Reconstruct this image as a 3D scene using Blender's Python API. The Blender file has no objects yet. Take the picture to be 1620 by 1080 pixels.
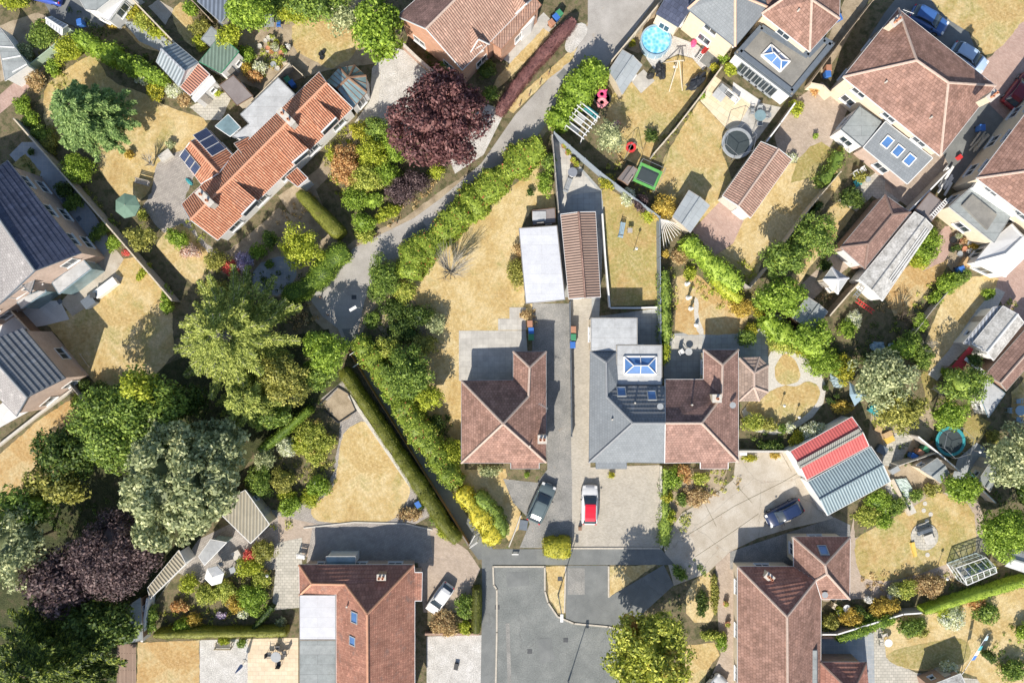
import bpy, bmesh, math, random
import numpy as np
from mathutils import Vector
R = math.radians
SUN_EL, SUN_AZ = 40.0, 17.6          # shadows fall 17.6 degrees east of image-up
CAMH, PXM = 76.0, 15.0               # camera height, photo pixels per metre on the ground
sc = bpy.context.scene
col = sc.collection

# ------------------------------------------------------------ camera, sky, sun
cd = bpy.data.cameras.new('camera'); cam = bpy.data.objects.new('camera', cd); col.objects.link(cam)
cam.location = (0, 0, CAMH); cam.rotation_euler = (0, 0, 0)
cd.sensor_width = 36; cd.lens = 18.0 / (54.0 / CAMH); cd.clip_end = 4000; cd.clip_start = 0.5
sc.camera = cam
w = bpy.data.worlds.new('World'); sc.world = w; w.use_nodes = True
nt = w.node_tree; bg = nt.nodes['Background']; sk = nt.nodes.new('ShaderNodeTexSky')
sk.sky_type = 'NISHITA'; sk.sun_disc = False; sk.sun_elevation = R(SUN_EL); sk.sun_rotation = R(180 + SUN_AZ)
sk.air_density = 1.0; sk.dust_density = 1.0
nt.links.new(sk.outputs[0], bg.inputs[0]); bg.inputs[1].default_value = 0.12
sl = bpy.data.lights.new('sun', 'SUN'); sl.energy = 5.0; sl.angle = R(0.5); sl.color = (1.0, 0.93, 0.83)
so = bpy.data.objects.new('sun', sl); so.rotation_euler = (R(90 - SUN_EL), 0, R(-SUN_AZ)); so.location = (0, -40, 60); col.objects.link(so)
sc.view_settings.view_transform = 'Standard'; sc.view_settings.look = 'None'
sc.view_settings.exposure = 0.38; sc.view_settings.gamma = 1.0
sc.cycles.max_bounces = 5; sc.cycles.diffuse_bounces = 3; sc.cycles.transparent_max_bounces = 8

# ------------------------------------------------------------ helpers
def P(x, y, h=0.0):
    k = (1 - h / CAMH) / PXM
    return Vector(((x - 810) * k, (540 - y) * k, h))
def rng_of(*a): return np.random.default_rng(abs(hash(tuple(int(v * 7) for v in a))) % (2**32))

def lin(c):
    if isinstance(c, str):
        c = [int(c[i:i+2], 16) / 255 for i in (0, 2, 4)]
    return tuple((v / 12.92 if v < .04045 else ((v + .055) / 1.055) ** 2.4) for v in c) + (1,)
def A(r, g, b): return (r, g, b, 1)

def tag(o, label, cat, group=None, kind=None):
    if label: o['label'] = label
    if cat: o['category'] = cat
    if group: o['group'] = group
    if kind: o['kind'] = kind
    return o
def thing(name, label, cat, loc=(0, 0, 0), rz=0, group=None):
    o = bpy.data.objects.new(name, None); col.objects.link(o); o.empty_display_size = .2
    o.location = loc; o.rotation_euler = (0, 0, rz)
    return tag(o, label, cat, group)
def off_of(p):
    v = Vector((0, 0, 0))
    while p is not None:
        v = v + p.location; p = p.parent
    return v

class MB:
    def __init__(s): s.v = []; s.f = []; s.m = []
    def add(s, pts, faces, mi=0):
        b = len(s.v); s.v += [tuple(p) for p in pts]
        for f in faces: s.f.append([b + i for i in f]); s.m.append(mi)
    def poly(s, pts, mi=0): s.add(pts, [list(range(len(pts)))], mi)
    def prism(s, pts, z0, z1, mi=0, mt=None, bottom=True):
        a = sum(pts[i][0] * pts[(i+1) % len(pts)][1] - pts[(i+1) % len(pts)][0] * pts[i][1] for i in range(len(pts)))
        if a < 0: pts = pts[::-1]
        n = len(pts); vs = [(p[0], p[1], z0) for p in pts] + [(p[0], p[1], z1) for p in pts]
        s.add(vs, [[i, (i+1) % n, n + (i+1) % n, n + i] for i in range(n)], mi)
        s.add(vs, [list(range(n, 2*n))], mi if mt is None else mt)
        if bottom: s.add(vs, [list(range(n))[::-1]], mi)
    def ob(s, c, ax, ay, az, mi=0):     # box from centre and half-vectors
        c, ax, ay, az = map(Vector, (c, ax, ay, az))
        vs = [c + i*ax + j*ay + k*az for k in (-1, 1) for j in (-1, 1) for i in (-1, 1)]
        s.add(vs, [[0,2,3,1],[4,5,7,6],[0,1,5,4],[2,6,7,3],[0,4,6,2],[1,3,7,5]], mi)
    def box(s, c, d, rz=0, mi=0):
        ca, sa = math.cos(rz), math.sin(rz)
        s.ob(c, (d[0]/2*ca, d[0]/2*sa, 0), (-d[1]/2*sa, d[1]/2*ca, 0), (0, 0, d[2]/2), mi)
    def bar(s, p, q, wd, hg=None, mi=0):   # box beam from p to q
        p, q = Vector(p), Vector(q); d = q - p
        if d.length < 1e-6: return
        u = d.normalized(); sd = u.cross(Vector((0, 0, 1)))
        if sd.length < 1e-3: sd = Vector((1, 0, 0))
        sd.normalize(); up = sd.cross(u)
        s.ob((p + q)/2, d/2, sd*wd/2, up*(hg or wd)/2, mi)
    def tube(s, p, q, r0, r1=None, n=8, mi=0, caps=True):
        p, q = Vector(p), Vector(q); r1 = r0 if r1 is None else r1; d = (q - p).normalized()
        a = d.cross(Vector((0, 0, 1)) if abs(d.z) < .95 else Vector((1, 0, 0))).normalized(); b = d.cross(a)
        vs = []
        for c, r in ((p, r0), (q, r1)):
            for i in range(n):
                t = 2*math.pi*i/n; vs.append(c + a*r*math.cos(t) + b*r*math.sin(t))
        s.add(vs, [[i, n+i, n+(i+1) % n, (i+1) % n] for i in range(n)], mi)
        if caps: s.add(vs, [list(range(n)), list(range(n, 2*n))[::-1]], mi)
    def lathe(s, c, prof, n=16, sx=1, sy=1, mi=0, rz=0, caps=True):
        c = Vector(c); vs = []
        for r, z in prof:
            for i in range(n):
                t = 2*math.pi*i/n; x, y = r*sx*math.cos(t), r*sy*math.sin(t)
                vs.append((c.x + x*math.cos(rz) - y*math.sin(rz), c.y + x*math.sin(rz) + y*math.cos(rz), c.z + z))
        fs = [[k*n+i, k*n+(i+1) % n, (k+1)*n+(i+1) % n, (k+1)*n+i] for k in range(len(prof)-1) for i in range(n)]
        s.add(vs, fs, mi)
        if not caps: return
        if prof[-1][0] > 1e-3: s.add(vs[-n:], [list(range(n))], mi)
        if prof[0][0] > 1e-3: s.add(vs[:n], [list(range(n))[::-1]], mi)
    def build(s, name, mats, parent=None, smooth=False):
        if not isinstance(mats, (list, tuple)): mats = [mats]
        off = off_of(parent) if parent is not None else Vector((0, 0, 0))
        vs = [(v[0]-off.x, v[1]-off.y, v[2]-off.z) for v in s.v]
        me = bpy.data.meshes.new(name); me.from_pydata(vs, [], s.f)
        for m in mats: me.materials.append(m)
        for i, p in enumerate(me.polygons): p.material_index = s.m[i]; p.use_smooth = smooth
        uv = me.uv_layers.new(name='UVMap')
        for p in me.polygons:
            n = p.normal
            if n.z > .985 or n.z < -.985: u = Vector((1, 0, 0)); v = Vector((0, 1, 0))
            else:
                u = Vector((-n.y, n.x, 0)).normalized(); v = n.cross(u)
            for li in p.loop_indices:
                c = me.vertices[me.loops[li].vertex_index].co; uv.data[li].uv = (c.dot(u), c.dot(v))
        o = bpy.data.objects.new(name, me); col.objects.link(o)
        if parent is not None: o.parent = parent
        return o
    def solo(s, name, mats, label, cat, group=None, smooth=False, kind=None):
        o = s.build(name, mats, None, smooth)
        xs = [v[0] for v in s.v]; ys = [v[1] for v in s.v]; z = min(v[2] for v in s.v)
        c = Vector(((min(xs)+max(xs))/2, (min(ys)+max(ys))/2, z))
        o.data.transform(__import__('mathutils').Matrix.Translation(-c)); o.location = c
        return tag(o, label, cat, group, kind)

def dup(root, loc, rz, label=None, group=None, mats=None):
    r = root.copy(); col.objects.link(r); r.location = loc; r.rotation_euler = (0, 0, rz)
    if label: r['label'] = label
    if group: r['group'] = group
    def rec(a, b):
        for ch in list(a.children):
            c = ch.copy(); col.objects.link(c); c.parent = b
            if mats and c.data and c.name.split('.')[0] in mats:
                c.data = c.data.copy(); c.data.materials.clear()
                mm = mats[c.name.split('.')[0]]
                for m in (mm if isinstance(mm, (list, tuple)) else [mm]): c.data.materials.append(m)
            rec(ch, c)
    rec(root, r); return r

# ------------------------------------------------------------ materials
_mc = {}
def newmat(name):
    m = bpy.data.materials.new(name); m.use_nodes = True; t = m.node_tree; t.nodes.clear()
    o = t.nodes.new('ShaderNodeOutputMaterial'); b = t.nodes.new('ShaderNodeBsdfPrincipled')
    t.links.new(b.outputs[0], o.inputs[0]); return m, t, b, o
def nd(t, typ, ins=None, **at):
    n = t.nodes.new('ShaderNode' + typ)
    for k, v in at.items(): setattr(n, k, v)
    for k, v in (ins or {}).items():
        if isinstance(v, bpy.types.NodeSocket): t.links.new(v, n.inputs[k])
        else: n.inputs[k].default_value = v
    return n
def coords(t, uv=False, rot=0.0):
    c = nd(t, 'TexCoord'); s = c.outputs['UV' if uv else 'Object']
    if rot:
        s = nd(t, 'Mapping', {0: s, 'Rotation': (0, 0, R(rot))}).outputs[0]
    return s
def noise(t, v, sc_, det=3, ro=.6): return nd(t, 'TexNoise', {'Vector': v, 'Scale': sc_, 'Detail': det, 'Roughness': ro}).outputs['Fac']
def ramp(t, f, stops):
    r = t.nodes.new('ShaderNodeValToRGB'); t.links.new(f, r.inputs[0]); e = r.color_ramp.elements
    while len(e) < len(stops): e.new(.5)
    for i, (p, c) in enumerate(stops): e[i].position = p; e[i].color = c
    return r.outputs[0]
def mix(t, f, a, b, mode='MIX'):
    m = nd(t, 'Mix', {}, data_type='RGBA', blend_type=mode)
    for k, v in ((0, f), (6, a), (7, b)):
        if isinstance(v, bpy.types.NodeSocket): t.links.new(v, m.inputs[k])
        else: m.inputs[k].default_value = v
    return m.outputs[2]
def math_(t, op, a, b=0.0):
    n = t.nodes.new('ShaderNodeMath'); n.operation = op
    for i, v in enumerate((a, b)):
        if isinstance(v, bpy.types.NodeSocket): t.links.new(v, n.inputs[i])
        else: n.inputs[i].default_value = v
    return n.outputs[0]
def vary(t, c, f, lo, hi):     # multiply colour by grey between lo and hi
    return mix(t, 1.0, c, ramp(t, f, [(.3, A(lo, lo, lo)), (.7, A(hi, hi, hi))]), 'MULTIPLY')
def finish(t, b, c, rough=.8, bump=None, bs=.4, bd=.03, metal=0, spec=.3):
    if isinstance(c, bpy.types.NodeSocket): t.links.new(c, b.inputs['Base Color'])
    else: b.inputs['Base Color'].default_value = c
    b.inputs['Roughness'].default_value = rough; b.inputs['Metallic'].default_value = metal
    b.inputs['Specular IOR Level'].default_value = spec
    if bump is not None:
        bm = nd(t, 'Bump', {'Height': bump, 'Strength': bs, 'Distance': bd}); t.links.new(bm.outputs[0], b.inputs['Normal'])

def plain(name, c, rough=.6, metal=0, spec=.4, dirt=.12, sc_=3.0):
    k = ('pl', name)
    if k in _mc: return _mc[k]
    m, t, b, o = newmat(name); v = coords(t)
    cc = vary(t, A(*c), noise(t, v, sc_, 4), 1 - dirt, 1 + dirt * .6)
    finish(t, b, cc, rough, metal=metal, spec=spec); _mc[k] = m; return m
def mottle(name, stops, s=.5, fine=18, fa=.22, rough=.9, bs=.5, bd=.03, stain=None, crack=None):
    k = ('mo', name)
    if k in _mc: return _mc[k]
    m, t, b, o = newmat(name); v = coords(t)
    c = ramp(t, noise(t, v, s, 6, .65), stops)
    f = noise(t, v, fine, 3, .7)
    c = vary(t, c, f, 1 - fa, 1 + fa)
    if stain:
        c = mix(t, ramp(t, noise(t, v, stain[1], 5, .7), [(stain[2], A(0,0,0)), (stain[2]+.12, A(1,1,1))]), c, A(*stain[0]))
    if crack:
        wv = nd(t, 'Mix', {0: .35, 4: v, 5: nd(t, 'TexNoise', {'Vector': v, 'Scale': 1.5, 'Detail': 5}).outputs['Color']}, data_type='VECTOR').outputs[1]
        e_ = nd(t, 'TexVoronoi', {'Vector': wv, 'Scale': crack}, feature='DISTANCE_TO_EDGE').outputs[0]
        c = mix(t, ramp(t, e_, [(.002, A(.28,.28,.28)), (.007, A(0,0,0))]), c, A(.07,.07,.07))
    finish(t, b, c, rough, f, bs, bd); _mc[k] = m; return m
def lawn(name, green=.3, tone=1.0, s=.35, warm=1.0):
    st = A(.56*tone*warm, .415*tone, .185*tone); pale = A(.70*tone, .57*tone, .33*tone); br = A(.44*tone*warm, .29*tone, .115*tone)
    gr = A(.28*tone, .275*tone, .075*tone)
    m, t, b, o = newmat(name); v = coords(t)
    oi = nd(t, 'ObjectInfo').outputs['Random']
    c = ramp(t, noise(t, v, 2.2, 8, .78), [(.34, br), (.47, st), (.62, pale)])
    c = mix(t, .6, c, ramp(t, math_(t, 'ADD', noise(t, v, .28, 6, .65), math_(t, 'MULTIPLY', math_(t, 'SUBTRACT', oi, .5), -.12)), [(.36, br), (.48, st), (.6, pale)]))
    g = ramp(t, math_(t, 'ADD', noise(t, v, s, 6, .65), math_(t, 'MULTIPLY', math_(t, 'SUBTRACT', oi, .5), .16)), [(.60 - green*.36, A(0,0,0)), (.74 - green*.34, A(.9,.9,.9))])
    g2 = mix(t, 1.0, g, ramp(t, noise(t, v, 3.5, 6, .8), [(.36, A(.15,.15,.15)), (.58, A(1,1,1))]), 'MULTIPLY')
    c = mix(t, math_(t, 'MULTIPLY', g2, .85), c, gr)
    # worn darker scuffs
    c = mix(t, ramp(t, noise(t, v, 1.4, 7, .8), [(.62, A(0,0,0)), (.72, A(.4,.4,.4))]), c, A(.30*tone, .22*tone, .11*tone))
    f = noise(t, v, 4.2, 7, .95); c = vary(t, c, f, .50, 1.42)
    finish(t, b, c, .95, f, 1.0, .08, spec=.1); return m
def brick(name, c1, c2, mortar, bw=.6, rh=.6, ms=.02, rot=0, uv=False, off=.5, weather=None, rough=.85, bs=.4, va=.15):
    m, t, b, o = newmat(name); v = coords(t, uv, rot)
    br = nd(t, 'TexBrick', {'Vector': v, 'Color1': A(*c1), 'Color2': A(*c2), 'Mortar': A(*mortar), 'Scale': 1.0, 'Mortar Size': ms, 'Brick Width': bw, 'Row Height': rh, 'Bias': 0.0}, offset=off)
    c = vary(t, br.outputs[0], noise(t, coords(t, uv), .8, 6, .7), 1-va, 1+va)
    c = vary(t, c, noise(t, coords(t, uv), 16, 2, .7), .88, 1.1)
    if weather:
        c = mix(t, ramp(t, noise(t, coords(t, uv), weather[1], 6, .7), [(weather[2], A(0,0,0)), (weather[2]+.15, A(1,1,1))]), c, A(*weather[0]))
    finish(t, b, c, rough, math_(t, 'MULTIPLY', br.outputs[1], -1), bs, .02); return m
def tiles(name, c1, c2, row=.32, wd=.3, pan=0.0, weather=None, va=.16, dark=.45, bs=.8, rough=.8, depth=.05):
    # courses run along the eaves (UV v = up the slope); pan>0 adds rolls running down the slope
    m, t, b, o = newmat(name); uvs = coords(t, True); sp = nd(t, 'SeparateXYZ', {0: uvs})
    saw = math_(t, 'FRACT', math_(t, 'DIVIDE', sp.outputs[1], row))
    br = nd(t, 'TexBrick', {'Vector': uvs, 'Color1': A(*c1), 'Color2': A(*c2), 'Mortar': A(*[q*dark for q in c1]), 'Scale': 1.0, 'Mortar Size': .012, 'Brick Width': wd, 'Row Height': row}, offset=.5)
    c = vary(t, br.outputs[0], noise(t, uvs, .55, 6, .7), 1-va*1.3, 1+va)
    c = vary(t, c, noise(t, uvs, 7, 4, .8), 1-va, 1+va*.7)
    if 'slate' not in name: c = mix(t, ramp(t, nd(t, 'TexWhiteNoise', {'Vector': nd(t, 'VectorMath', {0: nd(t, 'VectorMath', {0: uvs, 1: (wd, row, 1)}, operation='DIVIDE').outputs[0]}, operation='FLOOR').outputs[0]}, noise_dimensions='2D').outputs[0], [(.955, A(0,0,0)), (.96, A(.45,.45,.45))]), c, A(*[min(.8, q*1.7) for q in c1]))
    # broad streaks running down the slope: rain-washed dirt
    st = noise(t, nd(t, 'Mapping', {0: uvs, 'Scale': (1.6, .22, 1)}).outputs[0], 1.0, 5, .6)
    c = vary(t, c, st, 1-va*.9, 1+va*.5)
    if weather:
        c = mix(t, ramp(t, noise(t, uvs, weather[1], 6, .75), [(weather[2], A(0,0,0)), (weather[2]+.14, A(.8,.8,.8))]), c, A(*weather[0]))
    h = math_(t, 'SUBTRACT', 1.0, saw)
    if pan:
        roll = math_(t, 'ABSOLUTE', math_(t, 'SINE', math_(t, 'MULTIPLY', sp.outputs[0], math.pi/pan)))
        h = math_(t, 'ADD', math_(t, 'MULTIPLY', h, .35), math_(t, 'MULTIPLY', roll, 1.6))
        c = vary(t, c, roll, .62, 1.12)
    finish(t, b, c, rough, h, bs, depth, spec=.25); return m
def sheet(name, c, per=.2, rough=.5, metal=.0, amp=.04, weather=None, bs=.9, along='v', lo=.72):
    m, t, b, o = newmat(name); uvs = coords(t, True); sp = nd(t, 'SeparateXYZ', {0: uvs})
    x = sp.outputs[0 if along == 'v' else 1]
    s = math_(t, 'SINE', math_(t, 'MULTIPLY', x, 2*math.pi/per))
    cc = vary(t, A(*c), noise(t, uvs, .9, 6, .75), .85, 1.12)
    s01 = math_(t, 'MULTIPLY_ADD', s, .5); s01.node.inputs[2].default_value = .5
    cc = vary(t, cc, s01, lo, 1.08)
    if weather:
        cc = mix(t, ramp(t, noise(t, uvs, weather[1], 6, .75), [(weather[2], A(0,0,0)), (weather[2]+.14, A(.8,.8,.8))]), cc, A(*weather[0]))
    finish(t, b, cc, rough, s, bs, amp, metal=metal); return m
def glass(name, c=(.05,.09,.13), rough=.08):
    m, t, b, o = newmat(name); v = coords(t)
    finish(t, b, vary(t, A(*c), noise(t, v, .7, 3), .75, 1.3), rough, spec=.9); return m
def foliage(name, dark, mid, light, trans=.3, hue=None):
    m, t, b, o = newmat(name); dark, mid, light = [[min(.85, q*k*w_) for q, w_ in zip(c, (1.1, 1.0, .85))] for c, k in ((dark, 1.2), (mid, 1.7), (light, 2.0))]
    g = nd(t, 'NewGeometry'); v = coords(t)
    f = math_(t, 'ADD', math_(t, 'MULTIPLY', g.outputs['Random Per Island'], .55), math_(t, 'MULTIPLY', noise(t, v, .9, 4, .7), .55))
    c = ramp(t, f, [(.22, A(*dark)), (.55, A(*mid)), (.85, A(*light))])
    if name == 'hedge_with_red_flowers': c = mix(t, ramp(t, g.outputs['Random Per Island'], [(.965, A(0,0,0)), (.97, A(1,1,1))]), c, A(.55,.16,.08))
    if name == 'hedge_trimmed': c = mix(t, ramp(t, noise(t, v, .8, 5, .75), [(.58, A(0,0,0)), (.70, A(.7,.7,.7))]), c, A(.20,.15,.06))
    if hue:
        c = mix(t, ramp(t, noise(t, v, hue[1], 3, .6), [(hue[2], A(0,0,0)), (hue[2]+.1, A(1,1,1))]), c, A(*hue[0]))
    finish(t, b, c, .55, spec=.35)
    tr = nd(t, 'BsdfTranslucent', {'Color': c}); mx = nd(t, 'MixShader', {0: trans, 1: b.outputs[0], 2: tr.outputs[0]})
    t.links.new(mx.outputs[0], o.inputs[0]); return m

# foliage
F = dict(
 green=foliage('leaf_green', (.045,.085,.02), (.10,.17,.035), (.20,.28,.06)),
 bright=foliage('leaf_bright', (.06,.12,.015), (.14,.23,.03), (.24,.34,.06)),
 lime=foliage('leaf_lime', (.11,.16,.015), (.22,.28,.03), (.33,.37,.06)),
 yellow=foliage('leaf_yellow', (.09,.13,.02), (.23,.25,.03), (.42,.37,.05)),
 grey=foliage('leaf_grey', (.09,.13,.07), (.21,.26,.15), (.36,.40,.26)),
 dark=foliage('leaf_dark', (.02,.045,.012), (.045,.085,.02), (.11,.16,.035)),
 olive=foliage('leaf_olive', (.085,.105,.025), (.18,.20,.05), (.32,.33,.10)),
 feather=foliage('needle_olive', (.05,.085,.02), (.17,.225,.05), (.36,.42,.13)),
 conifer=foliage('needle_blue', (.05,.10,.035), (.12,.21,.075), (.24,.34,.14)),
 evergreen=foliage('needle_dark', (.015,.035,.01), (.045,.08,.015), (.19,.24,.04)),
 copper=foliage('leaf_copper', (.035,.014,.018), (.085,.04,.048), (.17,.095,.10)),
 purple=foliage('leaf_purple', (.028,.018,.024), (.065,.048,.058), (.15,.115,.125)),
 maple=foliage('leaf_maple', (.05,.09,.02), (.20,.25,.04), (.42,.42,.09), hue=((.48,.23,.07), .35, .58)),
 gold=foliage('leaf_gold', (.17,.14,.03), (.32,.25,.05), (.42,.33,.09)),
 rust=foliage('leaf_rust', (.16,.09,.04), (.38,.22,.10), (.52,.34,.17)),
 mixed=foliage('leaf_mixed', (.08,.12,.025), (.22,.28,.05), (.42,.42,.12), hue=((.50,.33,.12), .8, .57)),
 red=foliage('leaf_red', (.16,.03,.03), (.42,.07,.07), (.55,.16,.13)),
 flower=foliage('petal_pink', (.2,.2,.08), (.62,.32,.30), (.75,.5,.45)),
 lilac=foliage('petal_lilac', (.10,.12,.08), (.36,.30,.52), (.6,.55,.75)),
 silver=foliage('leaf_silver', (.18,.24,.14), (.42,.48,.34), (.62,.66,.52)),
 dry=foliage('twig_dry', (.14,.10,.05), (.30,.22,.12), (.45,.36,.22)),
 trim=foliage('hedge_trimmed', (.045,.06,.012), (.10,.12,.02), (.16,.18,.04)),
 trimg=foliage('hedge_green', (.05,.10,.015), (.12,.20,.03), (.22,.31,.05)),
 berry=foliage('hedge_with_red_flowers', (.06,.11,.015), (.16,.235,.035), (.28,.35,.07)),
 white=foliage('petal_white', (.5,.52,.4), (.75,.75,.68), (.85,.85,.8)),
)
bark = plain('bark', (.13,.10,.07), .9, sc_=8, dirt=.3)
barkpale = plain('bark_pale', (.36,.33,.27), .9, sc_=8, dirt=.3)

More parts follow.
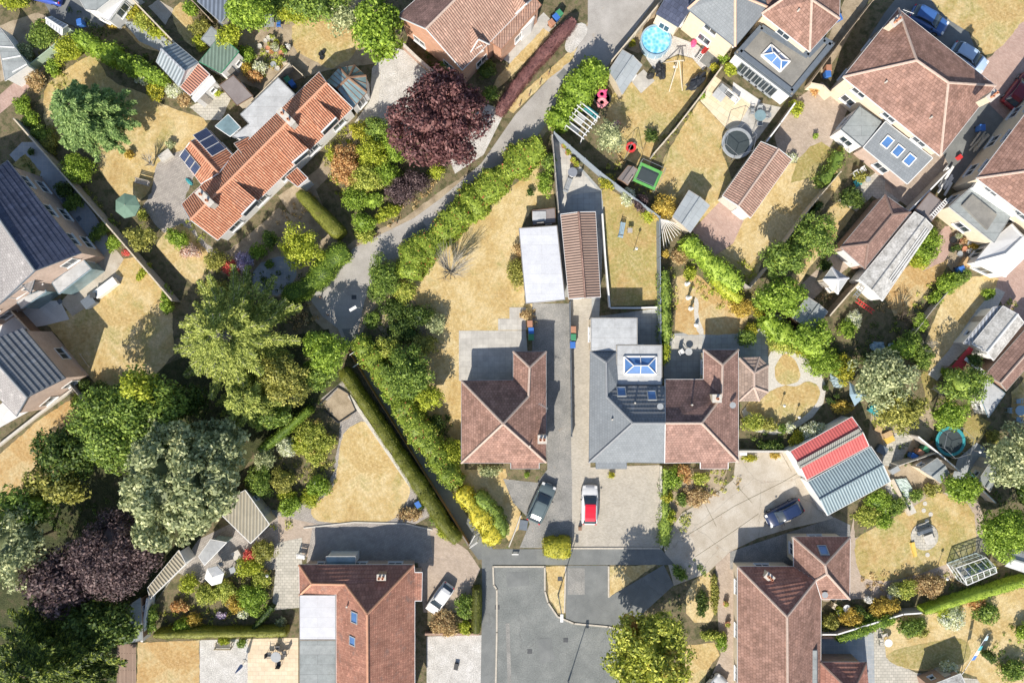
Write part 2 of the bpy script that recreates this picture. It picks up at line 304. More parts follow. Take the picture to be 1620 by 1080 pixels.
L = [lawn('lawn_straw', .22), lawn('lawn_patchy', .40), lawn('lawn_greener', 1.0, .9), lawn('lawn_orange', .05, .88, warm=1.1), lawn('lawn_brown', .05, .8)]
M = dict(
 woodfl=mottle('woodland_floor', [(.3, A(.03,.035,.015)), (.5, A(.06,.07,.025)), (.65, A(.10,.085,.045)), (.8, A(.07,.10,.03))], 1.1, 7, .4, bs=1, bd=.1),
 soil=mottle('garden_soil', [(.28, A(.06,.05,.03)), (.42, A(.11,.11,.05)), (.55, A(.21,.165,.10)), (.68, A(.12,.16,.05))], 1.3, 12, .35, bs=1, bd=.08),
 drysoil=mottle('dry_soil', [(.3, A(.22,.17,.11)), (.5, A(.36,.29,.20)), (.7, A(.46,.38,.27))], .8, 14, .28, bs=.8, bd=.05),
 lane=mottle('lane_surface', [(.3, A(.30,.28,.255)), (.5, A(.37,.35,.32)), (.7, A(.45,.425,.395))], .45, 12, .22, bs=.5, stain=((.40,.32,.22), .5, .62)),
 gravel=mottle('pale_gravel', [(.3, A(.40,.38,.35)), (.5, A(.52,.50,.46)), (.7, A(.62,.60,.57))], .9, 9, .38, bs=1, bd=.05),
 asphalt=mottle('asphalt', [(.3, A(.145,.155,.148)), (.5, A(.19,.20,.19)), (.7, A(.25,.258,.242))], .35, 8, .26, bs=.4, stain=((.15,.16,.155), .9, .64), crack=.35),
 asphalt2=mottle('asphalt_dark', [(.3, A(.14,.148,.145)), (.5, A(.18,.188,.182)), (.7, A(.23,.238,.228))], .4, 16, .2, bs=.4, stain=((.26,.25,.23), .8, .66), crack=.5),
 drive=mottle('drive_tarmac_worn', [(.3, A(.18,.178,.165)), (.5, A(.25,.245,.228)), (.7, A(.33,.315,.285))], .5, 8, .28, bs=.5, stain=((.33,.27,.2), .6, .64), crack=.4),
 concrete=mottle('concrete_drive', [(.3, A(.36,.31,.24)), (.5, A(.45,.40,.325)), (.7, A(.54,.50,.43))], .5, 12, .2, bs=.3, stain=((.33,.25,.18), .8, .6), crack=.25),
 kerb=plain('kerb_stone', (.52,.47,.39), .85, sc_=5, dirt=.2),
 patio=brick('patio_pale_slabs', (.44,.42,.38), (.51,.49,.44), (.38,.36,.32), .6, .6, .012, off=0, va=.2, weather=((.36,.34,.29), .7, .62)),
 patiog=brick('patio_grey_slabs', (.33,.34,.33), (.38,.39,.38), (.25,.25,.24), .6, .6, .014, off=0, va=.2, weather=((.26,.26,.23), .8, .62)),
 patiob=brick('patio_buff_slabs', (.62,.50,.35), (.68,.57,.42), (.50,.40,.28), .6, .45, .012, off=.5, rot=0),
 patiod=brick('patio_blue_slabs', (.30,.33,.35), (.36,.38,.40), (.42,.42,.40), .5, .5, .02, off=0),
 block=brick('block_paving_beige', (.40,.365,.30), (.50,.46,.39), (.34,.31,.26), .2, .1, .008, off=.5, va=.12),
 blockr=brick('block_paving_brown', (.40,.32,.25), (.50,.41,.33), (.32,.26,.2), .2, .1, .008, off=.5, rot=30, va=.18),
 blockred=brick('block_paving_red', (.42,.28,.23), (.50,.36,.30), (.33,.24,.2), .2, .1, .008, off=.5, rot=40, va=.15),
 cobble=brick('cobbled_paving_grey', (.34,.31,.28), (.46,.42,.37), (.22,.2,.18), .22, .16, .02, rot=20, va=.2),
 setts=brick('paving_patchwork', (.42,.40,.34), (.52,.49,.42), (.30,.28,.24), .45, .3, .02, rot=0, va=.15),
 deck=brick('decking_boards', (.30,.21,.16), (.36,.26,.20), (.10,.07,.05), 3.5, .14, .02, rot=90, va=.12),
 deckp=brick('sandstone_flags', (.66,.55,.37), (.72,.62,.45), (.5,.4,.26), .9, .6, .012, rot=35, va=.1),
 porc=brick('porcelain_patio', (.60,.585,.56), (.66,.65,.63), (.5,.49,.47), .9, .6, .008, rot=37, off=0, va=.06),
 render=plain('white_render', (.70,.69,.67), .8, dirt=.07), cream=plain('cream_render', (.64,.55,.42), .85, dirt=.1),
 magn=plain('magnolia_render', (.68,.58,.43), .85, dirt=.1),
 white=plain('white_upvc', (.70,.70,.69), .4, dirt=.06), whitep=plain('white_paint', (.78,.77,.74), .6, dirt=.1),
 brickr=brick('brick_orange', (.50,.22,.12), (.58,.29,.17), (.45,.36,.3), .225, .075, .012, uv=True),
 brickp=brick('brick_pink', (.46,.32,.25), (.54,.40,.32), (.5,.43,.38), .225, .075, .012, uv=True),
 bricko=brick('brick_brown', (.34,.19,.13), (.42,.25,.18), (.4,.34,.29), .225, .075, .012, uv=True),
 t_pink=tiles('tiles_weathered_pink', (.275,.16,.122), (.375,.225,.178), weather=((.40,.34,.29), 1.6, .64), va=.24),
 t_pink2=tiles('tiles_rose_brown', (.285,.172,.138), (.37,.23,.188), weather=((.20,.14,.12), .8, .58), va=.24),
 t_red=tiles('tiles_orange_red', (.36,.17,.12), (.46,.235,.165), weather=((.20,.14,.12), .8, .54), row=.2, wd=.17, va=.22),
 t_stripe=tiles('tiles_red_coursed', (.36,.17,.125), (.43,.215,.16), row=.45, bs=.3, va=.2),
 t_brown=tiles('tiles_brown', (.25,.155,.125), (.33,.21,.17), weather=((.17,.12,.10), 1.2, .6)),
 t_choc_shade=tiles('tiles_brown_shaded', (.20,.125,.11), (.29,.18,.155), row=.3, va=.26),  # darker brown copy: shade of the averted slopes put into the tile colour
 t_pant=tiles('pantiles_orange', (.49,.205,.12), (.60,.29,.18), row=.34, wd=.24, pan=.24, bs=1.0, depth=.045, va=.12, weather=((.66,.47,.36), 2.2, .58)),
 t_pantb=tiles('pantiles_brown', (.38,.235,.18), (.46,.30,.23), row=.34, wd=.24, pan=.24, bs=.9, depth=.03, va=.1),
 t_slate=tiles('tiles_slate_grey', (.21,.23,.245), (.24,.26,.275), row=.3, wd=.28, va=.07, bs=.5, dark=.75, weather=None),
 t_dark=tiles('tiles_navy', (.06,.072,.115), (.085,.098,.15), row=.5, wd=.4, bs=.3, va=.15),
 t_greyp=tiles('tiles_grey_buff', (.33,.31,.30), (.38,.36,.345), row=.3, bs=.7, va=.1),
 t_char=tiles('tiles_charcoal', (.19,.20,.215), (.23,.24,.25), row=.5, bs=.3, va=.12),
 t_conv=tiles('tiles_taupe', (.31,.235,.19), (.37,.285,.235), row=.33, va=.1),
 felt=brick('roof_felt_pale', (.43,.44,.44), (.47,.48,.48), (.36,.36,.35), 7, 1.0, .02, weather=((.33,.33,.31), .7, .6), va=.2, bs=.2),
 feltw=brick('roof_felt_white', (.54,.55,.575), (.585,.595,.62), (.49,.49,.50), 9, 1.0, .02, weather=((.52,.52,.52), .8, .62), va=.10, bs=.2),
 feltg=brick('roof_felt_grey', (.27,.295,.29), (.31,.33,.325), (.20,.21,.21), 8, 1.0, .02, weather=((.2,.2,.185), .9, .6), va=.22, bs=.3),
 feltd=mottle('roof_felt_stained', [(.3, A(.17,.165,.15)), (.5, A(.25,.24,.215)), (.7, A(.34,.32,.27))], .35, 12, .12, bs=.3, stain=((.42,.35,.27), .3, .66)),
 feltsh=brick('roof_felt_shingle', (.33,.36,.37), (.38,.41,.42), (.26,.28,.29), 1.2, 1.0, .02, uv=True, va=.1),
 feltbr=mottle('roof_felt_brown', [(.3, A(.19,.16,.15)), (.5, A(.23,.20,.19)), (.7, A(.28,.245,.23))], .5, 14, .1, bs=.3),
 asbestos=mottle('cement_sheet_lichen', [(.32, A(.26,.25,.23)), (.5, A(.45,.44,.41)), (.66, A(.56,.55,.52))], 1.2, 5, .3, bs=.5),
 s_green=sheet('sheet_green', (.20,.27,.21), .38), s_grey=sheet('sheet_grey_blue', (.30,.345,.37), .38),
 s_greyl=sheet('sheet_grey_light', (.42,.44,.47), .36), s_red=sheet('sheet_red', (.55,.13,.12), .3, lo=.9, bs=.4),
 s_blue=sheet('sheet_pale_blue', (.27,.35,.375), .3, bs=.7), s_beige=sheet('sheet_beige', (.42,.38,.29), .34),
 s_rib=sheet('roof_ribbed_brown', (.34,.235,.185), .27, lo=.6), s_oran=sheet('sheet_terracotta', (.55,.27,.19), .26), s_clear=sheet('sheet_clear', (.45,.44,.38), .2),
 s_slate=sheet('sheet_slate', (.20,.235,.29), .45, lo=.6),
 ridge=plain('ridge_tiles', (.52,.40,.33), .85, sc_=6, dirt=.2), ridged=plain('ridge_tiles_dark', (.25,.17,.14), .85), ridgeg=plain('ridge_tiles_grey', (.27,.28,.29), .8),
 ridgeo=plain('ridge_tiles_orange', (.62,.32,.2), .85), ridgep=plain('ridge_tiles_peach', (.66,.44,.32), .85),
 glass_sky=glass('glass_roof_sky', (.07,.17,.38), .3), glassd=glass('window_glass', (.03,.045,.06)), glassc=glass('glass_conservatory', (.20,.29,.31), .15),  # roof glass blue: the sky's reflection put into its base colour
 solar=brick('solar_cells', (.035,.05,.10), (.045,.06,.12), (.10,.12,.17), .16, .16, .01, uv=True, off=0, rough=.2, bs=0),
 wood=brick('fence_boards', (.36,.29,.21), (.44,.36,.27), (.18,.14,.1), .14, 3, .012, uv=True, off=0), woodg=plain('timber_grey', (.40,.37,.33), .9, sc_=5, dirt=.2),
 fenceg=plain('fence_grey', (.27,.31,.35), .7), fencegr=plain('fence_green', (.42,.52,.40), .8), woodp=plain('timber_pale', (.58,.50,.38), .85, dirt=.15),
 woodb=plain('timber_brown', (.28,.17,.11), .85, dirt=.2), metal=plain('galvanised', (.45,.46,.47), .4, metal=.6), dmetal=plain('dark_metal', (.06,.065,.07), .5),
 black=plain('black_plastic', (.025,.027,.03), .5), rubber=plain('rubber', (.03,.03,.03), .9), anth=plain('anthracite', (.13,.155,.185), .6),
 blue=plain('blue_plastic', (.05,.16,.48), .45), cyan=plain('teal_vinyl', (.05,.31,.34), .5), brownp=plain('brown_plastic', (.42,.21,.13), .5), greenp=plain('green_plastic', (.06,.25,.13), .5),
 lgreen=plain('lime_plastic', (.13,.40,.10), .45), pink=plain('pink_vinyl', (.75,.10,.25), .4), magenta=plain('magenta_plastic', (.62,.08,.55), .4), red=plain('red_plastic', (.62,.05,.05), .5),
 lpink=plain('pale_pink_vinyl', (.8,.32,.35), .4), terra=plain('terracotta', (.52,.24,.14), .85), stone=plain('pale_stone', (.55,.52,.46), .9, sc_=5, dirt=.2),
 pgreen=plain('green_canvas', (.15,.24,.18), .9), pwhite=plain('white_canvas', (.80,.79,.76), .9, dirt=.05), pool=None, water=None,
 net=plain('trampoline_mat', (.045,.06,.065), .8), poly=plain('grey_plastic', (.33,.35,.36), .5), tarp=plain('black_tarp', (.03,.035,.045), .35),
 yellow=plain('yellow_plastic', (.65,.45,.10), .6), bluegrey=plain('blue_grey_cover', (.30,.42,.50), .6), gold=plain('cardboard', (.50,.34,.18), .9),
)
def poolmat():
    m, t, b, o = newmat('pool_water'); v = coords(t)
    c = ramp(t, nd(t, 'TexVoronoi', {'Vector': v, 'Scale': 2.6}).outputs[0], [(.1, A(.10,.42,.66)), (.5, A(.22,.58,.78)), (.9, A(.5,.76,.86))])
    finish(t, b, c, .08, noise(t, v, 4, 3), .5, .05, spec=.6); return m
M['pool'] = poolmat()
M['water'] = mottle('green_liner', [(.3, A(.30,.38,.33)), (.5, A(.42,.50,.45)), (.7, A(.55,.62,.58))], 1.5, 9, .3)
# ------------------------------------------------------------ ground sheets
_gi = [0]
def smooth_px(pts, n=2):
    for _ in range(n):
        q = []
        for i in range(len(pts)):
            a, b = pts[i], pts[(i+1) % len(pts)]
            q += [(a[0]*.75+b[0]*.25, a[1]*.75+b[1]*.25), (a[0]*.25+b[0]*.75, a[1]*.25+b[1]*.75)]
        pts = q
    return pts
def ground(name, mat, pts, lvl, sm=0, rag=0):
    _gi[0] += 1
    if sm: pts = smooth_px(pts, sm)
    if name in ('lawn', 'flower_bed', 'yard', 'verge') and not rag: rag = .8
    if rag:      # ragged organic outline
        rs = random.Random(len(pts) + int(pts[0][0])); q = []
        for i in range(len(pts)):
            a, b = pts[i], pts[(i+1) % len(pts)]; d = math.dist(a, b); n = max(1, int(d/5))
            for k in range(n):
                t = k/n; q.append((a[0]+(b[0]-a[0])*t + rs.uniform(-rag, rag), a[1]+(b[1]-a[1])*t + rs.uniform(-rag, rag)))
        pts = q
    z = .004*lvl + (_gi[0] % 7)*.0005
    mb = MB(); mb.poly([P(x, y, 0) + Vector((0, 0, z)) for x, y in pts])
    a = sum(pts[i][0]*pts[(i+1) % len(pts)][1] - pts[(i+1) % len(pts)][0]*pts[i][1] for i in range(len(pts)))
    if a > 0: mb.f = [f[::-1] for f in mb.f]
    me_mat = M.get(mat, mat) if isinstance(mat, str) else mat
    return mb.solo(name, me_mat, None, None, kind='structure')
def slab(name, mat, pts, z0, z1, label, cat, mt=None, group=None):   # raised solid with pixel outline seen at z1
    mb = MB(); mb.prism([tuple(P(x, y, z1))[:2] for x, y in pts], z0, z1, 0, 1 if mt else None)
    return mb.solo(name, [mat, mt] if mt else mat, label, cat, group)

# ------------------------------------------------------------ houses
def inset(poly, d):
    n = len(poly); a = sum(poly[i][0]*poly[(i+1) % n][1] - poly[(i+1) % n][0]*poly[i][1] for i in range(n))
    s = 1 if a > 0 else -1; out = []
    for i in range(n):
        p0, p1, p2 = [Vector(poly[(i+k) % n][:2]) for k in (-1, 0, 1)]
        e1 = (p1-p0).normalized(); e2 = (p2-p1).normalized()
        n1 = Vector((-e1.y, e1.x))*s; n2 = Vector((-e2.y, e2.x))*s
        b = n1 + n2
        if b.length < .05: b = n1
        k = d / max(.35, b.normalized().dot(n1)); q = p1 + b.normalized()*k
        out.append((q.x, q.y))
    return out
class House: pass
COURSE = {'tiles_charcoal': (.5,.075), 'tiles_red_coursed': (.42,.055), 'tiles_navy': (.5,.018), 'tiles_taupe': (.4,.05)}
def building(name, label, cat, faces, outline, mroof, mwall, mridge=None, mgut=None, ov=.35, windows=True, wz=(.9, 2.1), group=None, floors=1, thick=.14, wmat=None, skipwin=(), ridges=True, doorat=None):
    """faces: list of (matindex, [(x,y,z) world]) ; outline: eave polygon, world, with gable apexes included"""
    h = House(); mroof = mroof if isinstance(mroof, list) else [mroof]
    cx = sum(p[0] for p in outline)/len(outline); cy = sum(p[1] for p in outline)/len(outline)
    h.root = thing(name, label, cat, (cx, cy, 0), 0, group); h.faces = []
    mb = MB(); key = {}; ed = {}
    for mi, f in faces:
        vs = [Vector(p) for p in f]
        nn = Vector((0, 0, 0))
        for i in range(len(vs)): nn += (vs[i]-vs[0]).cross(vs[(i+1) % len(vs)]-vs[0])
        if nn.z < 0: vs = vs[::-1]; nn = -nn
        nn.normalize(); h.faces.append((vs, nn))
        idx = []
        for p in vs:
            k = (round(p.x, 2), round(p.y, 2), round(p.z, 2))
            if k not in key: key[k] = len(mb.v); mb.v.append(tuple(p))
            idx.append(key[k])
        mb.f.append(idx); mb.m.append(mi)
        for i in range(len(idx)): ed.setdefault(frozenset((idx[i], idx[(i+1) % len(idx)])), []).append(len(h.faces)-1)
    rm_ = mb
    if any(m.name in COURSE for m in mroof):
        rm_ = MB()
        for (vs, nn), (mi, _) in zip(h.faces, faces):
            cz = COURSE.get(mroof[mi].name)
            if not cz or nn.z > .985: rm_.poly(vs, mi); continue
            row, stp = cz; u = Vector((-nn.y, nn.x, 0)).normalized(); v = nn.cross(u); v0 = min(p.dot(v) for p in vs); v1 = max(p.dot(v) for p in vs); k = 0
            while v0 + k*row < v1 - 1e-3:
                lo, hi = v0+k*row, v0+(k+1)*row; pl = vs
                for lim, sg in ((lo, 1), (hi, -1)):
                    o2 = []
                    for i in range(len(pl)):
                        a, c = pl[i], pl[(i+1) % len(pl)]; da, dc = (a.dot(v)-lim)*sg, (c.dot(v)-lim)*sg
                        if da >= 0: o2.append(a)
                        if (da > 1e-6 and dc < -1e-6) or (da < -1e-6 and dc > 1e-6): o2.append(a.lerp(c, da/(da-dc)))
                    pl = o2
                    if len(pl) < 3: break
                if len(pl) >= 3:
                    up = [p + nn*stp*(1-(p.dot(v)-lo)/row) + nn*.004 for p in pl]; rm_.poly(up, mi)
                    bt = [(p, q) for p, q in zip(pl, up) if abs(p.dot(v)-lo) < 1e-4]
                    if len(bt) >= 2:
                        bt.sort(key=lambda t: t[0].dot(u)); (p, pu), (q, qu) = bt[0], bt[-1]; rm_.poly([p - nn*.02, q - nn*.02, qu, pu], mi)
                k += 1
    h.roof = rm_.build('roof', mroof, h.root)
    # eave boards and gutters along open edges, ridge tiles along convex edges
    gb, rb = MB(), MB()
    for e, fs in ed.items():
        if len(e) < 2: continue
        i, j = tuple(e); p, q = Vector(mb.v[i]), Vector(mb.v[j])
        if len(fs) == 1:
            gb.bar(p - Vector((0, 0, thick/2)), q - Vector((0, 0, thick/2)), .07, thick)
        elif len(fs) == 2 and ridges:
            n1, n2 = h.faces[fs[0]][1], h.faces[fs[1]][1]
            if n1.dot(n2) < .985:
                c2 = sum(h.faces[fs[1]][0], Vector())/len(h.faces[fs[1]][0])
                if (c2 - p).dot(n1) < 0: rb.tube(p + Vector((0, 0, .03)), q + Vector((0, 0, .03)), .125, n=6)
    gb.build('gutter', mgut or M['white'], h.root)
    if rb.f: rb.build('ridge_tiles', mridge or M['ridge'], h.root)
    # walls
    ins = inset(outline, ov); n = len(ins); wb = MB(); h.walls = []
    zs = [p[2] - .06 for p in outline]; base = min(zs)
    a = sum(ins[i][0]*ins[(i+1) % n][1] - ins[(i+1) % n][0]*ins[i][1] for i in range(n))
    rngi = range(n)
    for i in rngi:
        j = (i+1) % n; p, q = ins[i], ins[j]
        if a < 0: quad = [(q[0], q[1], 0), (p[0], p[1], 0), (p[0], p[1], zs[i]), (q[0], q[1], zs[j])]
        else: quad = [(p[0], p[1], 0), (q[0], q[1], 0), (q[0], q[1], zs[j]), (p[0], p[1], zs[i])]
        wb.poly(quad); h.walls.append((Vector(quad[0]), Vector(quad[1]), min(zs[i], zs[j])))
    h.wall = wb.build('wall', mwall, h.root)
    if windows:
        for wi, (p, q, zt) in enumerate(h.walls):
            if wi in skipwin: continue
            Lw = (q-p).length
            if Lw < 2.0: continue
            k = max(1, int(Lw/3.4))
            for fl in range(floors):
                for c in range(k):
                    t = (c+.5)/k; z0 = wz[0] + fl*2.5; z1 = min(wz[1] + fl*2.5, zt - .15)
                    if z1 - z0 < .4: continue
                    ww = min(1.5, Lw/k*.5)
                    if doorat and (wi, c) in doorat and fl == 0: door(h, p.lerp(q, t), (q-p).normalized(), .95)
                    else: window(h, p.lerp(q, t), (q-p).normalized(), ww, z0, z1)
    return h
def window(h, c, u, ww, z0, z1, mat=None):
    n = Vector((u.y, -u.x, 0)); fb = MB(); c = Vector((c.x, c.y, 0)); zc = (z0+z1)/2; hh = z1-z0
    for s in (-1, 1): fb.ob(c + u*s*(ww/2-.035) + n*.02 + Vector((0, 0, zc)), u*.035, n*.05, (0, 0, hh/2))
    for z in (z0+.035, z1-.035): fb.ob(c + n*.021 + Vector((0, 0, z)), u*(ww/2-.07), n*.05, (0, 0, .035))
    if ww > .9: fb.ob(c + n*.022 + Vector((0, 0, zc)), u*.03, n*.045, (0, 0, hh/2-.07))
    f = fb.build('window', mat or M['white'], h.root)
    s = MB(); s.ob(c + n*.09 + Vector((0, 0, z0-.03)), u*(ww/2+.06), n*.10, (0, 0, .028)); s.build('sill', mat or M['white'], f)
    g = MB(); g.ob(c + n*.02 + Vector((0, 0, zc)), u*(ww/2-.07), n*.012, (0, 0, hh/2-.07)); g.build('pane', M['glassd'], f)
    return f
def door(h, c, u, ww=.95, mat=None):
    n = Vector((u.y, -u.x, 0)); c = Vector((c.x, c.y, 0)); b = MB()
    b.ob(c + n*.03 + Vector((0, 0, 1.02)), u*ww/2, n*.04, (0, 0, 1.0)); d = b.build('door', mat or M['white'], h.root)
    g = MB(); g.ob(c + n*.075 + u*ww*.33 + Vector((0, 0, 1.0)), u*.02, n*.03, (0, 0, .09)); g.build('handle', M['metal'], d)
def hit(h, x, y):
    o = Vector((0, 0, CAMH)); d = (P(x, y, 0) - o).normalized(); best = None
    for vs, n in h.faces:
        t = (vs[0]-o).dot(n)/d.dot(n); p = o + d*t
        ins_ = False; k = len(vs)
        for i in range(k):
            a, b = vs[i], vs[(i+1) % k]
            if (a.y > p.y) != (b.y > p.y) and p.x < (b.x-a.x)*(p.y-a.y)/(b.y-a.y)+a.x: ins_ = not ins_
        if ins_ and (best is None or p.z > best[0].z): best = (p, n)
    if best is None:
        vs, n = h.faces[0]; return P(x, y, vs[0].z), Vector((0, 0, 1))
    return best
def uvn(n, ang=None):
    if n.z > .99:
        a = R(ang or 0); return Vector((math.cos(a), math.sin(a), 0)), Vector((-math.sin(a), math.cos(a), 0))
    u = Vector((-n.y, n.x, 0)).normalized(); return u, n.cross(u)
def skylight(h, x, y, wx=.8, wy=1.0, ang=None, mf=None, mg=None, lift=.17):
    p, n = hit(h, x, y); u, v = uvn(n, ang); b = MB()
    for s in (-1, 1):
        b.ob(p + u*s*(wx/2+.04) + n*lift/2, u*.045, v*(wy/2+.08), n*lift/2)
        b.ob(p + v*s*(wy/2+.04) + n*lift/2, u*wx/2*.999, v*.045, n*lift/2*1.03)
    f = b.build('skylight', mf or M['poly'], h.root); g = MB(); g.ob(p + n*lift*.4, u*wx/2, v*wy/2, n*lift*.25); g.build('pane', mg or M['glass_sky'], f); return f
def solar(h, x, y, nx=3, ww=1.0, hh=1.7, ang=None, frame=None):
    p, n = hit(h, x, y); u, v = uvn(n, ang)
    for i in range(nx):
        c = p + u*(i-(nx-1)/2)*(ww+.03) + n*.11; b = MB(); b.ob(c, u*ww/2, v*hh/2, n*.025)
        pn = b.build('solar_panel', frame or M['whitep'], h.root); g = MB(); g.ob(c + n*.028, u*(ww/2-.035), v*(hh/2-.035), n*.004); g.build('pane', M['solar'], pn)
def chimney(h, x, y, dx=.9, dy=.6, ang=0, top=1.0, pots=2, mat=None, zt=None):
    p, n = hit(h, x, y); z1 = zt or (p.z + top); b = MB(); a = R(ang)
    q = Vector((p.x, p.y, 0)); b.box((q.x, q.y, (p.z-.5+z1)/2), (dx, dy, z1-p.z+.5), a)
    c = b.build('chimney', mat or M['bricko'], h.root)
    cp = MB(); cp.box((q.x, q.y, z1+.05), (dx+.12, dy+.12, .10), a); cp.build('chimney_cap', M['stone'], c)
    for i in range(pots):
        t = (i-(pots-1)/2)*dx/max(1, pots)*.9; pb = MB()
        pb.lathe((q.x+math.cos(a)*t, q.y+math.sin(a)*t, z1+.1), [(.13, 0), (.11, .3), (.14, .32), (.14, .38), (.09, .38), (.09, .1)], 10); pb.build('chimney_pot', M['terra'], c)
def aerial(h, x, y, ang=20):
    p, n = hit(h, x, y); b = MB(); t = p + Vector((0, 0, 1.3)); b.tube(p, t, .025, n=5); d = Vector((math.cos(R(ang)), math.sin(R(ang)), 0)); e = Vector((-d.y, d.x, 0))
    b.tube(t - d*.5, t + d*.6, .018, n=4)
    for k in range(6): b.tube(t + d*(-.4+k*.18) - e*.2, t + d*(-.4+k*.18) + e*.2, .01, n=4)
    b.build('aerial', M['metal'], h.root)
def dish(h, x, y, ang=200):
    p, n = hit(h, x, y); b = MB(); b.tube(p, p+Vector((0, 0, .35)), .03, n=5); c = p+Vector((0, 0, .4)); b.lathe(c, [(.03, -.05), (.2, -.02), (.32, .08)], 12); b.build('satellite_dish', M['poly'], h.root)
def vent(h, x, y, hh=.35):
    p, n = hit(h, x, y); b = MB(); b.tube(p, p+Vector((0, 0, hh)), .09, n=8); b.build('vent_pipe', M['stone'], h.root)
def rpx(pts, h): return [P(x, y, h) for x, y in pts]
def rect4(c4, he, kind, hr=0, axis=0, mono=None):
    """four eave corners in pixels -> faces, outline. ridge parallel to edge 0-1 if axis=0 else to 1-2"""
    a, b, c, d = [P(x, y, he) for x, y in c4]
    if axis: a, b, c, d = b, c, d, a
    if kind == 'flat': return [(0, [a, b, c, d])], [a, b, c, d]
    if kind == 'mono':
        c = Vector((c.x, c.y, hr)); d = Vector((d.x, d.y, hr)); return [(0, [a, b, c, d])], [a, b, c, d]
    m1 = (a+d)/2; m2 = (b+c)/2; m1.z = m2.z = hr
    if kind == 'gable': return [(0, [a, b, m2, m1]), (0, [c, d, m1, m2])], [a, b, m2, c, d, m1]
    k = min(.48, (a-d).length/2/(a-b).length); e1 = m1.lerp(m2, k); e2 = m2.lerp(m1, k)
    return [(0, [a, b, e2, e1]), (0, [b, c, e2]), (0, [c, d, e1, e2]), (0, [d, a, e1])], [a, b, c, d]
def shed(name, label, cat, c4, he, kind='gable', hr=None, axis=0, mroof=None, mwall=None, mridge=None, mgut=None, ov=.12, windows=False, group=None, **k):
    hr = hr or he + .6; fs, ol = rect4(c4, he, kind, hr, axis)
    h = building(name, label, cat, fs, ol, mroof or M['feltg'], mwall or M['woodp'], mridge or M['ridged'], mgut or M['woodg'], ov, windows, group=group, thick=.08, ridges=(kind in ('gable', 'hip')), **k)
    if name in ('shed', 'summer_house', 'playhouse', 'outbuilding') and not windows:
        best = max(h.walls, key=lambda wl: (wl[1]-wl[0]).length*.3 - ((wl[0]+wl[1])/2).xy.length*.2)
        p, q, zt = best; door(h, p.lerp(q, .3), (q-p).normalized(), .7, M['woodg'])
        if (q-p).length > 1.8: window(h, p.lerp(q, .72), (q-p).normalized(), .6, 1.0, min(1.6, zt-.15))
    if name == 'garage':
        # up-and-over door on the shorter wall nearest the camera axis
        ws = sorted(h.walls, key=lambda wl: (wl[1]-wl[0]).length)[:2]; p, q, zt = min(ws, key=lambda wl: ((wl[0]+wl[1])/2).xy.length)
        door(h, p.lerp(q, .5), (q-p).normalized(), min(2.3, (q-p).length*.8), M['white'])
    return h

# ------------------------------------------------------------ foliage
def quadmesh(name, C, T, B, extra=None, parent=None, mat=None, off=None):
    n = len(C); V = np.stack([C+T, C+B, C-T, C-B], 1).reshape(-1, 3)
    Fq = np.arange(4*n).reshape(-1, 4); 
    if extra is not None:
        ev, ef = extra; Fq = np.concatenate([Fq, ef + len(V)]); V = np.concatenate([V, ev])
    if off is not None: V = V - off
    me = bpy.data.meshes.new(name); nf = len(Fq)
    me.vertices.add(len(V)); me.vertices.foreach_set('co', V.astype(np.float32).ravel())
    me.loops.add(nf*4); me.loops.foreach_set('vertex_index', Fq.astype(np.int32).ravel())
    me.polygons.add(nf); me.polygons.foreach_set('loop_start', np.arange(0, nf*4, 4, dtype=np.int32)); me.polygons.foreach_set('loop_total', np.full(nf, 4, np.int32))
    me.update(calc_edges=True); me.validate()
    if mat: me.materials.append(mat)
    o = bpy.data.objects.new(name, me); col.objects.link(o)
    if parent is not None: o.parent = parent
    return o
def leafdirs(rng, N, size, tilt=.7, asp=.55, along=None):
    n = len(N); nn = N + rng.normal(0, tilt, (n, 3)); nn /= np.linalg.norm(nn, axis=1)[:, None] + 1e-9
    a = rng.normal(0, 1, (n, 3)) if along is None else along + rng.normal(0, .25, (n, 3))
    t = np.cross(nn, np.cross(a, nn)); t /= np.linalg.norm(t, axis=1)[:, None] + 1e-9
    b = np.cross(nn, t); s = (size*rng.uniform(.6, 1.35, n))[:, None]
    return t*s*.62, b*s*asp*.62
def lump(c, rx, ry, rz, rng, nu=14, nv=7, amp=.12):
    vs = []; 
    for j in range(nv+1):
        ph = -math.pi/2 + math.pi*j/nv
        for i in range(nu):
            th = 2*math.pi*i/nu; k = 1 + rng.uniform(-amp, amp)
            vs.append((c[0]+rx*k*math.cos(ph)*math.cos(th), c[1]+ry*k*math.cos(ph)*math.sin(th), c[2]+rz*k*math.sin(ph)))
    fs = [[j*nu+i, j*nu+(i+1) % nu, (j+1)*nu+(i+1) % nu, (j+1)*nu+i] for j in range(nv) for i in range(nu)]
    return np.array(vs), np.array(fs)
def dome(rng, n, zmin=-.2):
    z = rng.uniform(zmin, 1, n); t = rng.uniform(0, 2*math.pi, n); r = np.sqrt(np.maximum(0, 1-z*z)); return np.stack([r*np.cos(t), r*np.sin(t), z], 1)
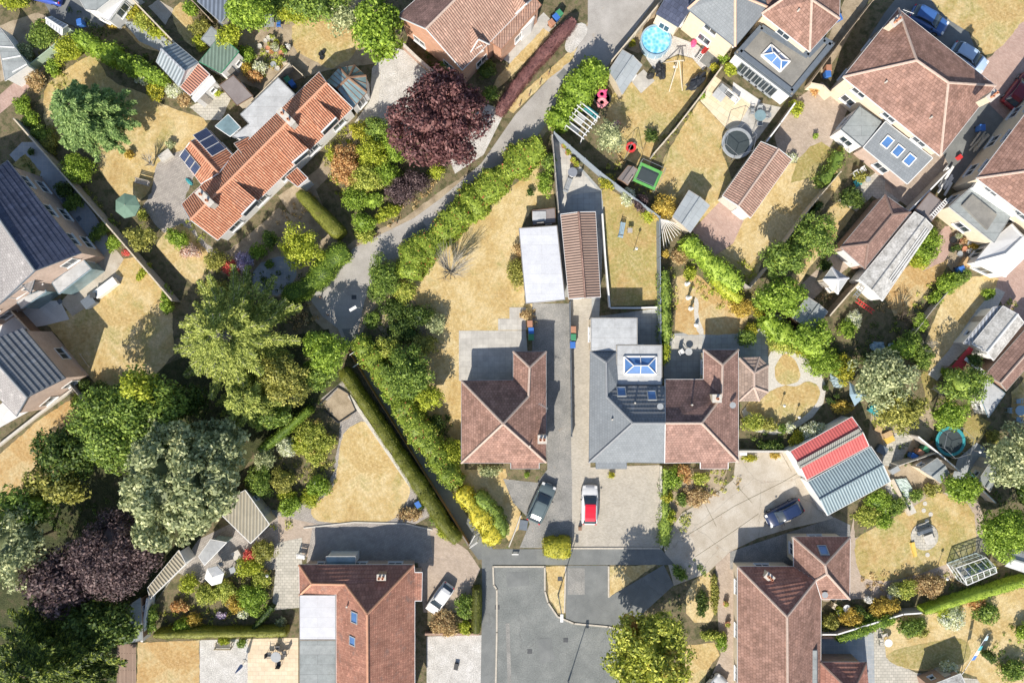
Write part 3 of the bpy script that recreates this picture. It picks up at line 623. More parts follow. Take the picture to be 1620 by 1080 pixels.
def blobs(rng, c, rx, ry, rz, rb, dens, leaf, rot=0, rough=.18, core=True, tilt=.6, zmin=-.25):
    """leaf clumps spread over an uneven dome; returns C,T,B,extra"""
    R_ = (rx+ry)/2; nb = max(5, int(2.9*(R_/rb)**2)); D = dome(rng, nb, -.15)
    ph = rng.uniform(0, 6.28, 6); th = np.arctan2(D[:, 1], D[:, 0])
    wob = 1 + rough*(np.sin(2*th+ph[0])*.5 + np.sin(3*th+ph[1])*.5 + np.sin(5*th+ph[2])*.4) + rng.normal(0, rough*.4, nb)
    k = np.clip(1 - rb/R_*.8, .3, 1)*wob
    cen = D*np.array([rx, ry, rz])*k[:, None]
    inner = rng.uniform(-.55, .55, (nb//3+1, 3))*np.array([rx, ry, rz*.6])+np.array([0, 0, rz*.35]); cen = np.concatenate([cen, inner])
    rbs = rb*rng.uniform(.65, 1.3, len(cen)); Cs, Ns = [], []
    for q, r in zip(cen, rbs):
        m = max(6, int(dens*1.5*2*math.pi*r*r)); d = dome(rng, m, zmin); rr = r*rng.uniform(.6, 1.15, m)
        Cs.append(q + d*rr[:, None]*np.array([1, 1, .8])); Ns.append(d + np.array([0, 0, .25]))
    C = np.concatenate(Cs); N = np.concatenate(Ns)
    if rot:
        ca, sa = math.cos(rot), math.sin(rot); Rm = np.array([[ca, sa, 0], [-sa, ca, 0], [0, 0, 1]]); C = C @ Rm; N = N @ Rm
    C = C + np.array(c); C[:, 2] = np.maximum(C[:, 2], .05)
    T, B = leafdirs(rng, N, leaf, tilt)
    ex = None
    if core:
        ev, ef = lump((0, 0, 0), rx*.62, ry*.62, rz*.62, rng, amp=.2)
        if rot: ev = ev @ Rm
        ev = ev + np.array(c); ev[:, 2] = np.maximum(ev[:, 2], .02); ex = (ev, ef)
    return C, T, B, ex
def fronds(rng, c, R_, rz, nb, leaf, dens=26, droop=.35, layers=5, up=.25, ry=None):
    """feathery crown: limbs radiating from the trunk carrying flat sprays"""
    Cs, Ns, Al = [], [], []; limbs = []; ry = ry or R_
    for L_ in range(layers):
        f = L_/(layers-1) if layers > 1 else 0; ln0 = (1-f)**.7*.95+.12; z0 = rz*(f*1.6-.7)
        for k in range(max(5, int(nb*(1-.5*f)))):
            th = rng.uniform(0, 6.283); ln = ln0*rng.uniform(.72, 1.06); d = np.array([math.cos(th), math.sin(th)])
            p0 = np.array([0, 0, z0]); p1 = np.array([d[0]*R_*ln, d[1]*ry*ln, z0 + rz*up - R_*ln*droop*.4 + rng.normal(0, .15)])
            limbs.append((p0, p1)); n = int(R_*ln*dens); t = rng.uniform(.12, 1, n)**.75; sw = (.07+.16*np.sin(np.clip(t, 0, 1)*3.1))*min(R_, 5)*.62
            side = np.array([-d[1], d[0], 0]); s = rng.normal(0, .5, n)*sw
            pt = p0 + (p1-p0)*t[:, None] + side*s[:, None]; pt[:, 2] += .55*np.sin(t*3.14)*rz*.12 - np.abs(s)*.22 + rng.normal(0, .07, n)
            Cs.append(pt); Ns.append(np.tile([0, 0, 1.0], (n, 1)) + d[0]*.0); a = np.tile(np.array([d[0], d[1], -.15]), (n, 1)) + side*np.sign(s)[:, None]*.8; Al.append(a)
    C = np.concatenate(Cs) + np.array(c); N = np.concatenate(Ns); al = np.concatenate(Al)
    C[:, 2] = np.maximum(C[:, 2], .05)
    T, B = leafdirs(rng, N, leaf, .38, .36, al); return C, T, B, None, limbs
def trunk(root, c, ztop, r, limbs=None, mat=None, rng=None, spread=1.0):
    b = MB(); x, y = c[0], c[1]; b.tube((x, y, -.05), (x+.05, y, ztop*.45), r, r*.75, 9); b.tube((x+.05, y, ztop*.45), (x, y+.05, ztop), r*.75, r*.35, 8)
    if limbs:
        for p, q in limbs: b.tube(p, q, r*.22, r*.05, 5, caps=False)
    else:
        for k in range(7):
            th = k*.9+.3; z = ztop*(.4+.08*k); b.tube((x, y, z), (x+math.cos(th)*spread, y+math.sin(th)*spread, z+spread*.6), r*.35, r*.08, 6)
    return b.build('trunk', mat or bark, root)
def tree(x, y, rx, h, style, label, ry=None, rot=0, hb=None, kind='blob', leaf=.24, dens=14, rb=None, rough=.18, name='tree', cat='tree', group=None, seed=0, tmat=None, nb=26, layers=6, droop=.4, limbmat=None):
    rng = rng_of(x, y, seed); hb = h*.28 if hb is None else hb; zc = hb + (h-hb)*.45; k = (1-zc/CAMH)/PXM
    c = P(x, y, zc); RX = rx*k; RY = (ry or rx)*k; RZ = (h-zc)
    root = thing(name, label, cat, (c.x, c.y, 0), 0, group); off = np.array([c.x, c.y, 0])
    if kind == 'blob':
        C, T, B, ex = blobs(rng, (c.x, c.y, zc), RX, RY, RZ, rb or max(.45, RX*.22), dens, leaf, R(rot), rough)
        quadmesh('crown', C, T, B, ex, root, F[style], off); trunk(root, c, zc, max(.08, RX*.055), None, tmat, rng, RX*.5)
    else:
        C, T, B, ex, lb = fronds(rng, (c.x, c.y, zc), RX, RZ, nb, leaf, dens, droop, layers, ry=RY)
        quadmesh('crown', C, T, B, ex, root, F[style], off)
        lb = [(np.array(p)+np.array([c.x, c.y, zc]), np.array(q)+np.array([c.x, c.y, zc])) for p, q in lb]
        trunk(root, c, h*.9, max(.1, RX*.05), [(p_, q_ + np.array([0, 0, .22])) for p_, q_ in lb] if limbmat else lb[::2], tmat or (barkpale if limbmat else None))
    return root
_shg = 'garden shrubs and bushes'
def shrub(x, y, rx, h, style, label, ry=None, rot=0, leaf=.15, dens=34, rough=.14, name='shrub', cat='shrub', seed=0, group=_shg, rb=None):
    rng = rng_of(x, y, seed); zc = h*.42; k = (1-zc/CAMH)/PXM; c = P(x, y, zc); RX = rx*k*1.14; RY = (ry or rx)*k*1.14
    C, T, B, ex = blobs(rng, (c.x, c.y, zc), RX, RY, h-zc, rb or max(.16, min(RX, RY)*.3), dens, leaf, R(rot), rough, zmin=-.35)
    o = quadmesh(name, C, T, B, ex, None, F[style], np.array([c.x, c.y, 0])); o.location = (c.x, c.y, 0)
    return tag(o, label, cat, group)
def resample(pts, step):
    out = []
    for i in range(len(pts)-1):
        a, b = Vector(pts[i]), Vector(pts[i+1]); n = max(1, int((b-a).length/step))
        for k in range(n): out.append(a.lerp(b, k/n))
    out.append(Vector(pts[-1])); return out
def hedge(pts, wpx, h, style, label, leaf=.12, dens=70, bump=.06, name='hedge', cat='hedge', taper=None, wob=.0, group='garden hedges'):
    """solid clipped or loose hedge following a pixel polyline traced along its top"""
    rng = rng_of(pts[0][0], pts[0][1], np.max(wpx), h); wp = [P(x, y, h*.9) for x, y in pts]; ln = resample(wp, .45); n = len(ln)
    wd = [(wpx if not isinstance(wpx, (list, tuple)) else np.interp(i/(n-1), np.linspace(0, 1, len(wpx)), wpx))*(1-h/CAMH)/PXM/2 for i in range(n)]
    ph_ = rng.uniform(0, 6.28, 4); wv_ = bump*1.6; wd = [q*(1 + wv_*(.6*math.sin(i*.9+ph_[0]) + .5*math.sin(i*.37+ph_[1]) + rng.normal(0, .35))) for i, q in enumerate(wd)]
    prof = [(-1, 0), (-1.0, .45), (-.97, .85), (-.78, 1.0), (0, 1.03), (.78, 1.0), (.97, .85), (1.0, .45), (1, 0)]; m = len(prof)
    V = np.zeros((n, m, 3)); hh = h
    for i in range(n):
        a = ln[max(0, i-1)]; b = ln[min(n-1, i+1)]; d = (b-a); d.z = 0; d.normalize(); s = Vector((-d.y, d.x, 0)); j0 = (rng.normal(0, bump))
        e = 1.0 if 0 < i < n-1 else .8
        for j, (q, z) in enumerate(prof):
            kk = wd[i]*e*(1 + rng.normal(0, bump*.8)); V[i, j] = (ln[i].x + s.x*q*kk, ln[i].y + s.y*q*kk, max(0, z*hh*(1 + j0*.5 + rng.normal(0, bump*.35))*(1 if e == 1 else .93)))
    idx = np.arange(n*m).reshape(n, m); fs = [[idx[i, j], idx[i, j+1], idx[i+1, j+1], idx[i+1, j]] for i in range(n-1) for j in range(m-1)]
    for i in (0, n-1):
        for j in range(m//2): fs.append([idx[i, j], idx[i, j+1], idx[i, m-2-j], idx[i, m-1-j]])
    fs = np.array(fs); Vf = V.reshape(-1, 3); q = Vf[fs]; c1 = q[:, 0]; cr = np.cross(q[:, 1]-q[:, 0], q[:, 3]-q[:, 0]); ar = np.linalg.norm(cr, axis=1)
    cen = q.mean(1); nrm = cr/(ar[:, None]+1e-9); axis = np.array([[p.x, p.y, hh*.4] for p in ln])
    # outward normals
    ref = cen - axis[np.argmin(((cen[:, None, :2]-axis[None, :, :2])**2).sum(2), 1)]; sg = np.sign((nrm*ref).sum(1)); sg[sg == 0] = 1; nrm *= sg[:, None]
    cnt = rng.poisson(ar*dens); fi = np.repeat(np.arange(len(fs)), cnt); a = rng.uniform(0, 1, len(fi))[:, None]; b = rng.uniform(0, 1, len(fi))[:, None]; Q = q[fi]
    C = Q[:, 0]*(1-a)*(1-b) + Q[:, 1]*a*(1-b) + Q[:, 2]*a*b + Q[:, 3]*(1-a)*b; N = nrm[fi]; C = C + N*(rng.uniform(-.02, .06+bump*1.6, len(fi))*(1+bump*3*np.sin(C[:, 0]*2.3+ph_[2])*np.sin(C[:, 1]*2.1+ph_[3])))[:, None]
    T, B = leafdirs(rng, N + np.array([0, 0, .2]), leaf, .6 if bump < .1 else .8)
    o = quadmesh(name, C, T, B, (Vf, fs), None, F[style], np.array([ln[0].x, ln[0].y, 0])); o.location = (ln[0].x, ln[0].y, 0)
    return tag(o, label, cat, group)
def cover(x, y, rx, ry, n, style, label, hh=.35, rot=0, leaf=.14, name='planting', cat='plants', clump=.35, ring=None, kind='stuff'):
    """low uncountable planting / ground cover scattered over an ellipse"""
    rng = rng_of(x, y, n); c = P(x, y, .2); Cs, Ns = [], []
    for i in range(n):
        r = math.sqrt(rng.uniform(0, 1)); t = rng.uniform(0, 6.283); px, py = r*rx/PXM*math.cos(t), r*ry/PXM*math.sin(t); a = R(rot)
        q = np.array([c.x+px*math.cos(a)-py*math.sin(a), c.y+px*math.sin(a)+py*math.cos(a), 0]); rr = clump*rng.uniform(.4, 1.2); m = int(22*rr/.3)
        d = dome(rng, m, 0); Cs.append(q + d*rr*np.array([1, 1, hh/clump])*rng.uniform(.6, 1.1, (m, 1))); Ns.append(d+np.array([0, 0, .4]))
    C = np.concatenate(Cs); C[:, 2] = np.maximum(C[:, 2], .04); T, B = leafdirs(rng, np.concatenate(Ns), leaf, .6)
    o = quadmesh(name, C, T, B, None, None, F[style], np.array([c.x, c.y, 0])); o.location = (c.x, c.y, 0); return tag(o, label, cat, None, kind)
def bare_tree(x, y, rx, h, label, lean=(0, 0), mat=None, n=34, seed=0, name='bare_tree'):
    rng = rng_of(x, y, seed); c = P(x, y, 0); root = thing(name, label, 'tree', c); b = MB(); k = rx/PXM
    b.tube(c, c+Vector((0, 0, h*.3)), .09, .07, 7); tr = b.build('trunk', mat or barkpale, root); cr = MB()
    for i in range(n):
        th = rng.uniform(0, 6.283); L_ = rng.uniform(.5, 1); p = c+Vector((0, 0, h*rng.uniform(.2, .35)))
        q = c + Vector((math.cos(th)*k*L_*.6+lean[0]*.4, math.sin(th)*k*L_*.6+lean[1]*.4, h*rng.uniform(.55, .75))); cr.tube(p, q, .045, .02, 4, caps=False)
        for m in range(5):
            t2 = th+rng.normal(0, .5); s = q.lerp(p, rng.uniform(0, .5)); e = s + Vector((math.cos(t2)*k*.5*L_+lean[0]*.5, math.sin(t2)*k*.5*L_+lean[1]*.5, h*rng.uniform(.1, .3))); cr.tube(s, e, .02, .006, 3, caps=False)
    cr.build('branches', mat or barkpale, root); return root

# ------------------------------------------------------------ fences and walls
def fence(pts, h, label, mat=None, cat='fence', posts=True, wd=.06, cap=None, name='fence', step=1.83, pmat=None):
    wp = [P(x, y, h) for x, y in pts]; root = thing(name, label, cat, (wp[0].x, wp[0].y, 0), 0, 'garden fences and walls'); b = MB(); pb = []
    for i in range(len(wp)-1):
        p, q = wp[i].copy(), wp[i+1].copy(); p.z = q.z = h/2; b.bar(p, q, wd, h)
        if posts:
            n = max(1, int((q-p).length/step))
            for k in range(n+(i == len(wp)-2)):
                m = p.lerp(q, k/n); pb.append((m.x, m.y))
    b.build('panel', mat or M['wood'], root)
    if cap:
        cb = MB()
        for i in range(len(wp)-1):
            p, q = wp[i].copy(), wp[i+1].copy(); p.z = q.z = h+.03; cb.bar(p, q, wd+.08, .055)
        cb.build('capping', cap, root)
    for x, y in pb[:99]:
        m = MB(); m.box((x, y, (h+.08)/2), (.11, .11, h+.08)); m.build('post', pmat or mat or M['woodg'], root)
    return root
def wall(pts, h, label, mat=None, wd=.22, cap=None, name='wall', cat='wall'):
    return fence(pts, h, label, mat or M['stone'], cat, False, wd, cap, name)

# ------------------------------------------------------------ small things
def multi(name, label, cat, loc, rz, parts, group=None):
    root = thing(name, label, cat, (0, 0, 0), 0, group)
    for pn, mb, mt in parts: mb.build(pn, mt, root, smooth=False)
    root.location = loc; root.rotation_euler = (0, 0, rz); return root
def bin_(x, y, mat, label, rz=0, lid=None):
    b = MB(); b.add([(-.22,-.24,.1),(.22,-.24,.1),(.22,.24,.1),(-.22,.24,.1),(-.27,-.32,.98),(.27,-.32,.98),(.27,.32,.98),(-.27,.32,.98)], [[0,3,2,1],[4,5,6,7],[0,1,5,4],[1,2,6,5],[2,3,7,6],[3,0,4,7]])
    l = MB(); l.add([(-.29,-.36,.99),(.29,-.36,.99),(.29,.33,.99),(-.29,.33,.99),(-.25,-.30,1.07),(.25,-.30,1.07),(.25,.30,1.06),(-.25,.30,1.06)], [[0,3,2,1],[4,5,6,7],[0,1,5,4],[1,2,6,5],[2,3,7,6],[3,0,4,7]])
    hb = MB(); hb.tube((-.22, .38, .97), (.22, .38, .97), .02, n=6)
    wl = MB()
    for s in (-1, 1): wl.tube((s*.2, .25, .1), (s*.26, .25, .1), .1, n=12)
    return multi('wheelie_bin', label, 'wheelie bin', P(x, y, 0), rz, [('body', b, mat), ('lid', l, lid or mat), ('handle', hb, M['black']), ('wheels', wl, M['rubber'])], 'wheelie bins')
def table(x, y, label, r=.5, mat=None, sq=False, rz=0, hh=.72, name='table', ly=None):
    t = MB(); g = MB()
    if sq: t.box((0, 0, hh), (2*r, ly or 2*r, .05))
    else: t.lathe((0, 0, hh), [(r*.96, -.02), (r, 0), (r, .02), (r*.97, .03)], 20)
    for a in range(4):
        an = math.pi/4+a*math.pi/2; px, py = (math.cos(an)*r*.75, math.sin(an)*r*.75) if not sq else (math.copysign(r*.85, math.cos(an)), math.copysign((ly/2 if ly else r)*.85, math.sin(an))); g.tube((px, py, 0), (px*.8, py*.8, hh-.02), .025, n=6)
    return multi(name, label, 'table', P(x, y, 0), rz, [('tabletop', t, mat or M['poly']), ('legs', g, M['metal'])], 'garden tables')
def chair(x, y, label, rz=0, mat=None):
    s = MB(); s.box((0, 0, .43), (.48, .46, .05)); b = MB(); b.ob((0, .26, .68), (.24, 0, 0), (0, .03, .04), (0, .05, .24)); g = MB()
    for i in (-1, 1):
        for j in (-1, 1): g.tube((i*.24, j*.24, 0), (i*.2, j*.2, .42), .02, n=5)
    a = MB()
    for i in (-1, 1): a.box((i*.26, 0, .64), (.05, .45, .03)); g.tube((i*.26, -.2, .4), (i*.26, -.2, .64), .015, n=5)
    return multi('garden_chair', label, 'chair', P(x, y, 0), rz, [('seat', s, mat or M['white']), ('backrest', b, mat or M['white']), ('legs', g, mat or M['white']), ('armrests', a, mat or M['white'])], 'garden chairs')
def parasol(x, y, label, r=1.4, h=2.4, mat=None, n=8, closed=False, rz=0):
    c = MB(); p = MB(); p.tube((0, 0, 0), (0, 0, h+.08), .025, n=8); ba = MB(); ba.lathe((0, 0, 0), [(.28, 0), (.26, .06), (.08, .09)], 16)
    if closed: c.lathe((0, 0, 0), [(.10, .9), (.19, 1.0), (.15, 1.6), (.10, 2.1), (.04, h)], 10)
    else: c.lathe((0, 0, 0), [(r, h-.5), (r*.99, h-.45), (r*.5, h-.2), (.05, h)], n); c.lathe((0, 0, 0), [(r*.98, h-.62), (r, h-.46)], n)
    w0 = P(x, y, h-.3); return multi('parasol', label, 'parasol', (w0.x, w0.y, 0), rz, [('canopy', c, mat), ('pole', p, M['woodp']), ('base', ba, M['stone'])], 'parasols')
def pot(x, y, label, r=.2, h=.3, mat=None, plant=None, seed=0):
    w0 = P(x, y, 0); root = thing('plant_pot', label, 'plant pot', w0, 0, 'plant pots'); b = MB(); b.lathe(w0, [(r*.7, 0), (r, h), (r*1.08, h), (r*1.08, h*.9+.02), (r*.9, h-.03), (r*.85, h-.06), (0.001, h-.06)], 14); b.build('pot', mat or M['terra'], root)
    if plant:
        rng = rng_of(x, y, seed); C, T, B, ex = blobs(rng, (w0.x, w0.y, h+r*.5), r*1.15, r*1.15, r*1.2, r*.45, 60, .1, core=False); quadmesh('plant', C, T, B, ex, root, F[plant], np.array([w0.x, w0.y, 0]))
    return root
def car(name='car'):
    """hatchback/saloon prototype, nose towards +y; returns root"""
    root = thing(name, '', 'car'); Lc, Wc = 4.1, 1.72
    def loft(rows, closed_ends=True):
        mb = MB(); n = len(rows[0]); vs = [p for r in rows for p in r]
        fs = [[k*n+i, k*n+(i+1) % n, (k+1)*n+(i+1) % n, (k+1)*n+i] for k in range(len(rows)-1) for i in range(n)]
        mb.add(vs, fs); mb.add(rows[0], [list(range(n))[::-1]]); mb.add(rows[-1], [list(range(n))]); return mb
    def ring(y, wd, z0, z1, rd=.22, n=4):
        w2 = wd/2; pts = []
        for sx, sz, a0 in ((1, 0, -90), (1, 1, 0), (-1, 1, 90), (-1, 0, 180)):
            r = rd if sz else .1; cx = sx*(w2-r); cz = (z1-r) if sz else (z0+r)
            for k in range(n+1):
                a = R(a0+90*k/n); pts.append((cx+r*math.cos(a), y, cz+r*math.sin(a)))
        return pts
    st = [(-2.05, 1.30, .42, .72), (-1.98, 1.56, .25, .86), (-1.8, 1.66, .2, .93), (-1.3, 1.72, .18, .97), (-.5, 1.74, .18, .96), (.5, 1.74, .18, .95), (.95, 1.73, .18, .93), (1.35, 1.70, .18, .87), (1.72, 1.62, .2, .78), (1.93, 1.5, .25, .68), (2.05, 1.22, .35, .56)]
    body = loft([ring(*s) for s in st]).build('body', M['white'], root, smooth=True)
    cst = [(-1.90, 1.36, .84, .90), (-1.62, 1.34, .84, 1.27), (-1.25, 1.26, .84, 1.42), (-.6, 1.22, .84, 1.46), (0, 1.22, .84, 1.45), (.32, 1.24, .84, 1.38), (.72, 1.34, .84, 1.12), (1.05, 1.42, .84, .90)]
    loft([ring(y, wd, a, b, .14 if b > 1 else .03) for y, wd, a, b in cst]).build('windows', M['glassd'], root, smooth=True)
    rf = MB(); rs = []
    for y, wd, z in ((-1.55, 1.08, 1.335), (-1.2, 1.12, 1.452), (-.6, 1.10, 1.486), (0, 1.10, 1.476), (.22, 1.06, 1.435)): rs.append([(-wd/2, y, z-.03), (-wd/2+.08, y, z), (wd/2-.08, y, z), (wd/2, y, z-.03)])
    for k in range(len(rs)-1):
        b = len(rf.v); rf.add(rs[k]+rs[k+1], [[i, i+1, 5+i, 4+i] for i in range(3)])
    rf.add(rs[0], [[3, 2, 1, 0]]); rf.add(rs[-1], [[0, 1, 2, 3]]); rf.build('roof', M['white'], root)
    for sx in (-1, 1):
        for sy in (-1.28, 1.28):
            t = MB(); t.tube((sx*.70, sy, .31), (sx*.885, sy, .31), .31, n=20); ty = t.build('wheel', M['rubber'], root)
            g = MB(); g.tube((sx*.87, sy, .31), (sx*.895, sy, .31), .19, n=12); g.build('rim', M['metal'], ty)
        m = MB(); m.box((sx*.93, .62, .98), (.16, .12, .12)); m.build('wing_mirror', M['black'], root)
        hl = MB(); hl.ob((sx*.60, 1.86, .68), (.14, 0, 0), (0, .12, -.03), (0, .02, .06)); hl.build('headlight', M['whitep'], root)
        tl = MB(); tl.ob((sx*.62, -1.99, .78), (.1, 0, 0), (0, .05, 0), (0, 0, .09)); tl.build('tail_light', M['red'], root)
        pl = MB(); pl.bar((sx*.655, .5, 1.19), (sx*.60, .1, 1.43), .05, .04); pl.bar((sx*.60, .1, 1.43), (sx*.60, -1.3, 1.42), .05, .04); pl.bar((sx*.62, -1.3, 1.42), (sx*.70, -1.78, .98), .06, .04); pl.build('pillars', M['white'], root)
    np_ = MB(); np_.ob((0, 2.06, .42), (.26, 0, 0), (0, .012, 0), (0, 0, .055)); np_.build('bumper_plate', M['whitep'], root)
    wp = MB(); wp.bar((-.5, .93, 1.0), (.1, .86, 1.05), .02, .02); wp.bar((0, .95, 1.0), (.5, .86, 1.05), .02, .02); wp.build('wipers', M['black'], root)
    return root
# ============================================================ THE GROUND
g = MB(); g.poly([(-900, -900, 0), (900, -900, 0), (900, 900, 0), (-900, 900, 0)]); g.solo('ground', M['soil'], None, None, kind='structure')
# lane, road, pavements
ground('verge', M['drysoil'], [(560,380),(640,345),(700,300),(760,262),(800,205),(870,130),(905,95),(935,20),(960,-20),(1080,-20),(1000,60),(965,110),(880,190),(840,240),(775,285),(700,355),(640,420),(610,470),(570,530),(540,545),(500,510),(480,470),(470,450),(500,430)], 1)
ground('lane', M['lane'], [(930,-20),(930,40),(906,92),(868,125),(815,182),(762,258),(700,312),(655,345),(600,372),(560,392),(535,417),(505,450),(492,475),(510,500),(535,520),(545,545),(562,543),(568,515),(577,475),(592,442),(606,412),(634,408),(700,350),(778,280),(850,215),(884,172),(965,100),(985,75),(1050,-20)], 2)
ground('footpath', M['asphalt2'], [(541,520),(566,520),(575,560),(660,690),(740,818),(775,862),(790,880),(757,885),(740,862),(720,830),(640,700),(560,570)], 3)
ground('road', M['asphalt'], [(784,896),(862,896),(862,935),(867,953),(882,975),(908,986),(965,992),(1000,1000),(1040,1035),(1055,1100),(784,1100)], 2)
ground('pavement', M['asphalt2'], [(762,868),(905,868),(1046,868),(1068,893),(784,893),(784,1100),(760,1100),(763,930)], 3)
ground('driveway', M['asphalt2'], [(896,894),(963,894),(963,944),(1050,893),(1066,925),(1000,985),(962,990),(925,988),(895,978)], 4)
ground('verge', L[0], [(864,896),(896,895),(893,970),(883,968),(868,945)], 4)
ground('verge', L[1], [(964,895),(1038,893),(1020,905),(985,930),(964,944)], 5)
def kerb(pts, nm='kerb'):
    b = MB(); w_ = [P(x, y, .1) for x, y in pts]
    for i in range(len(w_)-1):
        p, q = w_[i].copy(), w_[i+1].copy(); p.z = q.z = .045; d = (q-p).normalized()*.05; b.bar(p-d, q+d, .16, .11)
    b.solo(nm, M['kerb'], None, None, kind='structure')
kerb([(784,1100),(786,1000),(786,932),(781,925),(780,896),(862,896),(862,935),(867,953),(882,975),(908,986),(962,991),(1000,1000)])
kerb([(903,867),(1046,867)]); kerb([(963,896),(963,944)]); kerb([(895,896),(893,968)])
ground('road_patch', M['asphalt2'], [(800,905),(835,903),(838,925),(803,928)], 5); ground('road_patch', M['drive'], [(898,898),(925,898),(925,940),(898,940)], 6); ground('road_patch', M['asphalt2'], [(850,1010),(872,1008),(878,1045),(855,1048)], 5); ground('road_patch', M['drive'], [(800,985),(806,985),(809,1080),(803,1080)], 5); ground('lane_patch', M['drive'], [(640,372),(668,350),(676,360),(650,382)], 4); ground('lane_patch', M['asphalt2'], [(880,120),(892,108),(900,116),(888,128)], 4)
for gx_, gy_ in ((786.5,960),(895,1012),(838,1030),(560,470),(886,915)):
    b = MB(); b.box(tuple(P(gx_, gy_, .022)), (.5,.45,.02)); b.solo('drain_grate', M['dmetal'], None, None, kind='structure')
# subject plot
ground('lawn', L[0], [(640,430),(690,390),(770,330),(850,262),(866,250),(880,330),(842,330),(825,360),(830,480),(846,482),(846,520),(735,530),(735,742),(800,742),(805,760),(815,795),(830,825),(805,855),(745,790),(700,700),(640,590),(590,500)], 2)
ground('flower_bed', M['drysoil'], [(600,470),(650,460),(665,500),(680,520),(690,560),(650,560),(590,520)], 3, 2, 1.5)
ground('flower_bed', M['soil'], [(805,742),(864,742),(866,760),(850,763),(800,757)], 3, 0, 1)
ground('driveway', M['drive'], [(796,757),(850,763),(866,742),(862,560),(842,560),(842,480),(901,480),(905,740),(905,866),(822,866),(838,828),(832,815),(812,795)], 4)
ground('patio', M['patio'], [(726,523),(832,523),(838,602),(726,602)], 5)
ground('patio', M['patio'], [(788,504),(806,504),(806,486),(832,486),(832,522),(788,522)], 6)
# neighbour (grey roof)
ground('driveway', M['block'], [(903,740),(1046,735),(1046,866),(903,866)], 4)
ground('side_path', M['block'], [(902,472),(936,472),(934,742),(904,742)], 5)
ground('patio', M['patiog'], [(872,212),(958,308),(956,340),(948,500),(1046,487),(1046,560),(936,560),(936,470),(885,470),(882,337)], 3)
ground('patio', M['patio'], [(878,225),(948,303),(950,303),(905,308),(890,330),(884,290)], 4)
ground('lawn', L[1], [(952,300),(962,298),(1040,343),(1041,482),(967,484)], 5)
# right half bungalow garden
ground('patio', M['patiog'], [(1050,528),(1215,520),(1215,600),(1120,640),(1050,640)], 3)
ground('patio', M['patio'], [(1064,531),(1112,531),(1109,556),(1062,553)], 5)
ground('lawn', L[3], [(1068,440),(1082,432),(1100,430),(1130,460),(1186,496),(1178,520),(1160,530),(1066,529),(1069,500)], 4, 1)
ground('garden_path', M['stone'], [(1098,468),(1106,475),(1104,500),(1116,529),(1104,529),(1098,505)], 6, 1)
ground('drive', M['concrete'], [(1050,866),(1060,838),(1078,812),(1140,775),(1160,758),(1165,715),(1252,714),(1300,800),(1320,820),(1248,836),(1200,850),(1155,872),(1120,905),(1066,926)], 3)
def joints(segs):
    for (a, b) in segs:
        mb = MB(); p, q = P(*a), P(*b); p.z = q.z = .02; mb.bar(p, q, .035, .01); mb.solo('drive_joint', M['soil'], None, None, kind='structure')
joints([((1078,852),(1162,800)),((1112,790),(1133,832)),((1162,800),(1238,762)),((1160,762),(1190,795)),((1238,762),(1262,748)),((1236,716),(1252,745)),((1100,880),(1163,838)),((1163,838),(1200,812))])
ground('flower_bed', M['drysoil'], [(1048,738),(1150,742),(1145,770),(1080,808),(1062,838),(1048,866)], 3, 0, 1)
# twin-lawn garden
ground('garden_path', M['stone'], [(1206,560),(1260,545),(1310,600),(1300,650),(1240,690),(1180,680),(1172,640),(1215,640)], 2, 1)
ground('lawn', L[0], [(1222,585),(1240,556),(1256,566),(1268,590),(1262,606),(1232,610)], 4, 2)
ground('lawn', L[0], [(1212,622),(1240,608),(1262,612),(1275,600),(1300,612),(1292,640),(1262,668),(1232,672),(1200,655),(1178,650),(1182,636)], 4, 2)
# pool garden
ground('lawn', L[1], [(968,150),(1010,125),(1055,95),(1075,88),(1095,92),(1122,118),(1112,140),(1040,232),(1025,268),(985,250),(955,200)], 3)
ground('patio', M['gravel'], [(1022,92),(1060,55),(1105,72),(1125,95),(1112,112),(1095,92),(1072,86),(1055,94),(1035,110)], 4)
ground('patio', M['patio'], [(998,128),(1018,110),(1036,128),(1014,148)], 5)
ground('side_path', M['drysoil'], [(985,75),(1040,10),(1060,30),(1040,55),(1010,85)], 2)
# next garden with sandstone
ground('lawn', L[1], [(1106,160),(1150,205),(1142,240),(1160,290),(1110,370),(1080,340),(1036,300),(1050,250)], 3)
ground('patio', M['deckp'], [(1130,120),(1190,160),(1165,205),(1152,207),(1108,160)], 4)
ground('patio', M['porc'], [(1160,130),(1204,160),(1192,168),(1158,145)], 5)
ground('patio', M['patio'], [(1190,160),(1235,170),(1190,232),(1152,207)], 3)
# buff patio garden
ground('patio', M['blockr'], [(1262,155),(1300,130),(1345,165),(1312,235),(1260,255),(1230,235),(1225,215),(1240,190)], 3)
ground('lawn', L[2], [(1262,252),(1282,232),(1300,225),(1330,245),(1320,270),(1250,290)], 4)
# brown summer-house garden
ground('lawn', L[0], [(1165,350),(1250,258),(1322,262),(1330,290),(1285,355),(1180,420),(1140,400)], 3)
ground('lawn', L[1], [(1140,380),(1215,380),(1195,450),(1160,440),(1110,400)], 2)
ground('patio', M['blockred'], [(1095,365),(1145,312),(1178,345),(1160,385),(1130,405)], 4)
ground('lawn', L[0], [(1310,330),(1328,318),(1352,335),(1335,360),(1310,390),(1275,430),(1262,465),(1250,440),(1285,380)], 3)
ground('patio', M['setts'], [(1325,318),(1400,262),(1450,290),(1412,330),(1380,310),(1355,335)], 2)
ground('garden_path', M['blockr'], [(1262,455),(1320,400),(1345,420),(1310,450),(1280,480)], 4)
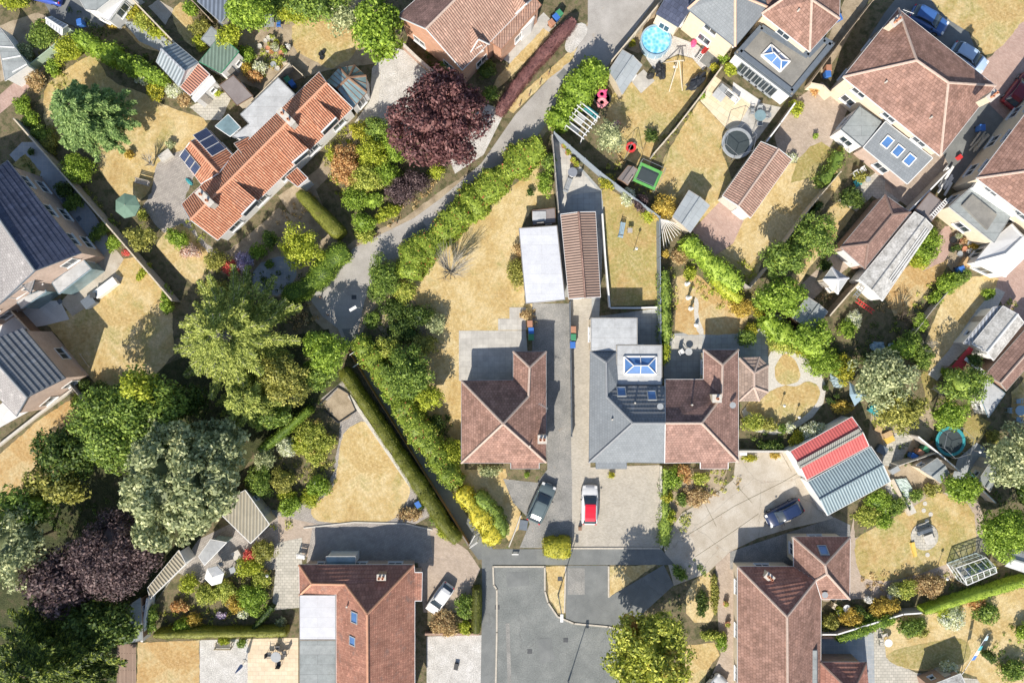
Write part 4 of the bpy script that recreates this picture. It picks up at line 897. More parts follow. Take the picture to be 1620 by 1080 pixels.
# workshop garden
ground('lawn', L[3], [(1430,425),(1465,400),(1500,412),(1490,440),(1470,455),(1440,490),(1415,500),(1400,470)], 3)
ground('garden_path', M['blockred'], [(1480,375),(1500,352),(1508,375),(1498,412),(1478,420),(1455,432),(1480,400)], 4, 1)
ground('patio', M['drysoil'], [(1490,370),(1540,350),(1560,400),(1515,440),(1495,415)], 2)
ground('lawn', L[0], [(1505,440),(1560,436),(1580,440),(1570,470),(1525,520),(1475,590),(1458,575),(1462,545),(1480,500)], 3)
ground('lawn', L[2], [(1455,585),(1475,590),(1488,612),(1470,640),(1462,622)], 3, 1)
ground('garden_path', M['stone'], [(1468,592),(1500,555),(1545,490),(1575,455),(1590,462),(1560,520),(1500,580),(1482,602)], 4)
ground('driveway', M['blockred'], [(1560,430),(1620,370),(1700,330),(1700,520),(1600,520),(1575,455)], 2)
ground('lawn', L[0], [(1600,620),(1640,580),(1700,600),(1700,680),(1600,660)], 3)
ground('lawn', L[2], [(1520,665),(1545,655),(1568,668),(1540,705),(1515,690)], 3)
ground('patio', M['patiod'], [(1515,725),(1545,700),(1570,715),(1540,770),(1505,760)], 4)
ground('patio', M['setts'], [(1398,690),(1435,680),(1445,692),(1420,740),(1395,735)], 4)
ground('patio', M['drysoil'], [(1380,640),(1470,640),(1500,740),(1470,800),(1400,830),(1370,720)], 1)
# top right
ground('driveway', M['asphalt2'], [(1318,150),(1400,20),(1440,-30),(1500,-30),(1560,120),(1620,180),(1640,260),(1520,300),(1480,260),(1340,140),(1318,170)], 1)
ground('side_path', M['drysoil'], [(1300,125),(1330,80),(1385,-20),(1345,-20),(1318,40),(1300,90),(1298,120)], 2)
ground('driveway', M['blockred'], [(1545,105),(1570,88),(1600,40),(1640,10),(1700,80),(1640,150),(1590,190),(1560,160)], 3)
ground('lawn', L[0], [(1460,-20),(1700,-20),(1620,30),(1590,70),(1562,90),(1545,80),(1550,62),(1490,25)], 3, 1)
ground('driveway', M['blockr'], [(1400,245),(1470,200),(1500,260),(1440,330),(1400,300)], 2)
# round-lawn garden bottom right
ground('patio', M['blockr'], [(1310,880),(1345,845),(1350,820),(1440,790),(1540,770),(1560,830),(1560,900),(1450,930),(1400,960),(1340,970),(1300,950)], 2)
ground('lawn', L[1], [(1350,858),(1365,842),(1440,805),(1480,778),(1500,783),(1540,800),(1545,850),(1542,875),(1505,890),(1420,918),(1370,918),(1358,905)], 4, 1)
ground('flower_bed', M['soil'], [(1350,790),(1378,772),(1400,800),(1430,790),(1448,808),(1400,838),(1352,850)], 4)
ground('garden_path', M['stone'], [(1400,770),(1412,755),(1425,760),(1450,810),(1440,815),(1415,790)], 5)
ground('flower_bed', M['soil'], [(1300,950),(1400,945),(1500,925),(1620,890),(1620,925),(1500,955),(1400,985),(1300,1005)], 3, 0, 1.5)
ground('lawn', L[0], [(1395,990),(1430,972),(1500,950),(1560,935),(1640,915),(1700,900),(1700,1120),(1560,1100),(1540,1060),(1450,1062),(1402,1045),(1400,1020)], 3, 1)
ground('lawn', L[2], [(1402,1030),(1470,1015),(1530,1005),(1540,1050),(1450,1060),(1405,1048)], 5, 2)
ground('patio', M['patiod'], [(1300,1005),(1382,1000),(1384,1100),(1300,1100)], 3)
ground('patio', M['setts'], [(1382,1000),(1400,985),(1402,1040),(1450,1064),(1560,1075),(1560,1120),(1382,1120)], 2)
# front of the bottom right house
ground('lawn', L[0], [(1085,925),(1132,895),(1135,984),(1086,985)], 3, 1)
ground('lawn', L[0], [(1086,1020),(1130,1015),(1138,1035),(1118,1060),(1110,1100),(1080,1100)], 3)
ground('front_path', M['blockr'], [(1132,893),(1160,868),(1168,1100),(1112,1100),(1140,1035),(1136,985)], 4)
ground('driveway', M['drive'], [(1155,872),(1320,818),(1345,830),(1345,850),(1250,900),(1155,900)], 4)
# house and drive lower left
ground('driveway', M['blockr'], [(440,815),(530,835),(620,825),(690,835),(740,870),(760,900),(745,930),(760,968),(670,968),(660,880),(480,880),(440,870)], 2)
ground('driveway', M['cobble'], [(495,830),(560,824),(630,824),(680,838),(686,890),(485,890)], 3)
ground('driveway', M['blockr'], [(680,880),(735,890),(740,930),(700,965),(670,968),(668,905)], 4)
ground('forecourt', M['gravel'], [(675,1006),(762,1004),(762,1100),(675,1100)], 3)
ground('patio', M['setts'], [(438,858),(478,850),(478,960),(430,965),(436,900)], 4)
ground('garden_path', M['cobble'], [(430,815),(470,800),(500,770),(520,760),(536,700),(540,640),(505,630),(545,600),(580,655),(660,770),(690,810),(655,830),(600,836),(500,836),(445,870),(428,850)], 1)
ground('lawn', L[0], [(540,690),(552,675),(578,664),(590,680),(612,710),(640,750),(652,772),(640,800),(620,824),(590,827),(520,827),(497,822),(490,808),(500,795),(525,775),(533,750)], 4, 1)
ground('flower_bed', M['drysoil'], [(512,640),(536,613),(550,622),(562,648),(552,662),(535,668)], 4)
ground('flower_bed', M['soil'], [(440,690),(490,650),(530,680),(535,700),(525,765),(480,800),(420,810),(395,760)], 3, 1, 1)
ground('lawn', L[3], [(218,1016),(315,1012),(316,1100),(216,1100)], 3)
ground('patio', M['gravel'], [(316,1012),(392,1010),(392,1100),(316,1100)], 3)
ground('patio', M['patiob'], [(392,1010),(472,1008),(472,1100),(392,1100)], 4)
ground('patio', M['deck'], [(185,1018),(215,1018),(216,1100),(185,1100)], 4)
ground('patio', M['cobble'], [(300,860),(360,830),(440,800),(440,900),(380,905),(330,925),(280,905),(240,960)], 1)
# left gardens
ground('lawn', L[1], [(72,510),(110,490),(190,410),(225,405),(272,475),(275,560),(240,600),(170,625),(130,585),(98,540)], 3)
ground('patio', M['concrete'], [(96,478),(130,440),(178,388),(196,410),(182,432),(195,440),(175,462),(115,500)], 4)
ground('patio', M['porc'], [(0,480),(95,475),(110,505),(70,515),(40,520),(0,540)], 3)
ground('side_path', M['patiod'], [(15,245),(35,225),(60,225),(150,340),(180,390),(178,420),(150,400),(90,330)], 3)
ground('lawn', L[2], [(20,260),(40,243),(65,272),(62,285)], 4)
ground('lawn', L[3], [(0,718),(60,665),(118,628),(130,650),(125,720),(60,770),(0,812),(-60,830),(-60,760)], 3)
ground('garden_path', M['porc'], [(0,676),(115,612),(120,600),(60,590),(0,640),(-40,680)], 2)
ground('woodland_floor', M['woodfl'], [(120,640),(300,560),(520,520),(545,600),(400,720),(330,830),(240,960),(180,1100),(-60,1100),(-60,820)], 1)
ground('lawn', L[0], [(68,150),(78,128),(140,86),(152,90),(175,130),(230,148),(262,168),(298,180),(330,190),(325,215),(300,235),(262,245),(245,265),(240,300),(215,325),(180,305),(140,235),(95,232),(70,200)], 3, 1)
ground('patio', M['cobble'], [(245,262),(262,248),(295,228),(320,250),(290,320),(310,370),(345,400),(320,420),(250,360),(225,330),(240,300)], 2, 0, 1.5)
ground('lawn', L[0], [(245,385),(268,362),(292,352),(325,395),(350,420),(320,450),(300,448),(255,400)], 3, 1)
ground('patio', M['drysoil'], [(395,370),(440,330),(500,360),(540,400),(480,470),(420,470),(330,420)], 2, 0, 2)
ground('patio', M['patiod'], [(400,420),(455,400),(475,425),(450,470),(400,460)], 3, 1, 1)
ground('path', M['drysoil'], [(440,310),(500,270),(545,215),(575,195),(560,240),(500,300),(540,395),(515,400),(460,340)], 2)
ground('driveway', M['gravel'], [(590,95),(640,70),(700,130),(740,175),(690,200),(640,220),(600,200),(585,150)], 3, 1)
ground('driveway', M['gravel'], [(700,225),(770,165),(800,175),(765,245),(720,275)], 2)
ground('driveway', M['stone'], [(590,120),(602,112),(598,190),(575,205),(560,195),(585,160)], 4)
# upper middle
ground('yard', M['drysoil'], [(385,20),(470,0),(590,-20),(600,100),(520,110),(460,130),(430,150),(360,120),(350,80)], 2)
ground('lawn', L[0], [(462,30),(560,20),(575,60),(555,95),(540,100),(525,112),(495,95),(462,80)], 3, 1)
ground('lawn', L[0], [(785,125),(800,108),(860,45),(872,55),(800,130),(775,150)], 4)
ground('lawn', L[0], [(812,180),(800,170),(880,100),(915,70),(905,95),(868,125)], 4)
ground('gravel_bed', M['gravel'], [(893,70),(905,40),(925,35),(931,50),(918,68),(905,85),(895,82)], 5, 1)
ground('path', M['patio'], [(790,90),(860,20),(880,40),(812,105)], 3)
# top left
ground('yard', M['asphalt2'], [(60,-20),(230,-20),(200,10),(160,45),(125,45),(80,25)], 2)
ground('lawn', L[3], [(50,45),(72,28),(78,35),(72,50),(60,56),(52,55)], 3)
ground('garden_path', M['blockred'], [(0,150),(35,120),(65,85),(112,48),(125,55),(110,70),(90,98),(60,125),(30,155),(0,180)], 3)
ground('yard', M['drysoil'], [(0,130),(0,40),(60,20),(120,45),(60,90)], 1)
ground('yard', M['patiod'], [(195,35),(225,35),(275,70),(262,85),(220,65)], 3)
ground('lawn', L[3], [(190,40),(220,50),(262,85),(225,75)], 2)
ground('lawn', L[0], [(272,15),(290,0),(310,40),(318,75),(300,75),(275,40)], 3, 1)
ground('yard', M['concrete'], [(250,0),(275,15),(262,40),(235,10)], 2)
ground('yard', M['setts'], [(340,150),(370,145),(350,190),(325,190),(300,170)], 3)

# ============================================================ BUILDINGS
def W(l): return [P(*p) for p in l]
def FW(l): return [(f[0], W(f[1:])) for f in l]
e, ap = 2.7, 6.35
# 1 the bungalow in the middle
A_=(730,602,e); B_=(730,732,e); C_=(808,732,e); D_=(808,741,e-.15); E_=(853,741,e-.15); F_=(853,732,e); G_=(864,731,e); H_=(864,556,e); I_=(812,556,e); J_=(812,601,e)
apx=(796,670,ap); v1=(836,627,4.15); w1=(838,581,4.15)
h = building('bungalow', 'small detached bungalow with weathered pink hipped roof beside the long grey drive', 'bungalow',
  FW([(0,A_,B_,apx),(0,A_,apx,v1,J_),(0,B_,C_,D_,E_,F_,G_,apx),(0,G_,H_,w1,v1,apx),(0,J_,v1,w1,I_),(0,I_,w1,H_)]), W([A_,B_,C_,D_,E_,F_,G_,H_,I_,J_]), M['t_pink'], M['magn'], M['ridge'], M['poly'], doorat=[(3,0)])
chimney(h, 857, 692, .8, .75, 0, 1.3, 2, M['magn']); vent(h, 838, 705); aerial(h, 858, 640, -30)
# 2 grey-roofed bungalow
a0=(934,556,e); w0=(959,573,3.95); w2=(960,627,3.95); m1=(1001,669,5.75); m2=(1052,669,5.75); sw=(932,731,e); se=(1051,732,e); ne=(1050,611,3.3); vj=(976,611,3.3); wn=(976,556,e)
b1=(943,731,e); b2=(943,741,e-.15); b3=(991,741,e-.15); b4=(991,731,e)
h = building('bungalow', 'left half of the bungalow pair, roofed in smooth slate grey tiles', 'bungalow',
  FW([(0,a0,sw,m1,w2,w0),(1,vj,w2,m1,m2,ne),(0,sw,b1,b2,b3,b4,se,m2,m1),(0,wn,vj,w2,w0),(1,a0,w0,wn)]), W([a0,sw,b1,b2,b3,b4,se,m2,ne,vj,wn]), [M['t_slate'], M['t_char']], M['magn'], M['ridgeg'], M['anth'], windows=True, skipwin=(6,7))
skylight(h, 983, 620, .75, .95); skylight(h, 1031, 626, .75, .95); vent(h, 968, 663); vent(h, 1004, 637); dish(h, 1043, 642)
fx = W([(976,546,2.95),(1047,546,2.95),(1047,609,2.95),(976,609,2.95)])
h2 = building('roof_extension', 'flat roofed rear extension with a large glass roof lantern painted sky blue', 'extension', [(0, fx)], fx, M['felt'], M['magn'], mgut=M['stone'], ov=.08, ridges=False)
fx = W([(935,503,2.9),(1008,503,2.9),(1008,545,2.9),(975,545.5,2.9),(975,555,2.9),(935,555,2.9)])
h3 = building('roof_extension', 'plain pale flat roofed extension behind the slate grey bungalow', 'extension', [(0, fx)], fx, M['felt'], M['magn'], mgut=M['stone'], ov=.08, ridges=False)
def lantern(h, c4, hr, z, rz=.55):
    a,b,c,d = [P(x,y,z+.02) for x,y in c4]; m1=(a+d)/2; m2=(b+c)/2; e1=m1.lerp(m2,.28); e2=m2.lerp(m1,.28); e1.z=e2.z=z+rz
    k = MB()
    for p,q in ((a,b),(b,c),(c,d),(d,a)): k.bar(p+Vector((0,0,.08)), q+Vector((0,0,.08)), .16, .2)
    for p,q in ((a,e1),(d,e1),(b,e2),(c,e2),(e1,e2)): k.bar(p+Vector((0,0,.2)), q, .09, .09)
    for t in (.5,): 
        k.bar(a.lerp(b,t)+Vector((0,0,.2)), e1.lerp(e2,t), .06, .07); k.bar(d.lerp(c,t)+Vector((0,0,.2)), e1.lerp(e2,t), .06, .07)
    f = k.build('roof_lantern', M['whitep'], h.root); g_ = MB(); up = Vector((0,0,.16))
    for q in ([a+up,b+up,e2,e1],[c+up,d+up,e1,e2],[b+up,c+up,e2],[d+up,a+up,e1]): g_.poly([p-Vector((0,0,.03)) for p in q])
    g_.build('pane', M['glass_sky'], f)
lantern(h2, [(987,564),(1038,564),(1038,592),(987,592)], 0, 2.95)
# 3 brown half
na=(1052,600,e); P3=(1113,600,e); q0=(1113,553,e); q1=(1143,577,4.2); q2=(1142,627,4.2); q3=(1168,553,e); qs=(1168,730,e); qm=(1110,669,5.75); pm=(1052.3,669,5.75); ps=(1051.5,732,e)
c1=(1108,731,e); c2=(1108,741,e-.15); c3=(1152,741,e-.15); c4=(1152,731,e)
h = building('bungalow', 'right half of the bungalow pair, brown tiled hipped roof with white gutters', 'bungalow',
  FW([(0,na,pm,qm,q2,P3),(1,ps,c1,c2,c3,c4,qs,qm,pm),(1,q3,qs,qm,q2,q1),(1,q0,q1,q2,P3),(0,q0,q1,q3)]), W([na,pm,ps,c1,c2,c3,c4,qs,q3,q0,P3]), [M['t_choc_shade'], M['t_pink2']], M['magn'], M['ridge'], M['white'], skipwin=(0,1))  # north faces take the darker tile copy, their shade painted in
chimney(h, 1130, 629, .8, .7, 0, .9, 1, M['magn']); vent(h, 1094, 640); dish(h, 1157, 640, 0)
k0=[(1169,566,2.3),(1201,565,2.3),(1215,578,2.3),(1215,620,2.3),(1201,634,2.3),(1169,634,2.3)]; ka=(1193,590,3.1); kb=(1193,612,3.1)
h = building('garden_room', 'hexagonal conservatory with taupe tiled roof joined to the brown bungalow', 'conservatory', FW([(0,k0[0],k0[1],ka),(0,k0[1],k0[2],ka),(0,k0[2],k0[3],kb,ka),(0,k0[3],k0[4],kb),(0,k0[4],k0[5],kb),(0,k0[5],k0[0],ka,kb)]), W(k0), M['t_conv'], M['white'], M['ridge'], M['white'], ov=.1, wz=(.7,2.1))
# 4 house lower left
n0=(473,893,e); n1=(655,893,e); rA=(493,923,3.9); rB=(546,924,3.9); rT=(581,971,6.3); rE=(582,1120,6.3); sE=(656,1120,e); wE=(532,1120,3.4); wB=(532,940,3.0); wC=(474,941,e)
bb0=(656,905,e); bb1=(668,905,e-.1); bb2=(667,950,e-.1); bb3=(656,950,e)
h = building('bungalow', 'long bungalow with orange red tiled roof left of the road', 'bungalow',
  FW([(0,n0,n1,rT,rB,rA),(1,n0,rA,wC),(1,rA,rB,wB,wC),(1,rB,rT,rE,wE,wB),(1,n1,bb0,bb1,bb2,bb3,sE,rE,rT)]), W([n0,wC,wB,wE,rE,sE,bb3,bb2,bb1,bb0,n1]), [M['t_stripe'], M['t_red']], M['brickp'], M['ridgeo'], M['white'], skipwin=(3,4))
skylight(h, 562, 976, .95, .85); skylight(h, 559, 1013, .75, .75); vent(h, 550, 957, .5); chimney(h, 606, 908, .8, .5, 0, .9, 2, M['bricko'])
fx = W([(474,941,3.0),(531,941,3.0),(531,1011,3.0),(474,1011,3.0)]); building('roof_extension', 'white flat roofed extension on the back of the orange roofed bungalow', 'extension', [(0,fx)], fx, M['feltw'], M['brickp'], mgut=M['woodg'], ov=.06, ridges=False)
fx = W([(474,1012.5,2.9),(531,1012.5,2.9),(531,1120,2.9),(474,1120,2.9)]); building('roof_extension', 'grey flat roofed extension below the white one at the frame edge', 'extension', [(0,fx)], fx, M['feltg'], M['brickp'], mgut=M['woodg'], ov=.06, ridges=False)
fx = W([(516,880,2.2),(562,880,2.2),(562,893,2.2),(516,893,2.2)]); building('porch', 'little white porch with sloping glazed top on the drive side', 'porch', [(0,fx)], fx, M['glassc'], M['white'], mgut=M['white'], ov=.04, windows=False, ridges=False)
# 5 house bottom right
o0=(1167,896,e); o1=(1256,896,e); o2=(1290,918,4.6); oT=(1245,975,6.2); oS=(1246,1120,6.2); oW=(1167,1120,e); oE=(1298,1120,e); oe=(1299,946,e)
h = building('bungalow', 'bungalow with pinkish roof and dark coursed north slope, bottom right of the road', 'bungalow',
  FW([(0,o0,o1,o2,oT),(1,o0,oT,oS,oW),(1,o2,oe,oE,oS,oT)]), W([o0,oW,oS,oE,oe,o2,o1]), [M['t_stripe'], M['t_pink']], M['magn'], M['ridge'], M['white'], skipwin=(1,2,3,4,5))
chimney(h, 1212, 908, .85, .6, -40, .9, 2, M['magn'])
i0=(1255,849,e); i1=(1345,849,e); i2=(1344,947,e); i3=(1299,947,e); iA=(1305,893,5.3); iB=(1308,907,5.3); i4=(1290,918,4.6); i5=(1256,896,e)
h = building('bungalow_wing', 'cross wing with salmon tiles and one blue skylight', 'house wing', FW([(0,i0,i1,iA),(1,i1,i2,iB,iA),(1,i2,i3,i4,iB),(1,i0,iA,iB,i4,i5)]), W([i0,i1,i2,i3,i4,i5]), [M['t_stripe'], M['t_pink']], M['magn'], M['ridge'], M['white'], skipwin=(3,4))
skylight(h, 1302, 871, .75, 1.0); dish(h, 1302, 938)
fx = W([(1249,1028,3.6),(1293,1028,3.6),(1293,1120,3.6),(1249,1120,3.6)]); building('roof_extension', 'dark grey flat roofed dormer on the bottom right bungalow', 'dormer', [(0,fx)], fx, M['feltg'], M['anth'], mgut=M['anth'], ov=.06, windows=False, ridges=False)
shed('bungalow_wing', 'red brown tiled wing at the bottom edge beside the blue slab patio', 'house wing', [(1298,1047),(1370,1047),(1378,1130),(1298,1130)], 2.7, 'hip', 4.4, 1, M['t_stripe'], M['bricko'], M['ridged'], M['white'], .3)
# 6 big hipped house top right
z=4.8; u0=(1334,122,z); u1=(1421,14,z); u2=(1575,136,z); u3=(1488,247,z); uA=(1450,96,7.4); uB=(1500,131,7.4)
h = building('house', 'big two storey pair of houses under one pink brown hipped roof', 'house', FW([(0,u0,u1,uA),(0,u1,u2,uB,uA),(0,u2,u3,uB),(0,u3,u0,uA,uB)]), W([u0,u1,u2,u3]), M['t_pink'], M['cream'], M['ridge'], M['white'], floors=2)
chimney(h, 1408, 42, 1.0, .6, 40, 1.1, 2, M['cream']); chimney(h, 1558, 158, 1.0, .6, 40, 1.1, 2, M['cream']); aerial(h, 1425, 28, -20); vent(h, 1400, 131, .4); vent(h, 1471, 187, .4)
fx = W([(1331,204,2.9),(1360,168,2.9),(1396,193,2.9),(1365,232,2.9)]); building('roof_extension', 'dark flat roofed white walled extension beside the grey lean-to', 'extension', [(0,fx)], fx, M['feltg'], M['render'], mgut=M['anth'], ov=.06, ridges=False)
fx = W([(1366,233,2.6),(1401,192,3.4),(1476,250,3.4),(1436,291,2.6)]); h = building('roof_extension', 'grey lean-to extension with three blue skylights in a row', 'extension', [(0,fx)], fx, M['t_slate'], M['brickp'], mgut=M['white'], ov=.1, ridges=False)
for sx, sy in ((1403,225),(1420,239),(1438,253)): skylight(h, sx, sy, .75, .95, mf=M['whitep'])
# 7 grey and brown semis top middle
z=4.9; s0=(1088,14,z); s1=(1163,74,z); s2=(1215,12,z); s3=(1190,-60,z); s4=(1120,-50,z); sT=(1163,-10,7.6); sU=(1150,-40,7.6)
h = building('house', 'cream rendered house with grey slate hipped roof and peach ridge tiles behind the pool', 'house', FW([(0,s0,s1,sT,sU),(0,s1,s2,sT),(0,s2,s3,sU,sT),(0,s3,s4,s0,sU)]), W([s0,s1,s2,s3,s4]), M['t_slate'], M['cream'], M['ridgep'], M['anth'], floors=2)
z=4.9; s0=(1205,22,z); s1=(1281,82,z); s2=(1328,30,z); s3=(1330,-60,z); s4=(1225,-60,z); sT=(1284,0,7.6); sU=(1280,-30,7.6)
h = building('house', 'house with rose brown hipped roof behind the large dark flat roofed extension', 'house', FW([(0,s0,s1,sT,sU),(0,s1,s2,sT),(0,s2,s3,sU,sT),(0,s3,s4,s0,sU)]), W([s0,s1,s2,s3,s4]), M['t_pink'], M['magn'], M['ridge'], M['white'], floors=2)
vent(h, 1262, 18, .4)
h = shed('house_wing', 'lower navy tiled wing beside the lane, left of the grey house', 'house wing', [(1038,22),(1073,43),(1110,-8),(1075,-40)], 3.2, 'mono', 4.4, 0, M['t_dark'], M['cream'], mgut=M['anth'], ov=.1, windows=True)
z=3.2; fx = W([(1163,83,z),(1203,38,z),(1277,84,z),(1302,58,z),(1321,69,z),(1253,152,z)])
h = building('roof_extension', 'large dark flat roofed extension with grey edge and blue roof lantern', 'extension', [(0,fx)], fx, M['feltd'], M['render'], mgut=M['anth'], ov=.12, ridges=False, thick=.3, windows=False)
edge = MB(); ii = inset([(p.x,p.y) for p in fx], .28)
for i in range(6):
    p = Vector((*ii[i], z+.1)); q = Vector((*ii[(i+1)%6], z+.1)); edge.bar(p, q, .5, .2)
edge.build('parapet', M['anth'], h.root)
lantern(h, [(1219,72),(1249,98),(1234,114),(1204,88)], 0, z)
p, q, zt = max(h.walls, key=lambda wl: (wl[1]-wl[0]).length if Vector(((wl[1]-wl[0]).y, -(wl[1]-wl[0]).x)).dot(-((wl[0]+wl[1])/2).xy) > 0 else 0)
for k in range(5): window(h, p.lerp(q, .22+.13*k), (q-p).normalized(), 1.05, .2, 2.3, M['poly'])
# 8 brick house upper middle
z=4.6; g0=(628,26,z); g1=(674,46,7.6); g2=(731,111,z); g3=(850,-10,z); g4=(795,-75,7.6); g5=(752,-85,z)
h = building('house', 'orange brick gabled house with ribbed brown roof above the lane', 'house', FW([(1,g0,g1,g4,g5),(0,g1,g2,g3,g4)]), W([g0,g1,g2,g3,g4,g5]), [M['t_pantb'], M['t_choc_shade']], M['brickr'], M['ridge'], M['white'], floors=1, ov=.22)  # slope turned from the sun takes the dark tile copy, shade in its colour
def gablet(h, tip, l, r, z, zr, mr, mw, label=None):
    """small front gable: tip = px of ridge at the front, l/r = eave corners px, runs back into the roof"""
    a, b, t = P(*l, z), P(*r, z), P(*tip, zr); back = Vector((-(b-a).y, (b-a).x, 0)).normalized()
    if back.y < 0: back = -back
    u = (b-a).normalized(); L_ = (zr-z)*1.6+1.2; tb = t + back*L_; ab = a + back*L_*.9; bb = b + back*L_*.9
    m = MB(); m.poly([a, t, tb, ab]); m.poly([b, bb, tb, t]); m.build('gable_roof', mr, h.root)
    fr = MB(); s = -back*.04
    fr.bar(a+s, t+s, .08, .16); fr.bar(b+s, t+s, .08, .16); fr.build('bargeboard', M['white'], h.root)
    wl = MB(); i = back*.18; ln = (b-a).length; ai, bi, ti = a+i+u*.15, b+i-u*.15, t+i-Vector((0,0,.12)); wl.poly([Vector((ai.x,ai.y,0)), Vector((bi.x,bi.y,0)), bi, ti, ai])
    for p0 in (ai, bi): wl.poly([Vector((p0.x,p0.y,0)), Vector((p0.x,p0.y,0))+back*2.5, p0+back*2.5, p0])
    wl.build('gable_wall', mw, h.root); c = (ai+bi)/2; 
    hh = House(); hh.root = h.root; window(hh, c - back*.01, u, min(1.3, ln*.4), z-.9, z+.3)
gablet(h, (757,62), (741,88), (774,70), 4.6, 6.0, M['t_pantb'], M['brickr']); gablet(h, (832,6), (815,22), (842,-2), 4.6, 6.0, M['t_pantb'], M['brickr'])
fx = W([(775,66,4.0),(793,78,3.9),(856,8,3.9),(845,-5,4.0)]); h = building('house_wing', 'lower ribbed brown roof along the front of the brick house', 'house wing', [(0,fx)], fx, M['t_pantb'], M['brickr'], mgut=M['brownp'], ov=.2, ridges=False)
fx = W([(818,45,2.5),(841,20,2.5),(846,27,2.5),(842,36,2.5),(826,50,2.5)]); building('bay_window', 'white topped bay window at the front of the brick house', 'bay window', [(0,fx)], fx, M['white'], M['white'], mgut=M['white'], ov=.06, ridges=False, wz=(.7,2.2))
# 9 the long pantiled bungalow
z=2.7; y0=(287,323,z); y1=(345,382,z); y2=(566,175,z); y3=(505,114,z); yr0=(301,348,4.8); yr1=(517,131,4.8)
y1=(344,380,z); y2=(558,171,z)
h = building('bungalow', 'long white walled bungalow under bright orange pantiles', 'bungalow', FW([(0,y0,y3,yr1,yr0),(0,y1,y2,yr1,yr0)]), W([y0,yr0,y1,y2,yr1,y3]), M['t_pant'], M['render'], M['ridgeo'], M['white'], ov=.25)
chimney(h, 330, 316, 1.9, .6, -45, .9, 2, M['stone']); chimney(h, 457, 190, 1.9, .6, -45, .9, 2, M['stone'])
def dormer(h, tl, tr, br, bl, zb, zt, mr):
    """wedge dormer: tl,tr = back edge px on the roof; bl,br = front edge px at height zt"""
    a, b = hit(h, *tl)[0], hit(h, *tr)[0]; c, d = P(*br, zt), P(*bl, zt); m = MB(); m.poly([a, d, c, b][::-1] if ((d-a).cross(c-a)).z < 0 else [a, d, c, b]); m.build('dormer_roof', mr, h.root)
    ck = MB(); c0, d0 = Vector((c.x, c.y, zb)), Vector((d.x, d.y, zb)); ck.poly([d, a, d0]); ck.poly([c, c0, b]); ck.build('dormer_cheek', M['woodg'], h.root)
    u = (c-d).normalized(); fr = MB(); fr.poly([d0, c0, c, d]); fr.bar(d, c, .14, .12); f = fr.build('dormer_window', M['white'], h.root)
    n = Vector((u.y, -u.x, 0)); n = n if n.dot(d-a) > 0 else -n; mid = (c+d)/2; mid.z = (zb+zt)/2; g_ = MB(); g_.ob(mid+n*.03, u*(c-d).length*.45, n*.015, (0,0,(zt-zb)*.36)); g_.build('pane', M['glassd'], f)
dormer(h, (369,285), (353,298), (382,340), (405,316), 2.9, 4.0, M['t_pant']); dormer(h, (452,205), (430,228), (462,258), (488,236), 2.9, 4.0, M['t_pant']); dormer(h, (500,157), (484,175), (508,210), (532,186), 2.9, 4.0, M['t_pant'])
h = shed('bungalow_wing', 'square pantiled annexe with solar panels on both slopes', 'house wing', [(300,220),(367,246),(348,275),(318,290)], 2.6, 'gable', 4.0, 0, M['t_pant'], M['render'], M['ridgeo'], ov=.2, windows=True)
h.root.name = 'unused'
def killtree(o):
    for c in list(o.children_recursive): bpy.data.objects.remove(c)
    bpy.data.objects.remove(o)
killtree(h.root)
z=2.5; x0=(284,247,z); x1=(318,291,z); x2=(347,276,z); x3=(368,246,z); x4=(332,207,z); x5=(297,219,z); xr0=(301,224,3.6); xr1=(346,274,3.6)
h = building('bungalow_wing', 'pantiled annexe with dark solar panels on both slopes', 'house wing', FW([(0,x0,xr0,xr1,x1),(0,xr0,x4,x3,xr1)]), W([x0,x1,xr1,x3,x4,xr0]), M['t_pant'], M['render'], M['ridgeo'], ov=.2)
solar(h, 331, 226, 3, .95, 1.6); solar(h, 302, 256, 3, .8, 1.2, frame=M['stone'])
fx = W([(440,123,2.6),(466,149,2.6),(416,205,2.6),(393,222,2.6),(367,216,2.6),(394,196,2.6),(380,181,2.6)]); building('roof_extension', 'pale blue grey flat roof behind the orange pantiled bungalow', 'extension', [(0,fx)], fx, M['felt'], M['render'], mgut=M['poly'], ov=.08, ridges=False)
shed('outbuilding', 'small pantiled lean-to joined to the orange roofed bungalow by the annexe', 'outbuilding', [(374,230),(392,216),(408,232),(390,250)], 2.6, 'mono', 3.3, 1, M['t_pant'], M['render'], ov=.1)
shed('porch', 'pantiled porch projecting at the garden front of the orange roofed bungalow', 'porch', [(451,281),(470,265),(490,284),(474,298)], 2.3, 'mono', 2.9, 0, M['t_pant'], M['render'], mgut=M['white'], ov=.1)
# eight sided conservatory
cz=2.3; co=[(516,129,cz),(537,107,cz),(561,104,cz),(579,120,cz),(580,146,cz),(558,171,cz)]; ca=(551,123,3.2); cb=(533,140,3.2)
h = building('conservatory', 'glass roofed conservatory with faceted end on the orange roofed bungalow', 'conservatory', FW([(0,co[0],co[1],ca,cb),(0,co[1],co[2],ca),(0,co[2],co[3],ca),(0,co[3],co[4],ca),(0,co[4],co[5],cb,ca)]), W(co), M['glassc'], M['white'], M['woodb'], M['woodb'], ov=.08, wz=(.5,2.1), skipwin=(5,))
gb = MB()
for a_, b_, c_, d_ in ((co[0],co[1],cb,ca),(co[4],co[5],ca,cb)):
    for t in (.25,.5,.75): gb.bar(P(*a_).lerp(P(*b_), t)+Vector((0,0,.03)), P(*c_).lerp(P(*d_), t)+Vector((0,0,.03)), .06, .06)
for a_, b_ in ((co[1],co[2]),(co[2],co[3]),(co[3],co[4])): gb.bar(P(*a_).lerp(P(*b_), .5)+Vector((0,0,.03)), P(*ca)+Vector((0,0,.03)), .05, .05)
